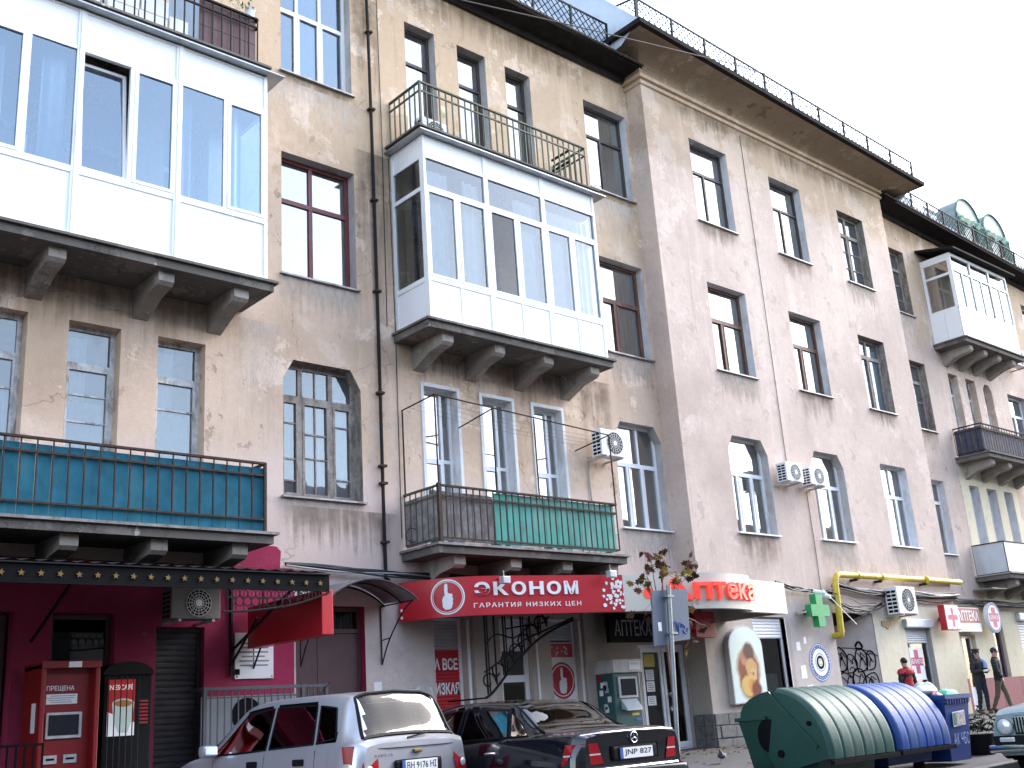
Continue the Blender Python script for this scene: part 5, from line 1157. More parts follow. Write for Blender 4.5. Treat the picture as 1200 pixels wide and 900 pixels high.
# gas pipe
gp_ = thing('gas_pipe', 'yellow gas pipe bending down beside the gateway', 'pipe', (23.0, 14.4, 2.4))
MB().tube([(22.86, 14.75, 2.56), (22.86, 14.45, 2.52)]+[(22.88, 14.3, 2.55+.1*k/3) for k in range(4)]+[(22.9, 14.28, 3.6), (22.93, 14.28, 3.8), (23.0, 14.28, 3.88), (23.12, 14.28, 3.92), (25, 14.3, 3.93), (29.3, 14.42, 3.95)], .075, 10).obj('pipe', 'yellowpipe', gp_, smooth=True)
for x in (23.9, 25.0, 27.2): MB().cyl((x, 14.29, 3.925), (x+.08, 14.29, 3.925), .095, 10).obj('flange', 'yellowpipe', gp_); MB().box(x, x+.05, 14.3, YB, 3.8, 3.86).obj('wall_hook', 'rustmetal', gp_)
# cable bundles
def bundle(name, label, ends, nc, sag, spread, mats=('cable', 'cable', 'cable', 'cablegrey')):
    a, b = ends; th = thing(name, label, 'cables', a)
    for k in range(nc):
        P = []; n = 12; ph = random.random()*6; s2 = sag*random.uniform(.2, 1.2)
        o1 = Vector((0, random.uniform(-spread, .3*spread), random.uniform(-spread, spread)))
        for i in range(n+1):
            t = i/n; p = Vector(a).lerp(Vector(b), t)+o1*(.5+.5*math.sin(ph+t*5)); p.z -= s2*math.sin(math.pi*((t*random.choice([1, 1]))))*.9-.02*math.sin(ph+t*17)
            P.append(p)
        MB().tube(smooth_pts(P, 2), random.choice([.012, .016, .022]), 5).obj('cable', random.choice(mats), th, smooth=True)
bundle('cable_bundle', 'loose black cables running under the pipe on the left wing above the door canopy', ((8.7, 14.9, 3.66), (15.4, 14.6, 3.5)), 6, .1, .06)
bundle('cable_bundle', 'tangled black cables under the yellow gas pipe', ((22.9, 14.38, 3.66), (28.9, 14.42, 3.5)), 12, .12, .12)
bundle('cable_bundle', 'black cables drooping across the gateway opening', ((22.5, 14.36, 3.45), (25.0, 14.4, 3.3)), 9, .35, .14)
bundle('cable_bundle', 'black cables under the lowest far balcony', ((28.9, 14.85, 3.55), (36, 14.7, 3.55)), 8, .12, .1)
bundle('cable_bundle', 'few black wires over the cream sign by the green cross', ((20.6, 14.35, 3.62), (22.9, 14.4, 3.5)), 5, .05, .06)
m = MB().bar((22.3, 14.25, 3.55), (23.25, 14.1, 2.75), .012, .02); tag(m.obj('loose_wire', 'white'), 'stray white wire slanting down in front of the gateway', 'wire')
for k, (x, z) in enumerate(((22.05, 3.5), (22.25, 3.42))):
    q = thing('security_camera', ('white bullet camera above the green cross', 'second white bullet camera right above the green cross arm')[k], 'camera', (x, 14.3, z), 'cameras above the green cross'); MB().cyl((x, 14.35, z), (x+.12, 14.12, z-.06), .05, 10).obj('housing', 'whiteplast', q, smooth=True); MB().cyl((x, 14.35, z), (x, YB, z+.04), .015, 6).obj('arm', 'whiteplast', q)

# ------------------------------------------------------------------ air conditioners
def ac_unit(x0, x1, z0, z1, y0, y1, label, cm='whiteplast'):
    o = thing('air_conditioner', label, 'air conditioner', ((x0+x1)/2, y1, z0), 'outdoor air conditioner units')
    MB().cbox(x0, x1, y0, y1, z0, z1, .015).obj('casing', cm, o)
    cx, cz, r = x0+(x1-x0)*.55, (z0+z1)/2, min(.36*(z1-z0)*1.2, .42*(x1-x0))
    disc((cx, y0-.004, cz), r, 24).obj('fan_opening', 'ink', o)
    for k in range(5):
        rr = r*(k+1)/5; disc((cx, y0-.012, cz), rr, 24, rr-.010).obj('grille_ring', 'greyplast', o)
    for k in range(8): a = math.pi*k/8; MB().bar((cx-r*math.cos(a), y0-.01, cz-r*math.sin(a)), (cx+r*math.cos(a), y0-.01, cz+r*math.sin(a)), .006, .008).obj('grille_spoke', 'greyplast', o)
    disc((cx, y0-.016, cz), .05, 12).obj('fan_hub', 'whiteplast', o)
    nz = 6; sz = (z1-z0)/(nz+1)
    for i in range(nz):
        for j in range(2):
            ya = y0+.04+j*(y1-y0-.06)/2; MB().box(x0-.004, x0+.001, ya, ya+(y1-y0-.1)/2, z0+sz*(i+.4), z0+sz*(i+.4)+sz*.62).obj('side_vent', 'ink', o)
    for x in (x0+.12, x1-.12): MB().box(x-.02, x+.02, y0-.03, y1+.45, z0-.04, z0-.005).obj('bracket', 'greyplast', o)
    return o
def trim_br(o, Y):
    for c in o.children:
        if c.name.startswith('bracket'):
            for v in c.data.vertices:
                if v.co.y+OFF[o][1] > Y: v.co.y = Y-OFF[o][1]
for a in ((15.62, 16.32, 6.06, 6.6, 14.5, 14.78, 'air conditioner on brackets beside the iron balcony frame', YA), (21.28, 21.93, 5.98, 6.42, 14.08, 14.36, 'left one of two air conditioners side by side on the projecting block', YB), (22.25, 22.88, 5.98, 6.42, 14.08, 14.36, 'right one of two air conditioners side by side on the projecting block', YB),
          (25.2, 26.08, 3.02, 3.68, 14.05, 14.38, 'large air conditioner below the yellow gas pipe', YB), (6.68, 7.42, 2.76, 3.2, 14.5, 14.8, 'grimy air conditioner under the star awning', YA), (36.3, 37.1, 11.45, 12.0, 14.5, 14.8, 'air conditioner beside the far glazed balcony', YA), (11.3, 11.9, 11.64, 12.1, 14.3, 14.55, 'air conditioner standing on the top green railed balcony', YA)):
    trim_br(ac_unit(*a[:7], 'shadedplast' if 'grimy' in a[6] else 'whiteplast'), a[7])  # the unit under the awning takes the casing darkened for shade
MB().tube(smooth_pts([(15.7, YA-.02, 6.0), (15.68, YA-.02, 5.6), (15.72, YA-.02, 4.9)], 6), .014, 5).obj('wall_wire', 'cablegrey', BL)
# ------------------------------------------------------------------ vehicles
simple('silverpaint', (.50, .50, .54), .28, .55, var=.02, vscale=2, coat=.6, dirt=(.40, .39, .40), dirtamt=.1)
simple('blackpaint', (.005, .005, .009), .12, .0, var=.0, coat=.6, spec=.45)
simple('palepaint', (.22, .29, .33), .3, .1, var=.03, coat=.5, dirt=(.34, .38, .4), dirtamt=.15)
simple('carblack', (.006, .006, .007), .6, var=0, spec=.15)
simple('carseat', (.012, .012, .014), .95, var=.1, spec=.05)
simple('taillight', (.30, .006, .012), .25, var=0, spec=.3)
simple('lampclear', (.65, .66, .68), .12, .3, var=0, coat=1.)
simple('tyre', (.018, .018, .018), .85, var=.2)
simple('rim', (.45, .45, .46), .3, .8, var=0)
simple('plate', (.75, .76, .77), .45, var=0)
glass('carglass', (.15, .19, .22), 1.6, wav=.0)
glass('carglasslight', (.26, .36, .46), 1.38, wav=.0)
def hermite(ts, vs, t):
    n = len(ts)
    if t <= ts[0]: return vs[0]
    if t >= ts[-1]: return vs[-1]
    i = max(k for k in range(n-1) if ts[k] <= t)
    def slope(k):
        if k == 0 or k == n-1: return 0 if n < 3 else (vs[1]-vs[0])/(ts[1]-ts[0]) if k == 0 else (vs[-1]-vs[-2])/(ts[-1]-ts[-2])
        a = (vs[k]-vs[k-1])/(ts[k]-ts[k-1]); b = (vs[k+1]-vs[k])/(ts[k+1]-ts[k])
        return 0 if a*b <= 0 else 2*a*b/(a+b)
    h = ts[i+1]-ts[i]; u = (t-ts[i])/h; m0, m1 = slope(i)*h, slope(i+1)*h
    return (2*u**3-3*u*u+1)*vs[i]+(u**3-2*u*u+u)*m0+(-2*u**3+3*u*u)*vs[i+1]+(u**3-u*u)*m1
class Car:
    """body lofted through cross sections; local axes: y = 0 at the tail, + towards the nose, x to the right"""
    def __init__(s, name, label, paint, stations, at, rz, n=72, sub=4):
        s.root = thing(name, label, 'car', at, 'cars in the street', local=True, rz=rz); s.st = stations; s.ys = [q[0] for q in stations]; s.np = len(stations[0][1]); s.paint = paint; s.n = n; s.sub = sub; s.sidew = []; s.topw = []
    def prof(s, y): return [(hermite(s.ys, [q[1][j][0] for q in s.st], y), hermite(s.ys, [q[1][j][1] for q in s.st], y)) for j in range(s.np)]
    def side_x(s, y, z):
        p = s.prof(y)
        for j in range(s.np-1):
            (x0, z0), (x1, z1) = p[j], p[j+1]
            if min(z0, z1) <= z <= max(z0, z1) and abs(z1-z0) > 1e-6: return x0+(x1-x0)*(z-z0)/(z1-z0)
        return p[4][0]
    def top_z(s, y, x):
        p = s.prof(y); x = abs(x)
        for j in range(3, s.np-1):
            (x0, z0), (x1, z1) = p[j], p[j+1]
            if x1 <= x <= x0: return z1 if x0 == x1 else z0+(z1-z0)*(x-x0)/(x1-x0)
        return p[-1][1]
    def body(s):
        m = MB(); L0, L1 = s.ys[0], s.ys[-1]; rows = []
        dens = []
        for a, b in zip(s.ys[:-1], s.ys[1:]):
            k = max(3, int(s.n*(b-a)/(L1-L0))); dens += [a+(b-a)*i/k for i in range(k)]
        dens.append(L1)
        for y in dens:
            p = s.prof(y); fine = []
            for j in range(s.np-1):
                p0, p1, p2, p3 = [Vector(p[max(0, min(s.np-1, j+k))]) for k in (-1, 0, 1, 2)]
                for k in range(s.sub): t = k/s.sub; q = p1.lerp(p2, t) if j in (4,) else .5*((2*p1)+(p2-p0)*t+(2*p0-5*p1+4*p2-p3)*t*t+(3*p1-p0-3*p2+p3)*t**3); fine.append((q.x, q.y, j))
            fine.append((p[-1][0], p[-1][1], s.np-1)); rows.append((y, fine))
        nf = len(rows[0][1])
        for sx in (1, -1):
            base = len(m.v)
            for y, fine in rows: m.v += [(sx*x, y, z) for x, z, j in fine]
            for i in range(len(rows)-1):
                for k in range(nf-1):
                    ym = (rows[i][0]+rows[i+1][0])/2; zm = (rows[i][1][k][1]+rows[i][1][k+1][1]+rows[i+1][1][k][1]+rows[i+1][1][k+1][1])/4; xm = (rows[i][1][k][0]+rows[i][1][k+1][0]+rows[i+1][1][k][0]+rows[i+1][1][k+1][0])/4
                    j = rows[i][1][k][2]
                    if j >= 3 and any(inpoly((ym, zm), w_) for w_ in s.sidew) and j <= 5 and xm > .45: continue
                    if j >= 4 and any(y0 < ym < y1 and xm < x0+(x1-x0)*(ym-y0)/(y1-y0) for y0, y1, x0, x1 in s.topw): continue
                    a = base+i*nf+k; f = (a, a+nf, a+nf+1, a+1); m.f.append(f if sx < 0 else f[::-1])
        for y, fine in (rows[0], rows[-1]):     # end caps, row by row
            b = len(m.v); m.v += [(x, y, z) for x, z, j in fine]+[(-x, y, z) for x, z, j in fine]
            m.f += [(b+k, b+k+1, b+nf+k+1, b+nf+k) for k in range(nf-1)]
        s.shell = m.obj('body', s.paint, s.root, smooth=True)
        q = MB(); q.v = [(v[0]*.972, v[1], v[2]-.022) for v in m.v]; q.f = [f for f in m.f if all(s.ys[0]+.05 < m.v[i][1] < s.ys[-1]-.3 for i in f)]; q.obj('inner_trim', 'carseat', s.root)
        zc = s.prof(s.ys[-3])[3][1]; MB().cbox(-.72, .72, s.ys[-3]-.5, s.ys[-3]-.02, zc-.3, zc+.0, .06).obj('dashboard', 'carseat', s.root, smooth=True)
        MB().tube([(-.36+.18*math.cos(k*math.pi/10), s.ys[-3]-.62, zc-.02+.17*math.sin(k*math.pi/10)) for k in range(21)], .016, 6).obj('steering_wheel', 'carblack', s.root, smooth=True)
    def side_glass(s, poly, mat='carglass', inset=.0):
        """poly = 4 corners (y,z): bottom rear, bottom front, top front, top rear"""
        a, b, c, d = [Vector(p) for p in poly]; n = 8
        for sx in (1, -1):
            m = MB(); fr = MB(); cen = (a+b+c+d)/4
            def P(u, v, off):
                q = a.lerp(b, u).lerp(d.lerp(c, u), v); return (sx*(s.side_x(q.x, q.y)+off), q.x, q.y)
            for i in range(n+1):
                for k in range(n+1): m.v.append(P(i/n, k/n, .004))
            m.f += [(i*(n+1)+k, (i+1)*(n+1)+k, (i+1)*(n+1)+k+1, i*(n+1)+k+1) for i in range(n) for k in range(n)]
            m.obj('side_window', mat, s.root, smooth=True)
            loop = [(i/n, 0) for i in range(n)]+[(1, k/n) for k in range(n)]+[(1-i/n, 1) for i in range(n)]+[(0, 1-k/n) for k in range(n)]
            fr.tube([P(u, v, .004) for u, v in loop]+[P(0, 0, .004)], .010, 5); fr.obj('window_seal', 'carblack', s.root, smooth=True)
    def top_glass(s, y0, y1, x0, x1, mat='carglass', name='rear_window', seal=.02):
        n = 14; m = MB(); fr = MB()
        def P(u, v, off=.006):
            y = y0+(y1-y0)*v; x = (x0+(x1-x0)*v)*(2*u-1); return (x, y, s.top_z(y, x)+off)
        for i in range(n+1):
            for k in range(n+1): m.v.append(P(i/n, k/n))
        m.f += [(i*(n+1)+k, (i+1)*(n+1)+k, (i+1)*(n+1)+k+1, i*(n+1)+k+1) for i in range(n) for k in range(n)]
        m.obj(name, mat, s.root, smooth=True)
        loop = [(i/n, 0) for i in range(n)]+[(1, k/n) for k in range(n)]+[(1-i/n, 1) for i in range(n)]+[(0, 1-k/n) for k in range(n)]
        fr.tube([P(u, v, .005) for u, v in loop]+[P(0, 0, .005)], seal, 5); fr.obj('window_seal', 'carblack', s.root, smooth=True)
    def wheels(s, ys, hw, r=.3):
        for y in ys:
            for sx in (1, -1):
                t = MB(); t.cyl((sx*(hw-.19), y, r), (sx*(hw-.0), y, r), r, 28); w_ = t.obj('wheel', 'tyre', s.root, smooth=True)
                MB().cyl((sx*(hw-.02), y, r), (sx*(hw+.008), y, r), r*.66, 24, r*.6).obj('rim', 'rim', w_)
                for k in range(5):
                    a = 2*math.pi*k/5; MB().bar((sx*(hw+.01), y, r), (sx*(hw+.01), y+r*.55*math.cos(a), r+r*.55*math.sin(a)), .05, .02).obj('spoke', 'rim', w_)
                ar = MB(); ar.tube([(sx*(hw+.004), y+(r+.05)*math.cos(math.pi*k/14), r+(r+.05)*math.sin(math.pi*k/14)) for k in range(15)], .03, 5); ar.obj('wheel_arch', 'carblack', s.root)
                MB().cyl((sx*(hw-.3), y, r), (sx*(hw-.012), y, r), r+.05, 24).obj('arch_liner', 'carblack', s.root)
    def seats(s, rows):
        for y, xs in rows:
            for x in xs:
                m = MB().cbox(x-.24, x+.24, y-.1, y+.08, .45, 1.08, .06); o = m.obj('seat', 'carseat', s.root, smooth=True)
                MB().cbox(x-.13, x+.13, y-.07, y+.04, 1.1, 1.3, .05).obj('headrest', 'carseat', o, smooth=True); MB().cbox(x-.24, x+.24, y+.08, y+.55, .4, .55, .05).obj('cushion', 'carseat', o, smooth=True)
    def numberplate(s, y, z, text, w_=.52, h=.112, blue=True, x=0, ny=-1):
        o = MB().box(x-w_/2-.012, x+w_/2+.012, min(y, y+ny*.006), max(y, y+ny*.006), z-h/2-.012, z+h/2+.012).obj('number_plate', 'carblack', s.root)
        yy = y+ny*.009
        MB().quad((x-w_/2, yy, z-h/2), (x+w_/2, yy, z-h/2), (x+w_/2, yy, z+h/2), (x-w_/2, yy, z+h/2)).obj('plate_face', 'plate', o)
        if blue: MB().quad((x-w_/2, yy+ny*.001, z-h/2), (x-w_/2+.045, yy+ny*.001, z-h/2), (x-w_/2+.045, yy+ny*.001, z+h/2), (x-w_/2, yy+ny*.001, z+h/2)).obj('plate_band', 'blueink', o)
        vs, fs = fit_text(text, x-w_/2+.065, x+w_/2-.02, z-.036, z+.036, .012); MB().add([(a, yy+ny*.0015, b) for a, b, c in vs], fs).obj('lettering', 'ink', o)
def inpoly(p, poly):
    x, y = p; r = False
    for i in range(len(poly)):
        (x0, y0), (x1, y1) = poly[i], poly[i-1]
        if (y0 > y) != (y1 > y) and x < (x1-x0)*(y-y0)/(y1-y0)+x0: r = not r
    return r
def shrink(poly, k=.9):
    cx = sum(p[0] for p in poly)/len(poly); cy = sum(p[1] for p in poly)/len(poly); return [(cx+(a-cx)*k, cy+(b-cy)*k) for a, b in poly]

# --- silver hatchback, nose to the building
S = [(0.00, [(.60, .32), (.72, .45), (.74, .70), (.72, .90), (.68, .955), (.55, .975), (.3, .985), (0, .99)]),
     (0.10, [(.70, .25), (.81, .42), (.825, .70), (.79, .955), (.745, 1.005), (.60, 1.03), (.32, 1.045), (0, 1.05)]),
     (0.36, [(.76, .20), (.835, .42), (.845, .70), (.81, .965), (.775, 1.02), (.63, 1.43), (.44, 1.495), (0, 1.515)]),
     (0.80, [(.78, .20), (.84, .42), (.845, .70), (.815, .955), (.79, 1.005), (.64, 1.46), (.44, 1.53), (0, 1.55)]),
     (1.50, [(.78, .20), (.84, .42), (.845, .70), (.815, .935), (.795, .98), (.645, 1.465), (.44, 1.535), (0, 1.555)]),
     (2.10, [(.78, .20), (.84, .42), (.845, .70), (.815, .915), (.795, .955), (.63, 1.43), (.43, 1.495), (0, 1.51)]),
     (2.95, [(.78, .20), (.84, .42), (.845, .68), (.80, .90), (.76, .935), (.66, .975), (.40, 1.00), (0, 1.01)]),
     (3.55, [(.74, .22), (.80, .42), (.79, .62), (.73, .78), (.68, .82), (.55, .855), (.32, .87), (0, .88)]),
     (3.88, [(.55, .26), (.62, .40), (.60, .55), (.52, .68), (.48, .70), (.36, .72), (.2, .725), (0, .73)])]
c = Car('silver_hatchback', 'silver hatchback parked nose to the building with a white rear plate', 'silverpaint', S, (7.5, 10.1, ROAD+.04), R(7))
W1 = [(1.62, .985), (2.66, .955), (2.12, 1.395), (1.62, 1.43)]; W2 = [(.78, 1.015), (1.56, .99), (1.56, 1.43), (.85, 1.42)]; W3 = [(.42, 1.06), (.72, 1.02), (.79, 1.41), (.52, 1.375)]
c.sidew = [shrink(q, .93) for q in (W1, W2, W3)]; c.topw = [(.125, .34, .60, .52), (2.2, 2.88, .50, .60)]
c.body()
for q in (W1, W2): c.side_glass(q, 'carglass')
c.side_glass(W3, 'carglass')
c.top_glass(.115, .35, .66, .565, 'carglasslight', 'rear_window', .024); c.top_glass(2.17, 2.92, .55, .66, 'carglass', 'windscreen')
c.wheels((.75, 3.2), .835); c.seats(((1.95, (-.36, .36)), (.95, (-.4, .4))))
rt = c.root
m = MB().cbox(-.78, .78, -.07, .25, .30, .60, .06); m.obj('rear_bumper', 'silverpaint', rt, smooth=True); MB().cbox(-.7, .7, 3.7, 3.96, .25, .55, .06).obj('front_bumper', 'silverpaint', rt, smooth=True)
for sx in (1, -1):
    t = MB(); n_ = 8
    for k in range(n_+1):
        z = .64+.33*k/n_; wi_ = .19-.05*abs(k/n_-.45); x1 = .735-.012*k/n_; t.v += [(sx*(x1-wi_*.9), -.018+.05*(k/n_)**2, z), (sx*(x1+.02), -.0+.06*(k/n_)**2, z), (sx*(.82), .09+.05*(k/n_), z), (sx*.832, .22+.04*k/n_, z)]
    for k in range(n_): t.f += [(4*k+j, 4*k+j+1, 4*k+5+j, 4*k+4+j) for j in range(3)]
    tl_ = t.obj('tail_light', 'taillight', rt, smooth=True); MB().sphere((sx*.69, -.018, .72), .042, 12, 8, (1, .3, 1)).obj('reversing_lamp', 'lampclear', tl_, smooth=True)
    o = MB().cbox(sx*.93-.1, sx*.93+.1, 2.48, 2.62, .94, 1.08, .05).obj('wing_mirror', 'silverpaint', rt, smooth=True); MB().quad((sx*.93-.08, 2.476, .96), (sx*.93+.08, 2.476, .96), (sx*.93+.08, 2.476, 1.06), (sx*.93-.08, 2.476, 1.06)).obj('mirror_glass', 'chrome', o)
    for y in (.98, 1.82): MB().cbox(sx*.845-.012, sx*.845+.014, y-.09, y+.09, .80, .87, .012).obj('door_handle', 'carblack', rt)
    for y in (.72, 1.62, 2.62): MB().tube([(sx*(c.side_x(y, z)+.001), y, z) for z in (.32, .45, .6, .75, .9, .95)], .0045, 4).obj('door_gap', 'carblack', rt)
    MB().sphere((sx*.56, 3.72, .72), .1, 12, 8, (1, .8, .8)).obj('headlight', 'lampclear', rt, smooth=True)
m = MB().cbox(-.34, .34, -.035, 0, .66, .80, .03); m.obj('plate_recess', 'carblack', rt); c.numberplate(-.04, .735, 'ВН 9176 НІ')
MB().cbox(-.06, .06, -.03, .002, .86, .9, .012).obj('badge', 'gold', rt); MB().bar((-.1, .03, 1.02), (.24, .07, 1.06), .02, .015).obj('rear_wiper', 'carblack', rt)
vs, fs = fit_text('AVEO LS', -.62, -.36, .845, .87, .005); MB().add([(a, -.008, b) for a, b, q in vs], fs).obj('badge_lettering', 'chrome', rt)
MB().tube([(-.72, .015, .93), (-.4, -.006, .925), (0, -.008, .925), (.4, -.006, .925), (.72, .015, .93)], .006, 4).obj('hatch_gap', 'carblack', rt)
MB().cyl((.1, 1.9, 1.49), (.16, 1.62, 1.72), .006, 5).obj('aerial', 'carblack', rt)

# --- black saloon beside it
S = [(0.00, [(.62, .30), (.74, .42), (.76, .68), (.73, .88), (.69, .93), (.55, .95), (.3, .96), (0, .965)]),
     (0.10, [(.74, .25), (.84, .42), (.85, .68), (.80, .915), (.75, .965), (.6, .995), (.32, 1.01), (0, 1.015)]),
     (0.65, [(.80, .20), (.86, .42), (.865, .68), (.83, .92), (.785, .965), (.66, 1.0), (.36, 1.02), (0, 1.025)]),
     (1.30, [(.80, .20), (.86, .42), (.865, .68), (.835, .92), (.80, .965), (.60, 1.30), (.40, 1.35), (0, 1.365)]),
     (2.10, [(.80, .20), (.86, .42), (.865, .68), (.835, .915), (.805, .955), (.62, 1.345), (.42, 1.39), (0, 1.405)]),
     (2.65, [(.80, .20), (.86, .42), (.865, .68), (.835, .905), (.80, .945), (.60, 1.31), (.40, 1.355), (0, 1.37)]),
     (3.40, [(.80, .20), (.86, .42), (.865, .66), (.81, .885), (.76, .92), (.64, .955), (.38, .975), (0, .985)]),
     (4.15, [(.76, .22), (.82, .42), (.81, .60), (.74, .74), (.68, .78), (.54, .805), (.3, .815), (0, .82)]),
     (4.50, [(.55, .26), (.62, .40), (.60, .52), (.52, .62), (.48, .65), (.36, .66), (.2, .665), (0, .67)])]
c = Car('black_saloon', 'glossy black saloon parked beside the silver hatchback with star badge on the boot', 'blackpaint', S, (9.32, 8.6, ROAD), R(0))
W1 = [(2.1, .965), (3.02, .95), (2.66, 1.265), (2.1, 1.315)]; W2 = [(1.18, .98), (2.02, .965), (2.02, 1.315), (1.32, 1.27)]; W3 = [(.86, .985), (1.13, .98), (1.26, 1.25), (1.12, 1.17)]
c.sidew = [shrink(q, .93) for q in (W1, W2, W3)]; c.topw = [(.74, 1.24, .58, .50), (2.74, 3.32, .5, .58)]
c.body()
for q in (W1, W2, W3): c.side_glass(q, 'carglass')
c.top_glass(.70, 1.27, .66, .55, 'carglass', 'rear_window', .016); c.top_glass(2.7, 3.36, .55, .66, 'carglass', 'windscreen', .016)
c.wheels((.9, 3.65), .855, .31); c.seats(((2.35, (-.36, .36)), (1.45, (-.4, .4))))
rt = c.root
MB().cbox(-.80, .80, -.10, .28, .28, .60, .07).obj('rear_bumper', 'blackpaint', rt, smooth=True); MB().cbox(-.7, .7, 4.3, 4.58, .25, .55, .07).obj('front_bumper', 'blackpaint', rt, smooth=True)
MB().tube([(-.80, .06, .60), (-.6, -.092, .605), (0, -.108, .607), (.6, -.092, .605), (.80, .06, .60)], .012, 5).obj('bumper_trim', 'chrome', rt)
for sx in (1, -1):
    for z0, z1, mt in ((.66, .745, 'taillight'), (.749, .765, 'lampclear'), (.769, .87, 'taillight')):
        t = MB()
        for z in (z0, z1): f_2 = (z-.66)/.21; t.v += [(sx*(.5+.07*f_2), -.012, z), (sx*.74, .004, z), (sx*.835, .11, z), (sx*.862, .26-.08*f_2, z)]
        t.f += [(j, j+1, j+5, j+4) for j in range(3)]; t.obj('tail_light', mt, rt)
    o = MB().cbox(sx*.95-.1, sx*.95+.1, 2.95, 3.08, .93, 1.06, .05).obj('wing_mirror', 'blackpaint', rt, smooth=True); MB().quad((sx*.95-.08, 2.946, .95), (sx*.95+.08, 2.946, .95), (sx*.95+.08, 2.946, 1.04), (sx*.95-.08, 2.946, 1.04)).obj('mirror_glass', 'chrome', o)
    for y in (1.4, 2.25): MB().cbox(sx*.865-.012, sx*.865+.014, y-.1, y+.1, .80, .83, .01).obj('door_handle', 'chrome', rt)
    for y in (1.1, 2.06, 3.05): MB().tube([(sx*(c.side_x(y, z)+.001), y, z) for z in (.32, .45, .6, .75, .9, .94)], .0035, 4).obj('door_gap', 'carblack', rt)
    MB().sphere((sx*.56, 4.36, .62), .1, 12, 8, (1, .8, .8)).obj('headlight', 'lampclear', rt, smooth=True)
MB().cbox(-.36, .36, -.03, 0, .67, .83, .03).obj('plate_recess', 'carblack', rt); c.numberplate(-.034, .745, 'JNP 827')
st_ = MB(); n = 20
st_.tube([(.055*math.cos(2*math.pi*k/n), -.022, .90+.055*math.sin(2*math.pi*k/n)) for k in range(n+1)], .006, 5); so_ = st_.obj('star_badge', 'chrome', rt)
for k in range(3): a = math.pi/2+k*2*math.pi/3; MB().cyl((0, -.024, .90), (.05*math.cos(a), -.022, .90+.05*math.sin(a)), .007, 5, .002).obj('badge_arm', 'chrome', so_)
MB().tube([(-.74, .07, .955), (-.5, .0, .97), (0, -.012, .975), (.5, 0, .97), (.74, .07, .955)], .009, 5).obj('boot_lip', 'chrome', rt)
MB().tube([(-.72, .03, .895), (-.5, -.01, .64)], .004, 4).obj('boot_gap', 'carblack', rt); MB().tube([(.72, .03, .895), (.5, -.01, .64)], .004, 4).obj('boot_gap', 'carblack', rt)

# --- pale old saloon at the right edge, facing the camera
S = [(0.00, [(.70, .32), (.78, .42), (.79, .62), (.76, .84), (.73, .88), (.55, .90), (.3, .91), (0, .912)]),
     (0.15, [(.80, .25), (.87, .42), (.885, .68), (.84, .89), (.79, .93), (.62, .95), (.34, .96), (0, .965)]),
     (1.05, [(.82, .22), (.89, .42), (.90, .68), (.86, .90), (.82, .94), (.66, .97), (.36, .985), (0, .99)]),
     (1.6, [(.82, .22), (.89, .42), (.90, .68), (.86, .90), (.82, .94), (.62, 1.36), (.42, 1.42), (0, 1.44)]),
     (2.6, [(.82, .22), (.89, .42), (.90, .68), (.86, .90), (.82, .94), (.63, 1.40), (.42, 1.47), (0, 1.49)]),
     (3.0, [(.82, .22), (.89, .42), (.90, .68), (.86, .90), (.82, .94), (.62, 1.36), (.42, 1.42), (0, 1.44)]),
     (3.55, [(.82, .22), (.89, .42), (.90, .68), (.85, .90), (.80, .94), (.66, .97), (.36, .99), (0, 1.0)]),
     (4.55, [(.80, .25), (.88, .42), (.885, .66), (.83, .84), (.78, .875), (.62, .90), (.34, .915), (0, .92)]),
     (4.72, [(.78, .30), (.85, .42), (.85, .62), (.79, .78), (.75, .81), (.58, .83), (.3, .84), (0, .845)])]
c = Car('pale_old_saloon', 'old pale blue grey saloon with round headlight at the right edge', 'palepaint', S, (19.75, 6.62, ROAD-.01), R(92))
W1 = [(2.3, .96), (3.25, .95), (2.98, 1.33), (2.3, 1.37)]; W2 = [(1.3, .965), (2.2, .96), (2.2, 1.37), (1.6, 1.33)]
c.sidew = [shrink(q, .93) for q in (W1, W2)]; c.topw = [(1.12, 1.52, .58, .50), (3.06, 3.48, .5, .58)]; c.body()
for q in (W1, W2): c.side_glass(q)
c.top_glass(1.1, 1.56, .66, .56, 'carglass', 'rear_window'); c.top_glass(3.03, 3.52, .56, .66, 'carglass', 'windscreen'); c.wheels((.95, 3.75), .885, .33); c.seats(((2.6, (-.4, .4)),))
rt = c.root
MB().cbox(-.87, .87, 4.69, 4.735, .40, .55, .01).obj('front_apron', 'carblack', rt); g = MB().cbox(-.56, .56, 4.70, 4.74, .56, .80, .01).obj('grille', 'carblack', rt)
me = MB().box(-.009, .009, 4.735, 4.755, .585, .775).mesh('grille_bar', 'chrome')
for k in range(27): inst(me, 'grille_bar', g, (-.52+k*.04, 0, 0))
MB().box(-.58, .58, 4.735, 4.75, .775, .795).obj('grille_trim', 'chrome', g)
for sx in (1, -1):
    o = MB().cyl((sx*.68, 4.68, .665), (sx*.68, 4.76, .665), .115, 24).obj('headlight', 'chrome', rt, smooth=True); MB().sphere((sx*.68, 4.755, .665), .098, 16, 10, (1, .3, 1)).obj('lens', 'lampclear', o, smooth=True)
    MB().cbox(sx*.68-.1, sx*.68+.1, 4.71, 4.75, .47, .53, .015).obj('indicator', 'lampclear', rt)
MB().cbox(-.9, .9, 4.74, 4.86, .34, .44, .03).obj('front_bumper', 'chrome', rt, smooth=True); MB().cbox(-.88, .88, -.1, .02, .34, .46, .03).obj('rear_bumper', 'chrome', rt, smooth=True)
for sx in (.38, -.38): MB().cbox(sx-.04, sx+.04, 4.8, 4.9, .33, .5, .02).obj('bumper_horn', 'carblack', rt)
o = MB().box(-.27, .27, 4.862, 4.868, .37, .49).obj('number_plate', 'plate', rt)

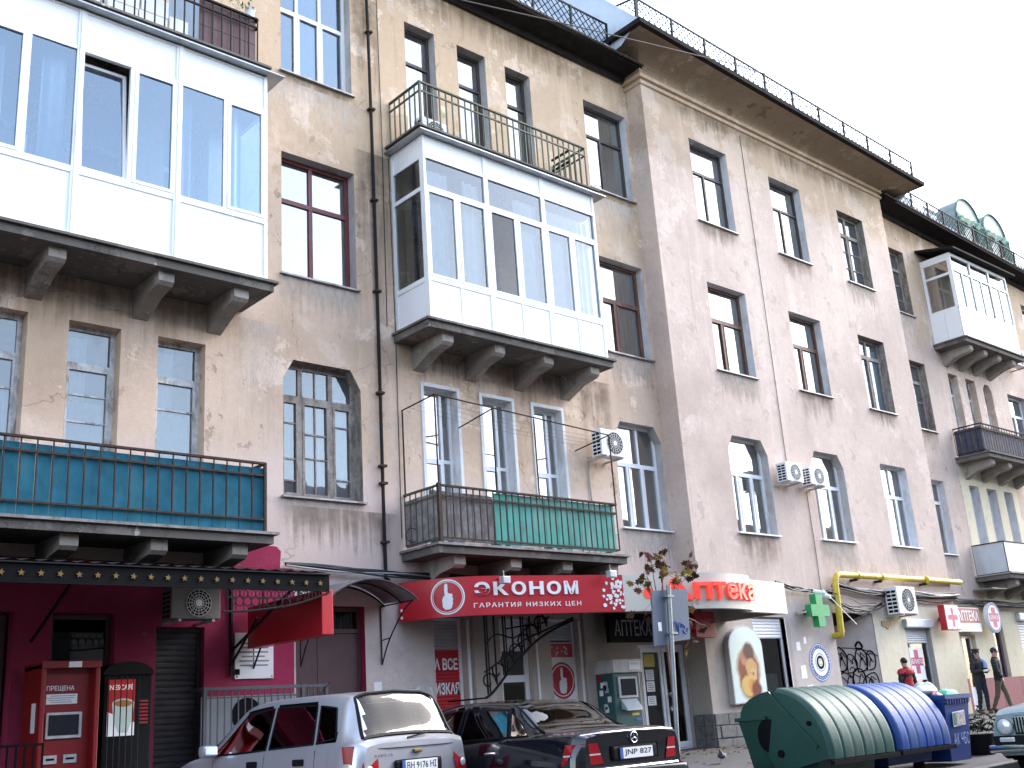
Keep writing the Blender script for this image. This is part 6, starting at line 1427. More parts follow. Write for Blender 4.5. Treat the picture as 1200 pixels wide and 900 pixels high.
# ------------------------------------------------------------------ bins
def dumpster(name, label, x0, x1, y0, zg, c1, c2, opened=False):
    """roll-lid refuse container: y0 near side; lid is a ribbed quarter drum turned towards the street"""
    o = thing(name, label, 'dumpster', ((x0+x1)/2, y0+.6, zg), 'roll-lid refuse containers')
    yb, zr = y0+1.2, .95; py, pz = y0+.66, .50
    m = MB()      # tapered tub
    for z, ins in ((zg+.14, .1), (zg+.5, .05), (zr-.08, .0), (zr, -.0)): m.v += [(x0+ins, y0+.06+ins, z), (x1-ins, y0+.06+ins, z), (x1-ins, yb-ins, z), (x0+ins, yb-ins, z)]
    for r in range(3): m.f += [(4*r+k, 4*r+(k+1) % 4, 4*r+4+(k+1) % 4, 4*r+4+k) for k in range(4)]
    m.f.append((3, 2, 1, 0)); m.obj('tub', c1, o)
    MB().box(x0-.04, x1+.04, yb-.02, yb+.04, zr-.05, zr+.0).obj('rim', c1, o); MB().box(x0-.04, x0+.02, py+.1, yb-.02, zr-.04, zr+.002).obj('rim', c1, o); MB().box(x1-.02, x1+.04, py+.1, yb-.02, zr-.04, zr+.002).obj('rim', c1, o)
    # raised end cheeks at the back
    for x, s in ((x0-.012, 1), (x1-.02, 1)):
        poly = [(yb, zr), (py-.05, zr)]+[(py-.1+(yb-py+.06)*math.sin(k*math.pi/2/10)*1.0, zr+.31*math.cos(k*math.pi/2/10)) for k in range(0, 11)]
        MB().prism(poly, lambda a, b, t: (t, a, b), x, x+.03).obj('end_cheek', c1, o)
    back = MB(); n = 10
    for k in range(n+1): a = k*math.pi/2/n; yy, zz = py-.1+(yb-py+.06)*math.sin(a), zr+.31*math.cos(a); back.v += [(x0, yy, zz), (x1, yy, zz)]
    back.f += [(2*k, 2*k+1, 2*k+3, 2*k+2) for k in range(n)]; back.obj('back_hood', c1, o, smooth=True)
    # ribbed lid
    Rr = .79; nseg = 18; ribs = 5; a0, a1 = R(97), R(186); xs = []
    nx = 60; m = MB(); grooves = [x0+(x1-x0)*(k+1)/(ribs+1) for k in range(ribs)]
    for i in range(nx+1):
        x = x0-.03+(x1-x0+.06)*i/nx; gd = min(abs(x-g_) for g_ in grooves); rr = Rr-.018*max(0, 1-gd/.022)
        ed = min(x-(x0-.03), (x1+.03)-x); rr -= .05*max(0, 1-ed/.07)**2
        for k in range(nseg+1): a = a0+(a1-a0)*k/nseg; m.v.append((x, py+rr*math.cos(a), pz+rr*math.sin(a)))
    m.f += [(i*(nseg+1)+k, (i+1)*(nseg+1)+k, (i+1)*(nseg+1)+k+1, i*(nseg+1)+k+1) for i in range(nx) for k in range(nseg)]
    lid = m.obj('lid', c2, o, smooth=True)
    for x in (x0-.03, x1+.0):      # end plates of the lid
        poly = [(py+(Rr-.05)*math.cos(a0+(a1-a0)*k/nseg), pz+(Rr-.05)*math.sin(a0+(a1-a0)*k/nseg)) for k in range(nseg+1)]+[(py-.3, pz-.17), (py+.02, pz-.2), (py+.12, pz-.02), (py+.02, pz+.35)]
        MB().prism(poly, lambda a, b, t: (t, a, b), x-.004, x+.03).obj('lid_end', c1, lid)
    MB().bar((x0-.05, y0-.14, pz-.12), (x1+.05, y0-.14, pz-.12), .05, .05).obj('lid_edge', 'black', lid)
    MB().bar((x0-.05, py+.0, pz+Rr-.06), (x0-.05, py-.62, pz+.06), .03, .05).obj('lid_stiffener', c1, lid)
    for (yy, zz, r) in ((py-.08, pz, .045), (y0+.12, .84, .03)): MB().cyl((x0-.06, yy, zz), (x0-.02, yy, zz), r, 12).obj('pivot', 'black', o)
    MB().sphere((x0-.005, py+.1, .72), .17, 14, 10, (.12, 1, 1.2)).obj('lift_socket', 'black', o, smooth=True)
    for x in (x0+.2, x1-.2):
        for yy in (y0+.3, yb-.25): w_ = MB().cyl((x-.025, yy, zg+.08), (x+.025, yy, zg+.08), .08, 14).obj('castor', 'tyre', o)
    return o
simple('bingreen', (.007, .05, .036), .45, var=.15, vscale=3, dirt=(.015, .055, .04), dirtamt=.25)
simple('bingreenlid', (.018, .066, .052), .5, var=.18, vscale=5, dirt=(.05, .085, .075), dirtamt=.6, bmp=.3, spec=.22)
simple('binblue', (.008, .04, .19), .45, var=.15, vscale=3, dirt=(.02, .05, .15), dirtamt=.25)
simple('binbluelid', (.012, .055, .24), .5, var=.18, vscale=5, dirt=(.045, .085, .2), dirtamt=.55, bmp=.3, spec=.22)
dumpster('green_dumpster', 'dark green refuse container with ribbed roll lid', 12.0, 13.42, 7.99, gz(12.6, 8.4)-.02, 'bingreen', 'bingreenlid')
dumpster('blue_dumpster', 'blue refuse container with ribbed roll lid next to the green one', 13.68, 15.0, 8.05, gz(14.3, 8.4)-.02, 'binblue', 'binbluelid')
o = thing('blue_wheelie_bin', 'open blue bin heaped with rubbish, a paper label on its front', 'bin', (15.6, 8.4, gz(15.6, 8.4)), 'street bins')
x0, x1, y0, y1, zg = 15.16, 15.86, 8.02, 8.75, gz(15.6, 8.4); m = MB()
for z, ins in ((zg+.05, .07), (.95, .0), (.95, -.02), (1.05, -.02)): m.v += [(x0+ins, y0+ins, z), (x1-ins, y0+ins, z), (x1-ins, y1-ins, z), (x0+ins, y1-ins, z)]
for r in range(3): m.f += [(4*r+k, 4*r+(k+1) % 4, 4*r+4+(k+1) % 4, 4*r+4+k) for k in range(4)]
m.f.append((3, 2, 1, 0)); m.obj('tub', 'binblue', o)
m = MB(); n = 12
for k in range(n+1): a = math.pi*k/n; m.v += [(x0-.02+(x1-x0+.04)*k/n, y1, 1.03), (x0-.02+(x1-x0+.04)*k/n, y1+.12+.12*math.sin(a), 1.06+.22*math.sin(a))]
m.f += [(2*k, 2*k+2, 2*k+3, 2*k+1) for k in range(n)]; m.obj('lid', 'binbluelid', o, smooth=True)
MB().tube([(x0-.02+(x1-x0+.04)*k/n, y1+.12+.12*math.sin(math.pi*k/n), 1.06+.22*math.sin(math.pi*k/n)) for k in range(n+1)], .02, 6).obj('lid_rim', 'binblue', o, smooth=True)
for q in ((x0-.04, x1+.04, y0-.05, y0-.02), (x0-.04, x1+.04, y1+.0, y1+.03), (x0-.05, x0-.02, y0-.02, y1), (x1+.02, x1+.05, y0-.02, y1)): MB().box(*q, 1.0, 1.06).obj('rim', 'binblue', o)
for k in range(9): MB().box(x0+.03+k*.075, x0+.055+k*.075, y0-.035, y0-.0, .93, 1.0).obj('rib', 'binblue', o)
pp_ = MB().quad((x0+.17, y0+.008, .62), (x0+.53, y0+.008, .64), (x0+.53, y0-.004, .84), (x0+.17, y0-.004, .82)).obj('paper_label', 'white', o)
simple('labelmix', (.45, .38, .36), .7, var=.5, vscale=30); simple('labelgreen', (.06, .2, .14), .7, var=.3, vscale=30)
MB().quad((x0+.27, y0+.0, .645), (x0+.51, y0+.0, .655), (x0+.51, y0-.0085, .82), (x0+.27, y0-.0085, .815)).obj('label_print', 'labelmix', pp_); MB().quad((x0+.185, y0+.0, .64), (x0+.255, y0+.0, .645), (x0+.255, y0-.0085, .81), (x0+.185, y0-.0085, .81)).obj('label_print', 'labelgreen', pp_)
simple('scratchpaint', (.35, .42, .6), .7, var=.3); vs, fs = fit_text('АК ЧБС', x0+.16, x0+.6, .38, .54, .0, 0, 1.1); MB().add([(a, y0+.035-.07*(b-.38)-.004, b) for a, b, q in vs], fs).obj('scrawl', 'scratchpaint', o)
def bag(name, label, c, r, mat, sc=(1, 1, .8), amp=.18):
    m = MB().sphere(c, r, 18, 12, sc); rnd = random.Random(len(label))
    ph_ = [rnd.random()*6 for _ in range(4)]
    m.v = [tuple(Vector(c)+(Vector(v)-Vector(c))*(1+amp*math.sin(9*(v[0]-c[0])/r*.5+ph_[0])*math.cos(7*(v[1]-c[1])/r*.5+ph_[1])+amp*.5*math.sin(14*(v[2]-c[2])/r*.5+ph_[2]))) for v in m.v]
    return tag(m.obj(name, mat, smooth=True), label, 'rubbish', 'rubbish heaped in the blue bin')
simple('bagwhite', (.7, .68, .7), .35, var=.1); simple('bagpink', (.6, .12, .2), .4, var=.2); simple('baggreen', (.12, .62, .36), .35, var=.1); simple('baggrey', (.42, .45, .5), .35, var=.1); simple('bagdark', (.03, .03, .05), .3)
bag('rubbish_bag', 'crumpled white bag hanging over the left rim of the blue bin', (15.2, 8.32, 1.13), .15, 'bagwhite', (1.3, .8, .6)); bag('rubbish_bag', 'pink wrapper among the rubbish in the blue bin', (15.36, 8.3, 1.08), .09, 'bagpink'); bag('rubbish_bag', 'mint green bag on top of the blue bin', (15.62, 8.2, 1.06), .17, 'baggreen', (1.3, .9, .45))
bag('rubbish_bag', 'pale grey bag behind the mint green one', (15.55, 8.5, 1.12), .17, 'baggrey', (1.2, 1, .8)); bag('rubbish_bag', 'dark bag filling the middle of the blue bin', (15.5, 8.4, 1.0), .27, 'bagdark', (1.1, 1.1, .5))
# planter tub with a small shrub
o = thing('plant_tub', 'dark tub with a scrubby plant at the kerb between the bin and the old car', 'plant', (17.15, 8.6, gz(17, 8.6)))
zt_ = gz(17.1, 8.6); MB().cyl((17.15, 8.6, zt_-.02), (17.15, 8.6, zt_+.3), .2, 16, .24).obj('tub', 'carblack', o, smooth=True)
m = MB()
for k in range(160):
    c_ = Vector((17.15+random.gauss(0, .17), 8.6+random.gauss(0, .17), zt_+.34+abs(random.gauss(0, .14)))); d = Vector((random.uniform(-1, 1), random.uniform(-1, 1), random.uniform(-.2, 1))).normalized(); u = d.orthogonal().normalized()*.02; m.add([c_-u, c_+d*.07, c_+u, c_-d*.07], [(0, 1, 2, 3)])
simple('shrubleaf', (.02, .027, .013), .9, var=.4, vscale=20, spec=.05); m.obj('foliage', 'shrubleaf', o)

# ------------------------------------------------------------------ left machines
ki = thing('payment_kiosk', 'red payment kiosk with black screen standing before the pink wall', 'kiosk', (5.2, 14.4, .1))
zk = gz(5.2, 14.3); simple('kioskred', (.22, .008, .01), .35, var=.05)
MB().cbox(4.92, 5.58, 14.3, 14.8, zk, 2.12, .015).obj('cabinet', 'kioskred', ki)
for q in ((4.88, 4.94), (5.55, 5.61)): MB().cbox(*q, 14.16, 14.78, zk, 2.16, .012).obj('side_panel', 'kioskred', ki)
MB().cbox(4.88, 5.61, 14.14, 14.8, 2.1, 2.19, .012).obj('hood', 'kioskred', ki); MB().box(5.2, 5.36, 14.135, 14.14, 2.11, 2.18).obj('sticker', 'white', ki)
MB().cbox(5.0, 5.44, 14.26, 14.3, 1.27, 1.58, .01).obj('screen_bezel', 'greyplast', ki); MB().box(5.03, 5.4, 14.252, 14.26, 1.31, 1.55).obj('screen', 'screen', ki)
wtext(ki, 'ПРЕЩЕНА', 5.0, 5.34, 1.83, 1.9, 14.296, 'white', .01); MB().box(5.0, 5.38, 14.293, 14.3, 1.68, 1.8).obj('notice', 'white', ki); hbars(ki, 5.01, 5.37, 1.69, 1.79, 14.2915, 4)
for x in (5.0, 5.24): MB().box(x, x+.16, 14.28, 14.3, .98, 1.08).obj('bill_slot', 'greyplast', ki); MB().box(x+.03, x+.13, 14.277, 14.28, 1.02, 1.045).obj('slot_mouth', 'ink', ki)
MB().box(4.872, 4.88, 14.3, 14.42, 1.35, 1.7).obj('side_notice', 'white', ki)
co = thing('coffee_machine', 'black coffee vending machine with a lit cup poster behind bars', 'vending machine', (6.05, 14.5, .1))
zk = gz(6, 14.4); MB().cbox(5.74, 6.38, 14.36, 14.85, zk, 2.02, .015).obj('cabinet', 'carblack', co)
MB().prism([(5.72, 2.02), (6.4, 2.02)]+[(6.06+.34*math.cos(k*math.pi/10), 2.02+.17*math.sin(k*math.pi/10)) for k in range(11)], lambda a, b, t: (a, t, b), 14.34, 14.85).obj('arched_top', 'carblack', co)
simple('posterred', (.35, .015, .02), .3, emit=((.6, .03, .03), .04)); simple('posterwhite', (.75, .75, .75), .3, emit=((.8, .85, .9), .06)); simple('cupwhite', (.42, .50, .46), .3, emit=((.6, .68, .64), .05)); simple('coffee', (.3, .12, .03), .3, emit=((.5, .2, .05), .05))
p_o = MB().quad((5.79, 14.352, 1.26), (6.15, 14.352, 1.26), (6.15, 14.352, 1.96), (5.79, 14.352, 1.96)).obj('poster', 'posterred', co)
MB().quad((5.79, 14.3505, 1.26), (6.15, 14.3505, 1.26), (6.15, 14.3505, 1.42), (5.79, 14.3505, 1.56)).obj('poster_print', 'posterwhite', p_o)
cupp = [(5.85, 1.66), (5.87, 1.45), (5.94, 1.3), (6.06, 1.3), (6.12, 1.45), (6.14, 1.66)]; MB().add([(a, 14.349, b) for a, b in cupp], [tuple(range(6))]).obj('poster_print', 'cupwhite', p_o)
for rx, rz, mt, yy in ((.145, .06, 'cupwhite', 14.3475), (.115, .043, 'coffee', 14.346)): MB().add([(5.995+rx*math.cos(k*math.pi/12), yy, 1.66+rz*math.sin(k*math.pi/12)) for k in range(24)], [tuple(range(24))]).obj('poster_print', mt, p_o)
wtext(p_o, 'NESCAFÉ', 5.81, 6.13, 1.83, 1.91, 14.3475, 'posterwhite', .02)
for k in range(6): MB().cyl((5.78+k*.08, 14.3, zk+.2), (5.78+k*.08, 14.3, 2.0), .008, 5).obj('guard_bar', 'darkmetal', co)
for k in range(7): MB().box(6.22, 6.33, 14.35, 14.36, 1.4+k*.045, 1.425+k*.045).obj('button', 'darkred', co)
# low barred fence by the parked cars
fe = thing('barred_fence', 'grey iron fence of upright bars before the pink corner', 'fence', (8.0, 14.2, .1))
zf = gz(8, 14.2)
for q in ((7.2, 7.25), (8.75, 8.8), (9.15, 9.2)): MB().box(*q, 14.53, 14.58, zf, 1.84).obj('post', 'greyframe', fe)
for q in ((7.25, 8.75), (8.8, 9.15)):
    for z in (1.79, .35): MB().box(*q, 14.535, 14.575, z, z+.045).obj('rail', 'greyframe', fe)
    n = int((q[1]-q[0])/.105)
    for k in range(n): MB().box(q[0]+.06+k*.105, q[0]+.075+k*.105, 14.547, 14.562, .39, 1.79).obj('bar', 'greyframe', fe)
MB().box(7.25, 8.75, 14.55, 14.565, 1.68, 1.7).obj('rail', 'greyframe', fe)
MB().bar((7.2, 14.57, 1.81), (7.2, YA-.02, 1.81), .045, .045).obj('rail', 'greyframe', fe)
simple('boardpale', (.26, .29, .31), .6, var=.06)
bo = thing('pale_board', 'pale board with a dark round opening behind the barred fence', 'board', (7.9, 14.7, .1)); MB().box(7.3, 8.8, 14.8, 14.82, zf, 1.72).obj('sheet', 'boardpale', bo); disc((8.0, 14.797, 1.45), .24, 24).obj('dark_circle', 'ink', bo)
for k in range(3):
    lr = None
rl = thing('low_railing', 'short black railing at the bottom left corner', 'railing', (4.65, 13.9, .1)); MB().box(4.2, 4.86, 13.88, 13.91, 1.2, 1.23).obj('rail', 'black', rl)
for k in range(7): MB().box(4.24+k*.1, 4.26+k*.1, 13.885, 13.905, gz(4.5, 13.9), 1.2).obj('bar', 'black', rl)

# ------------------------------------------------------------------ street sign seen from behind, and the sapling
simple('signback', (.075, .10, .15), .5, .2, var=.08, vscale=3, dirt=(.11, .14, .18), dirtamt=.2); simple('polegrey', (.27, .28, .29), .5, .4, var=.12, dirt=(.25, .24, .22), dirtamt=.3)
sp = thing('street_sign', 'two grey blue traffic sign backs on one leaning galvanised post', 'street sign', (12.9, 11, gz(12.9, 11)))
MB().cyl((12.82, 11.0, gz(12.9, 11)-.02), (13.04, 11.0, 2.93), .034, 12).obj('post', 'polegrey', sp, smooth=True)
def plate_(x0, x1, z0, z1, yy, tilt): 
    m = MB(); dx = .075; 
    m.prism([(x0+dx*(z0-2.4), z0), (x1+dx*(z0-2.4), z0+tilt), (x1+dx*(z1-2.4), z1+tilt), (x0+dx*(z1-2.4), z1)], lambda a, b, t: (a, t, b), yy, yy+.02); return m.obj('sign_plate', 'signback', sp)
plate_(12.66, 13.0, 2.03, 2.84, 11.05, .03); plate_(13.02, 13.5, 2.09, 2.86, 11.05, .04)
for z in (2.2, 2.75): MB().box(12.95, 13.1, 10.96, 11.05, z, z+.03).obj('clamp', 'polegrey', sp)
MB().quad((12.76, 11.046, 2.25), (12.84, 11.046, 2.25), (12.84, 11.046, 2.38), (12.76, 11.046, 2.38)).obj('sticker', 'white', sp)
g = MB()
for pts in ([(13.12, 2.32), (13.17, 2.4), (13.2, 2.24), (13.13, 2.2)], [(13.22, 2.2), (13.26, 2.38), (13.3, 2.3), (13.24, 2.28)], [(13.32, 2.36), (13.38, 2.3), (13.33, 2.26), (13.4, 2.22), (13.44, 2.3)]):
    P = smooth_pts([Vector((a, 11.044, b)) for a, b in pts], 4); g.tube(P, .008, 4)
simple('bluespray', (.05, .12, .4), .6); g.obj('scrawl', 'bluespray', sp)
def maple(name, label, base, fork, clusters, cols):
    o = thing(name, label, 'tree', base); tr = MB(); b = Vector(base); f = Vector(fork)
    tr.tube(smooth_pts([b, b.lerp(f, .5)+Vector((.03, 0, 0)), f], 6), [.028-.01*k/12 for k in range(13)], 7)
    star = [(0, 1), (.12, .6), (.35, .75), (.33, .45), (.75, .5), (.6, .28), (.9, .05), (.5, .0), (.45, -.3), (.1, -.12), (0, -.35)]; star += [(-a, c_) for a, c_ in star[-2:0:-1]]
    leaves = []
    for (tx, ty, tz, nl, sp_) in clusters:
        tp = Vector((tx, ty, tz)); tr.tube(smooth_pts([f-Vector((0, 0, .3)), f.lerp(tp, .5)+Vector((random.uniform(-.05, .05), 0, .06)), tp], 6), [.014-.011*k/12 for k in range(13)], 5)
        for k in range(nl):
            p = tp+Vector((random.gauss(0, sp_), random.gauss(0, sp_), random.gauss(-.02, sp_))); s = random.uniform(.07, .125)
            q = Matrix.Rotation(random.uniform(-.9, .9), 3, 'Z') @ Matrix.Rotation(random.uniform(-1.0, .8), 3, 'X') @ Matrix.Rotation(random.uniform(2.2, 4.1), 3, 'Y')
            leaves.append((p, tp, s, q))
    tr.obj('trunk', 'brownwood', o, smooth=True)
    for p, tp, s, q in leaves:
        MB().add([tuple(p+q @ Vector((a*s, .25*s*abs(a), c_*s))) for a, c_ in star], [tuple(range(len(star)))]).obj('leaf', random.choice(cols), o)
        MB().cyl(p, tp, .003, 3).obj('leaf_stalk', 'brownwood', o)
simple('leafred', (.095, .03, .024), .8, var=.35, vscale=20, spec=.08); simple('leafbrown', (.075, .042, .022), .8, var=.35, vscale=20, spec=.08); simple('leafyellow', (.2, .13, .018), .8, var=.3, vscale=20, spec=.08)
bz = gz(13.3, 11.6)
maple('maple_sapling', 'young maple with reddish brown autumn leaves behind the street sign', (13.55, 11.6, bz), (13.55, 11.6, 2.5), [(13.4, 11.6, 3.36, 12, .12), (13.7, 11.6, 3.25, 14, .12), (13.62, 11.6, 3.5, 8, .08), (14.3, 11.6, 3.42, 10, .09), (14.45, 11.62, 3.3, 6, .07), (13.05, 11.6, 3.05, 3, .07), (12.98, 11.5, 2.6, 4, .09), (14.2, 11.5, 2.75, 5, .09), (14.35, 11.5, 2.4, 6, .1), (14.0, 11.5, 2.25, 5, .1), (13.2, 11.55, 3.15, 6, .09)], ['leafred', 'leafred', 'leafbrown', 'leafbrown', 'leafyellow'])
m = MB()
for k in range(420):
    x = random.uniform(13, 24); y_ = random.choice([random.uniform(13.9, 14.42), random.uniform(9.5, 14.3), random.uniform(13.6, 14.4)]); z = gz(x, y_)+.008; a = random.random()*6.3; s = random.uniform(.025, .055)
    c_ = Vector((x, y_, z)); u = Vector((math.cos(a), math.sin(a), random.uniform(-.1, .25)))*s; v = Vector((-math.sin(a), math.cos(a), random.uniform(0, .25)))*s*.7; m.add([c_-u, c_-v+Vector((0, 0, .01)), c_+u, c_+v+Vector((0, 0, .012))], [(0, 1, 2, 3)])
o = m.obj('fallen_leaves', 'leafyellow'); o['label'] = 'fallen yellow leaves scattered over the pavement'; o['category'] = 'leaves'; o['kind'] = 'stuff'
# overhead cable
m = MB().tube([Vector((8, 12.2, 14.7)).lerp(Vector((60, 12.2, 20.5)), 0)]*0+smooth_pts([(10.46, 12., 12.9), (13.9, 12., 13.7), (18.36, 12, 14.7), (20.75, 12, 15.2), (34.5, 12, 18.6), (48, 12, 22)], 10), .012, 5); tag(m.obj('overhead_cable', 'cable'), 'thin cable strung across the sky below the roof edge', 'cable')
# ------------------------------------------------------------------ people
def skinned(verts, edges, rad, sub=2, root=0):
    me = bpy.data.meshes.new('tmp'); me.from_pydata(verts, edges, []); ob = bpy.data.objects.new('tmp', me); COL.objects.link(ob)
    sk = ob.modifiers.new('s', 'SKIN'); sk.use_smooth_shade = True
    for i, v in enumerate(me.skin_vertices[0].data): r = rad[i]; v.radius = r if isinstance(r, tuple) else (r, r); v.use_root = (i == root)
    sb = ob.modifiers.new('d', 'SUBSURF'); sb.levels = sub; sb.render_levels = sub
    dg = bpy.context.evaluated_depsgraph_get(); out = bpy.data.meshes.new_from_object(ob.evaluated_get(dg)); bpy.data.objects.remove(ob); bpy.data.meshes.remove(me)
    for p in out.polygons: p.use_smooth = True
    return out
def link_mesh(me, name, mat, parent):
    me.materials.clear(); me.materials.append(MATS[mat]); o = bpy.data.objects.new(name, me); COL.objects.link(o); o.parent = parent; OFF[o] = (0, 0, 0); return o
simple('skin', (.46, .27, .20), .55, var=.06); simple('hairdark', (.012, .010, .009), .6, var=.2, vscale=30); simple('coatblack', (.016, .015, .02), .75, var=.25, vscale=20); simple('jeans', (.014, .016, .03), .85, var=.2, vscale=20); simple('khaki', (.12, .09, .065), .85, var=.2, vscale=15); simple('bootstan', (.22, .11, .04), .6, var=.2); simple('scarf', (.25, .36, .55), .85, var=.15, vscale=30); simple('vestred', (.38, .012, .02), .7, var=.15, vscale=15); simple('shoeblack', (.012, .012, .012), .5)
def person(label, at, h, rz, legs, arms, top, bottom, shoes, hat=None, vest=None, headturn=0., lean=0.):
    """local: facing -Y; legs = (right foot (x,y), left foot), arms = ((elbow),(wrist)) per side, unit body height 1.75"""
    o = thing('person', label, 'person', at, None, local=True, rz=rz); k = h/1.75; o.scale = (k, k, k)
    P = dict(pel=(0, .0, .95), wst=(0, -.01+lean*.2, 1.1), cht=(0, -.0+lean*.5, 1.3), nck=(0, .01+lean, 1.47), hd0=(0, -.01+lean*1.1, 1.56), hd1=(0, -.02+lean*1.2, 1.68))
    names = list(P); V = [P[n] for n in names]; E = [(0, 1), (1, 2), (2, 3), (3, 4), (4, 5)]; Rd = [(.15, .11), (.135, .10), (.165, .11), .055, (.075, .085), (.078, .09)]
    def add(p, r, link): V.append(p); Rd.append(r); E.append((link, len(V)-1)); return len(V)-1
    ends = {}
    for s, (fx, fy), (el, wr) in ((1, legs[0], arms[0]), (-1, legs[1], arms[1])):
        a = add((s*.095, 0, .86), .085, 0); kn = add((s*.1*.5+fx*.5, fy*.45-.03, .48), .058, a); an = add((fx, fy+.02, .09), .042, kn); ft = add((fx+s*.01, fy-.13, .04), (.045, .03), an); ends['l%d' % s] = (a, kn, an, ft)
        sh = add((s*.185, .0+lean*.7, 1.4), .062, 2); e = add(el, .046, sh); w_ = add(wr, .034, e); ends['a%d' % s] = (sh, e, w_)
    body = link_mesh(skinned(V, E, Rd), 'body', 'skin', o)
    # face
    hx = V[5]; 
    MB().sphere((0, hx[1]-.088, 1.625), .016, 8, 6, (.8, 1.2, 1.3)).obj('nose', 'skin', body, smooth=True)
    for s in (1, -1):
        MB().sphere((s*.032, hx[1]-.078, 1.652), .011, 8, 6).obj('eye', 'shoeblack', body, smooth=True); MB().sphere((s*.08, hx[1]+.0, 1.63), .022, 8, 6, (.4, .8, 1.2)).obj('ear', 'skin', body, smooth=True)
    MB().box(-.024, .024, hx[1]-.085, hx[1]-.07, 1.586, 1.594).obj('mouth', 'vestred', body)
    # hands: palm and five fingers
    for s in (1, -1):
        e, w_ = Vector(V[ends['a%d' % s][1]]), Vector(V[ends['a%d' % s][2]]); d = (w_-e).normalized(); side = d.cross(Vector((0, 0, 1)))
        side = side.normalized() if side.length > .1 else Vector((0, 1, 0)); nrm = d.cross(side).normalized(); pc = w_+d*.05
        hv = [w_, pc, w_+d*.085]; he = [(0, 1), (1, 2)]; hr = [.026, (.036, .018), (.036, .016)]
        for f in range(4):
            b = w_+d*.085+side*(-.027+.018*f); hv += [b, b+d*.04+nrm*.008, b+d*(.066-.006*abs(f-1.5))+nrm*.03]; n_ = len(hv); he += [(2, n_-3), (n_-3, n_-2), (n_-2, n_-1)]; hr += [.010, .009, .008]
        b = pc+side*.038; hv += [b, b+side*.02+d*.03+nrm*.01, b+side*.022+d*.055+nrm*.02]; n_ = len(hv); he += [(1, n_-3), (n_-3, n_-2), (n_-2, n_-1)]; hr += [.013, .011, .009]
        link_mesh(skinned(hv, he, hr, 1), 'hand', 'skin', body)
    # clothes: shells lifted off the body, cut along the bones they cover
    bones = []
    for a, b in E:
        arm = any(a in ends[q] or b in ends[q] for q in ('a1', 'a-1')); leg = any(b in ends[q] for q in ('l1', 'l-1'))
        bones.append((Vector(V[a]), Vector(V[b]), 'arm' if arm else 'leg' if leg else 'torso'))
    def kind(p):
        best = None
        for a, b, kd in bones:
            d = b-a; t = max(0, min(1, (p-a).dot(d)/d.length_squared)); q = (p-a-d*t).length
            if best is None or q < best[0]: best = (q, kd)
        return best[1]
    bm_ = body.data; nor = [v.normal.copy() for v in bm_.vertices]
    kinds = [kind(p.center) for p in bm_.polygons]
    def shell(test, infl, name, mat):
        m = MB(); mp = {}
        for p, kd in zip(bm_.polygons, kinds):
            if not test(p.center, kd): continue
            f = []
            for vi in p.vertices:
                if vi not in mp: co = bm_.vertices[vi].co+nor[vi]*infl*(1+.35*math.sin(co_n(bm_.vertices[vi].co))); mp[vi] = len(m.v); m.v.append(tuple(co))
                f.append(mp[vi])
            m.f.append(tuple(f))
        return m.obj(name, mat, o, smooth=True)
    def co_n(c): return c.x*40+c.z*55+c.y*30
    shell(lambda c, kd: kd == 'arm' or (kd == 'torso' and .84 < c.z < 1.49) or (kd == 'leg' and c.z > .84), .02, 'jacket', top)
    shell(lambda c, kd: kd == 'leg' and c.z > .07 or (kd == 'torso' and c.z < .98), .012, 'trousers', bottom)
    if vest: shell(lambda c, kd: kd == 'torso' and .86 < c.z < 1.46 or (kd == 'arm' and c.z > 1.33), .036, 'vest', vest)
    MB().tube([(0, .012+lean*.9, 1.43), (0, .0+lean, 1.5)], [.085, .07], 12).obj('collar', top, o, smooth=True)
    for s in (1, -1):
        an, ft = Vector(V[ends['l%d' % s][2]]), Vector(V[ends['l%d' % s][3]]); link_mesh(skinned([an, an+Vector((0, .03, -.045)), ft], [(0, 1), (1, 2)], [.056, .055, (.052, .036)], 2, 1), 'shoe', shoes, o)
    hm = MB().sphere((0, hx[1]+.012, 1.672), .098, 18, 12, (.9, 1.02, .98)); hm.v = [v for v in hm.v]; keep = [f for f in hm.f if not all(hm.v[i][1] < hx[1]-.045 and hm.v[i][2] < 1.705 for i in f) and sum(hm.v[i][2] for i in f)/len(f) > 1.585]
    hm.f = keep; hm.obj('hair', 'hairdark', o, smooth=True)
    if hat: MB().sphere((.02, hx[1]+.03, 1.745), .12, 18, 10, (1.0, 1.0, .36)).obj('beret', hat, o, smooth=True)
    return o
A_dn = lambda s: ((s*.25, .02, 1.14), (s*.25, -.06, .9))
wz = gz(28.6, 14.1)
w1 = person('woman in dark jacket, beret and tan boots looking down at what she holds', (28.62, 14.05, wz), 1.60, R(-18), ((.1, -.05), (-.1, .06)), (((.24, -.02, 1.13), (.1, -.26, 1.16)), ((-.24, -.02, 1.13), (-.08, -.26, 1.14))), 'coatblack', 'jeans', 'bootstan', 'coatblack', lean=-.02)
MB().cbox(-.1, .08, -.36, -.27, 1.12, 1.18, .02).obj('folded_cloth', 'white', w1); MB().tube(smooth_pts([(.1, -.06, 1.47), (.16, -.12, 1.38), (.15, -.15, 1.22)], 5), [.06]*11, 8).obj('scarf', 'scarf', w1, smooth=True)
m = MB()
for s in (1, -1): m.tube(smooth_pts([(s*.07, .0, 1.68), (s*.095, .0, 1.58), (s*.1, -.03, 1.45)], 5), [.04]*11, 7)
m.obj('long_hair', 'hairdark', w1, smooth=True)
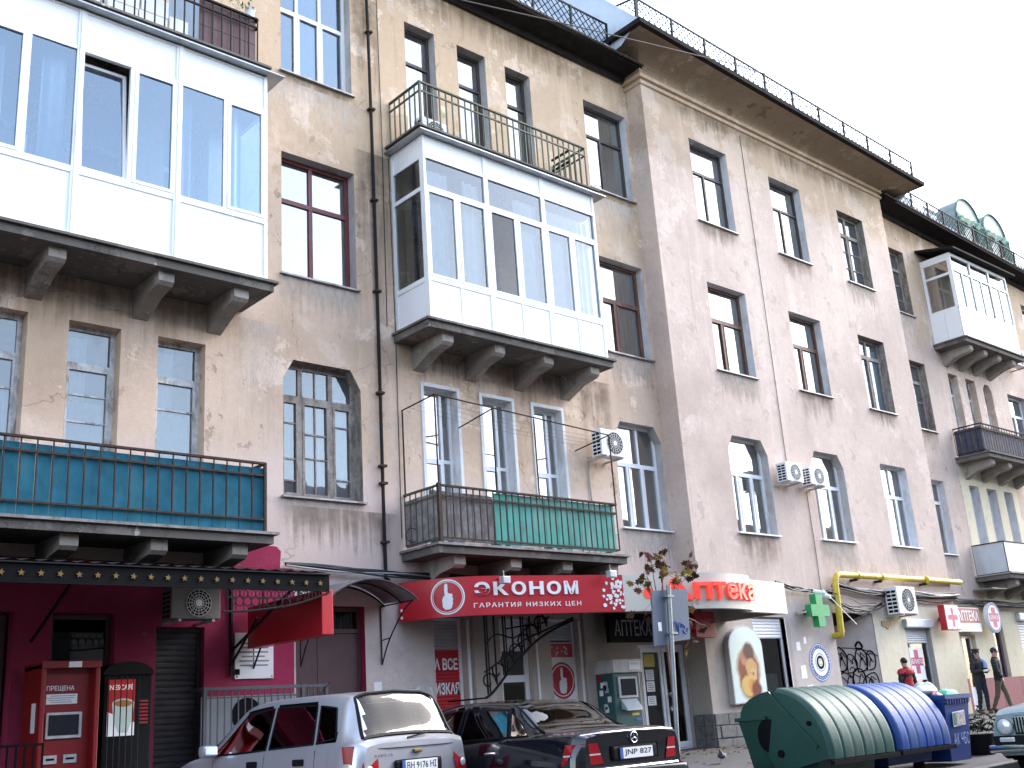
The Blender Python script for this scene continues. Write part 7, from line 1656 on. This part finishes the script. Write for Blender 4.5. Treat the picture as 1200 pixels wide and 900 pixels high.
person('man in dark jacket and khaki trousers striding beside the woman', (29.05, 13.75, gz(29.1, 13.8)), 1.62, R(14), ((.1, -.2), (-.1, .24)), (((.25, .08, 1.14), (.24, .02, .9)), ((-.25, -.04, 1.14), (-.24, -.14, .92))), 'coatblack', 'khaki', 'shoeblack')
pv = person('person in a red vest seen from behind above the blue bins', (24.2, 13.6, gz(24.2, 13.6)), 1.50, R(165), ((.1, 0), (-.1, 0)), (A_dn(1), A_dn(-1)), 'coatblack', 'jeans', 'shoeblack', vest='vestred')
# pigeon
zp = gz(15.1, 12.0); pg = thing('pigeon', 'grey pigeon walking on the pavement', 'pigeon', (15.1, 12.0, zp), None, local=True, rz=R(-60))
simple('pigeongrey', (.09, .095, .12), .6, var=.3, vscale=30)
link_mesh(skinned([(0, .0, .12), (0, -.07, .14), (0, -.10, .19), (0, -.115, .225), (0, .09, .11), (0, .17, .10)], [(0, 1), (1, 2), (2, 3), (0, 4), (4, 5)], [(.06, .055), (.05, .05), .025, .022, (.045, .03), (.03, .008)]), 'body', 'pigeongrey', pg)
MB().cyl((0, -.135, .222), (0, -.16, .215), .006, 6, .001).obj('beak', 'shoeblack', pg)
for s in (1, -1): MB().cyl((s*.02, 0, .08), (s*.022, -.01, .0), .004, 5).obj('leg', 'bagpink', pg); MB().sphere((s*.055, .03, .125), .08, 10, 8, (.15, 1.2, .5)).obj('wing', 'pigeongrey', pg, smooth=True)

# ------------------------------------------------------------------ across the street, out of view: added to cut low sky light, also mirrored
plaster('oppwall', (.30, .27, .24), (.25, .22, .2), (.34, .31, .28), streak=.3)
ob_ = thing('unseen_opposite_building', 'unseen apartment block added across the street to cut low sky light, also mirrored in panes', 'building', (15, -15, ROAD))
MB().box(-45, 80, -27, -15, ROAD, 11.5).obj('wall', 'oppwall', ob_); MB().prism([(-14.6, 11.5), (-21, 14.5), (-27.4, 11.5)], lambda a, b, t: (t, a, b), -46, 81).obj('roof', 'eave', ob_)
me = MB().box(-.7, .7, -15, -14.97, 0, 1.8).mesh('window', 'screen')
for i in range(30):
    for z in (1.2, 4.6, 8.0): inst(me, 'window', ob_, (-40+i*4, 0, z))
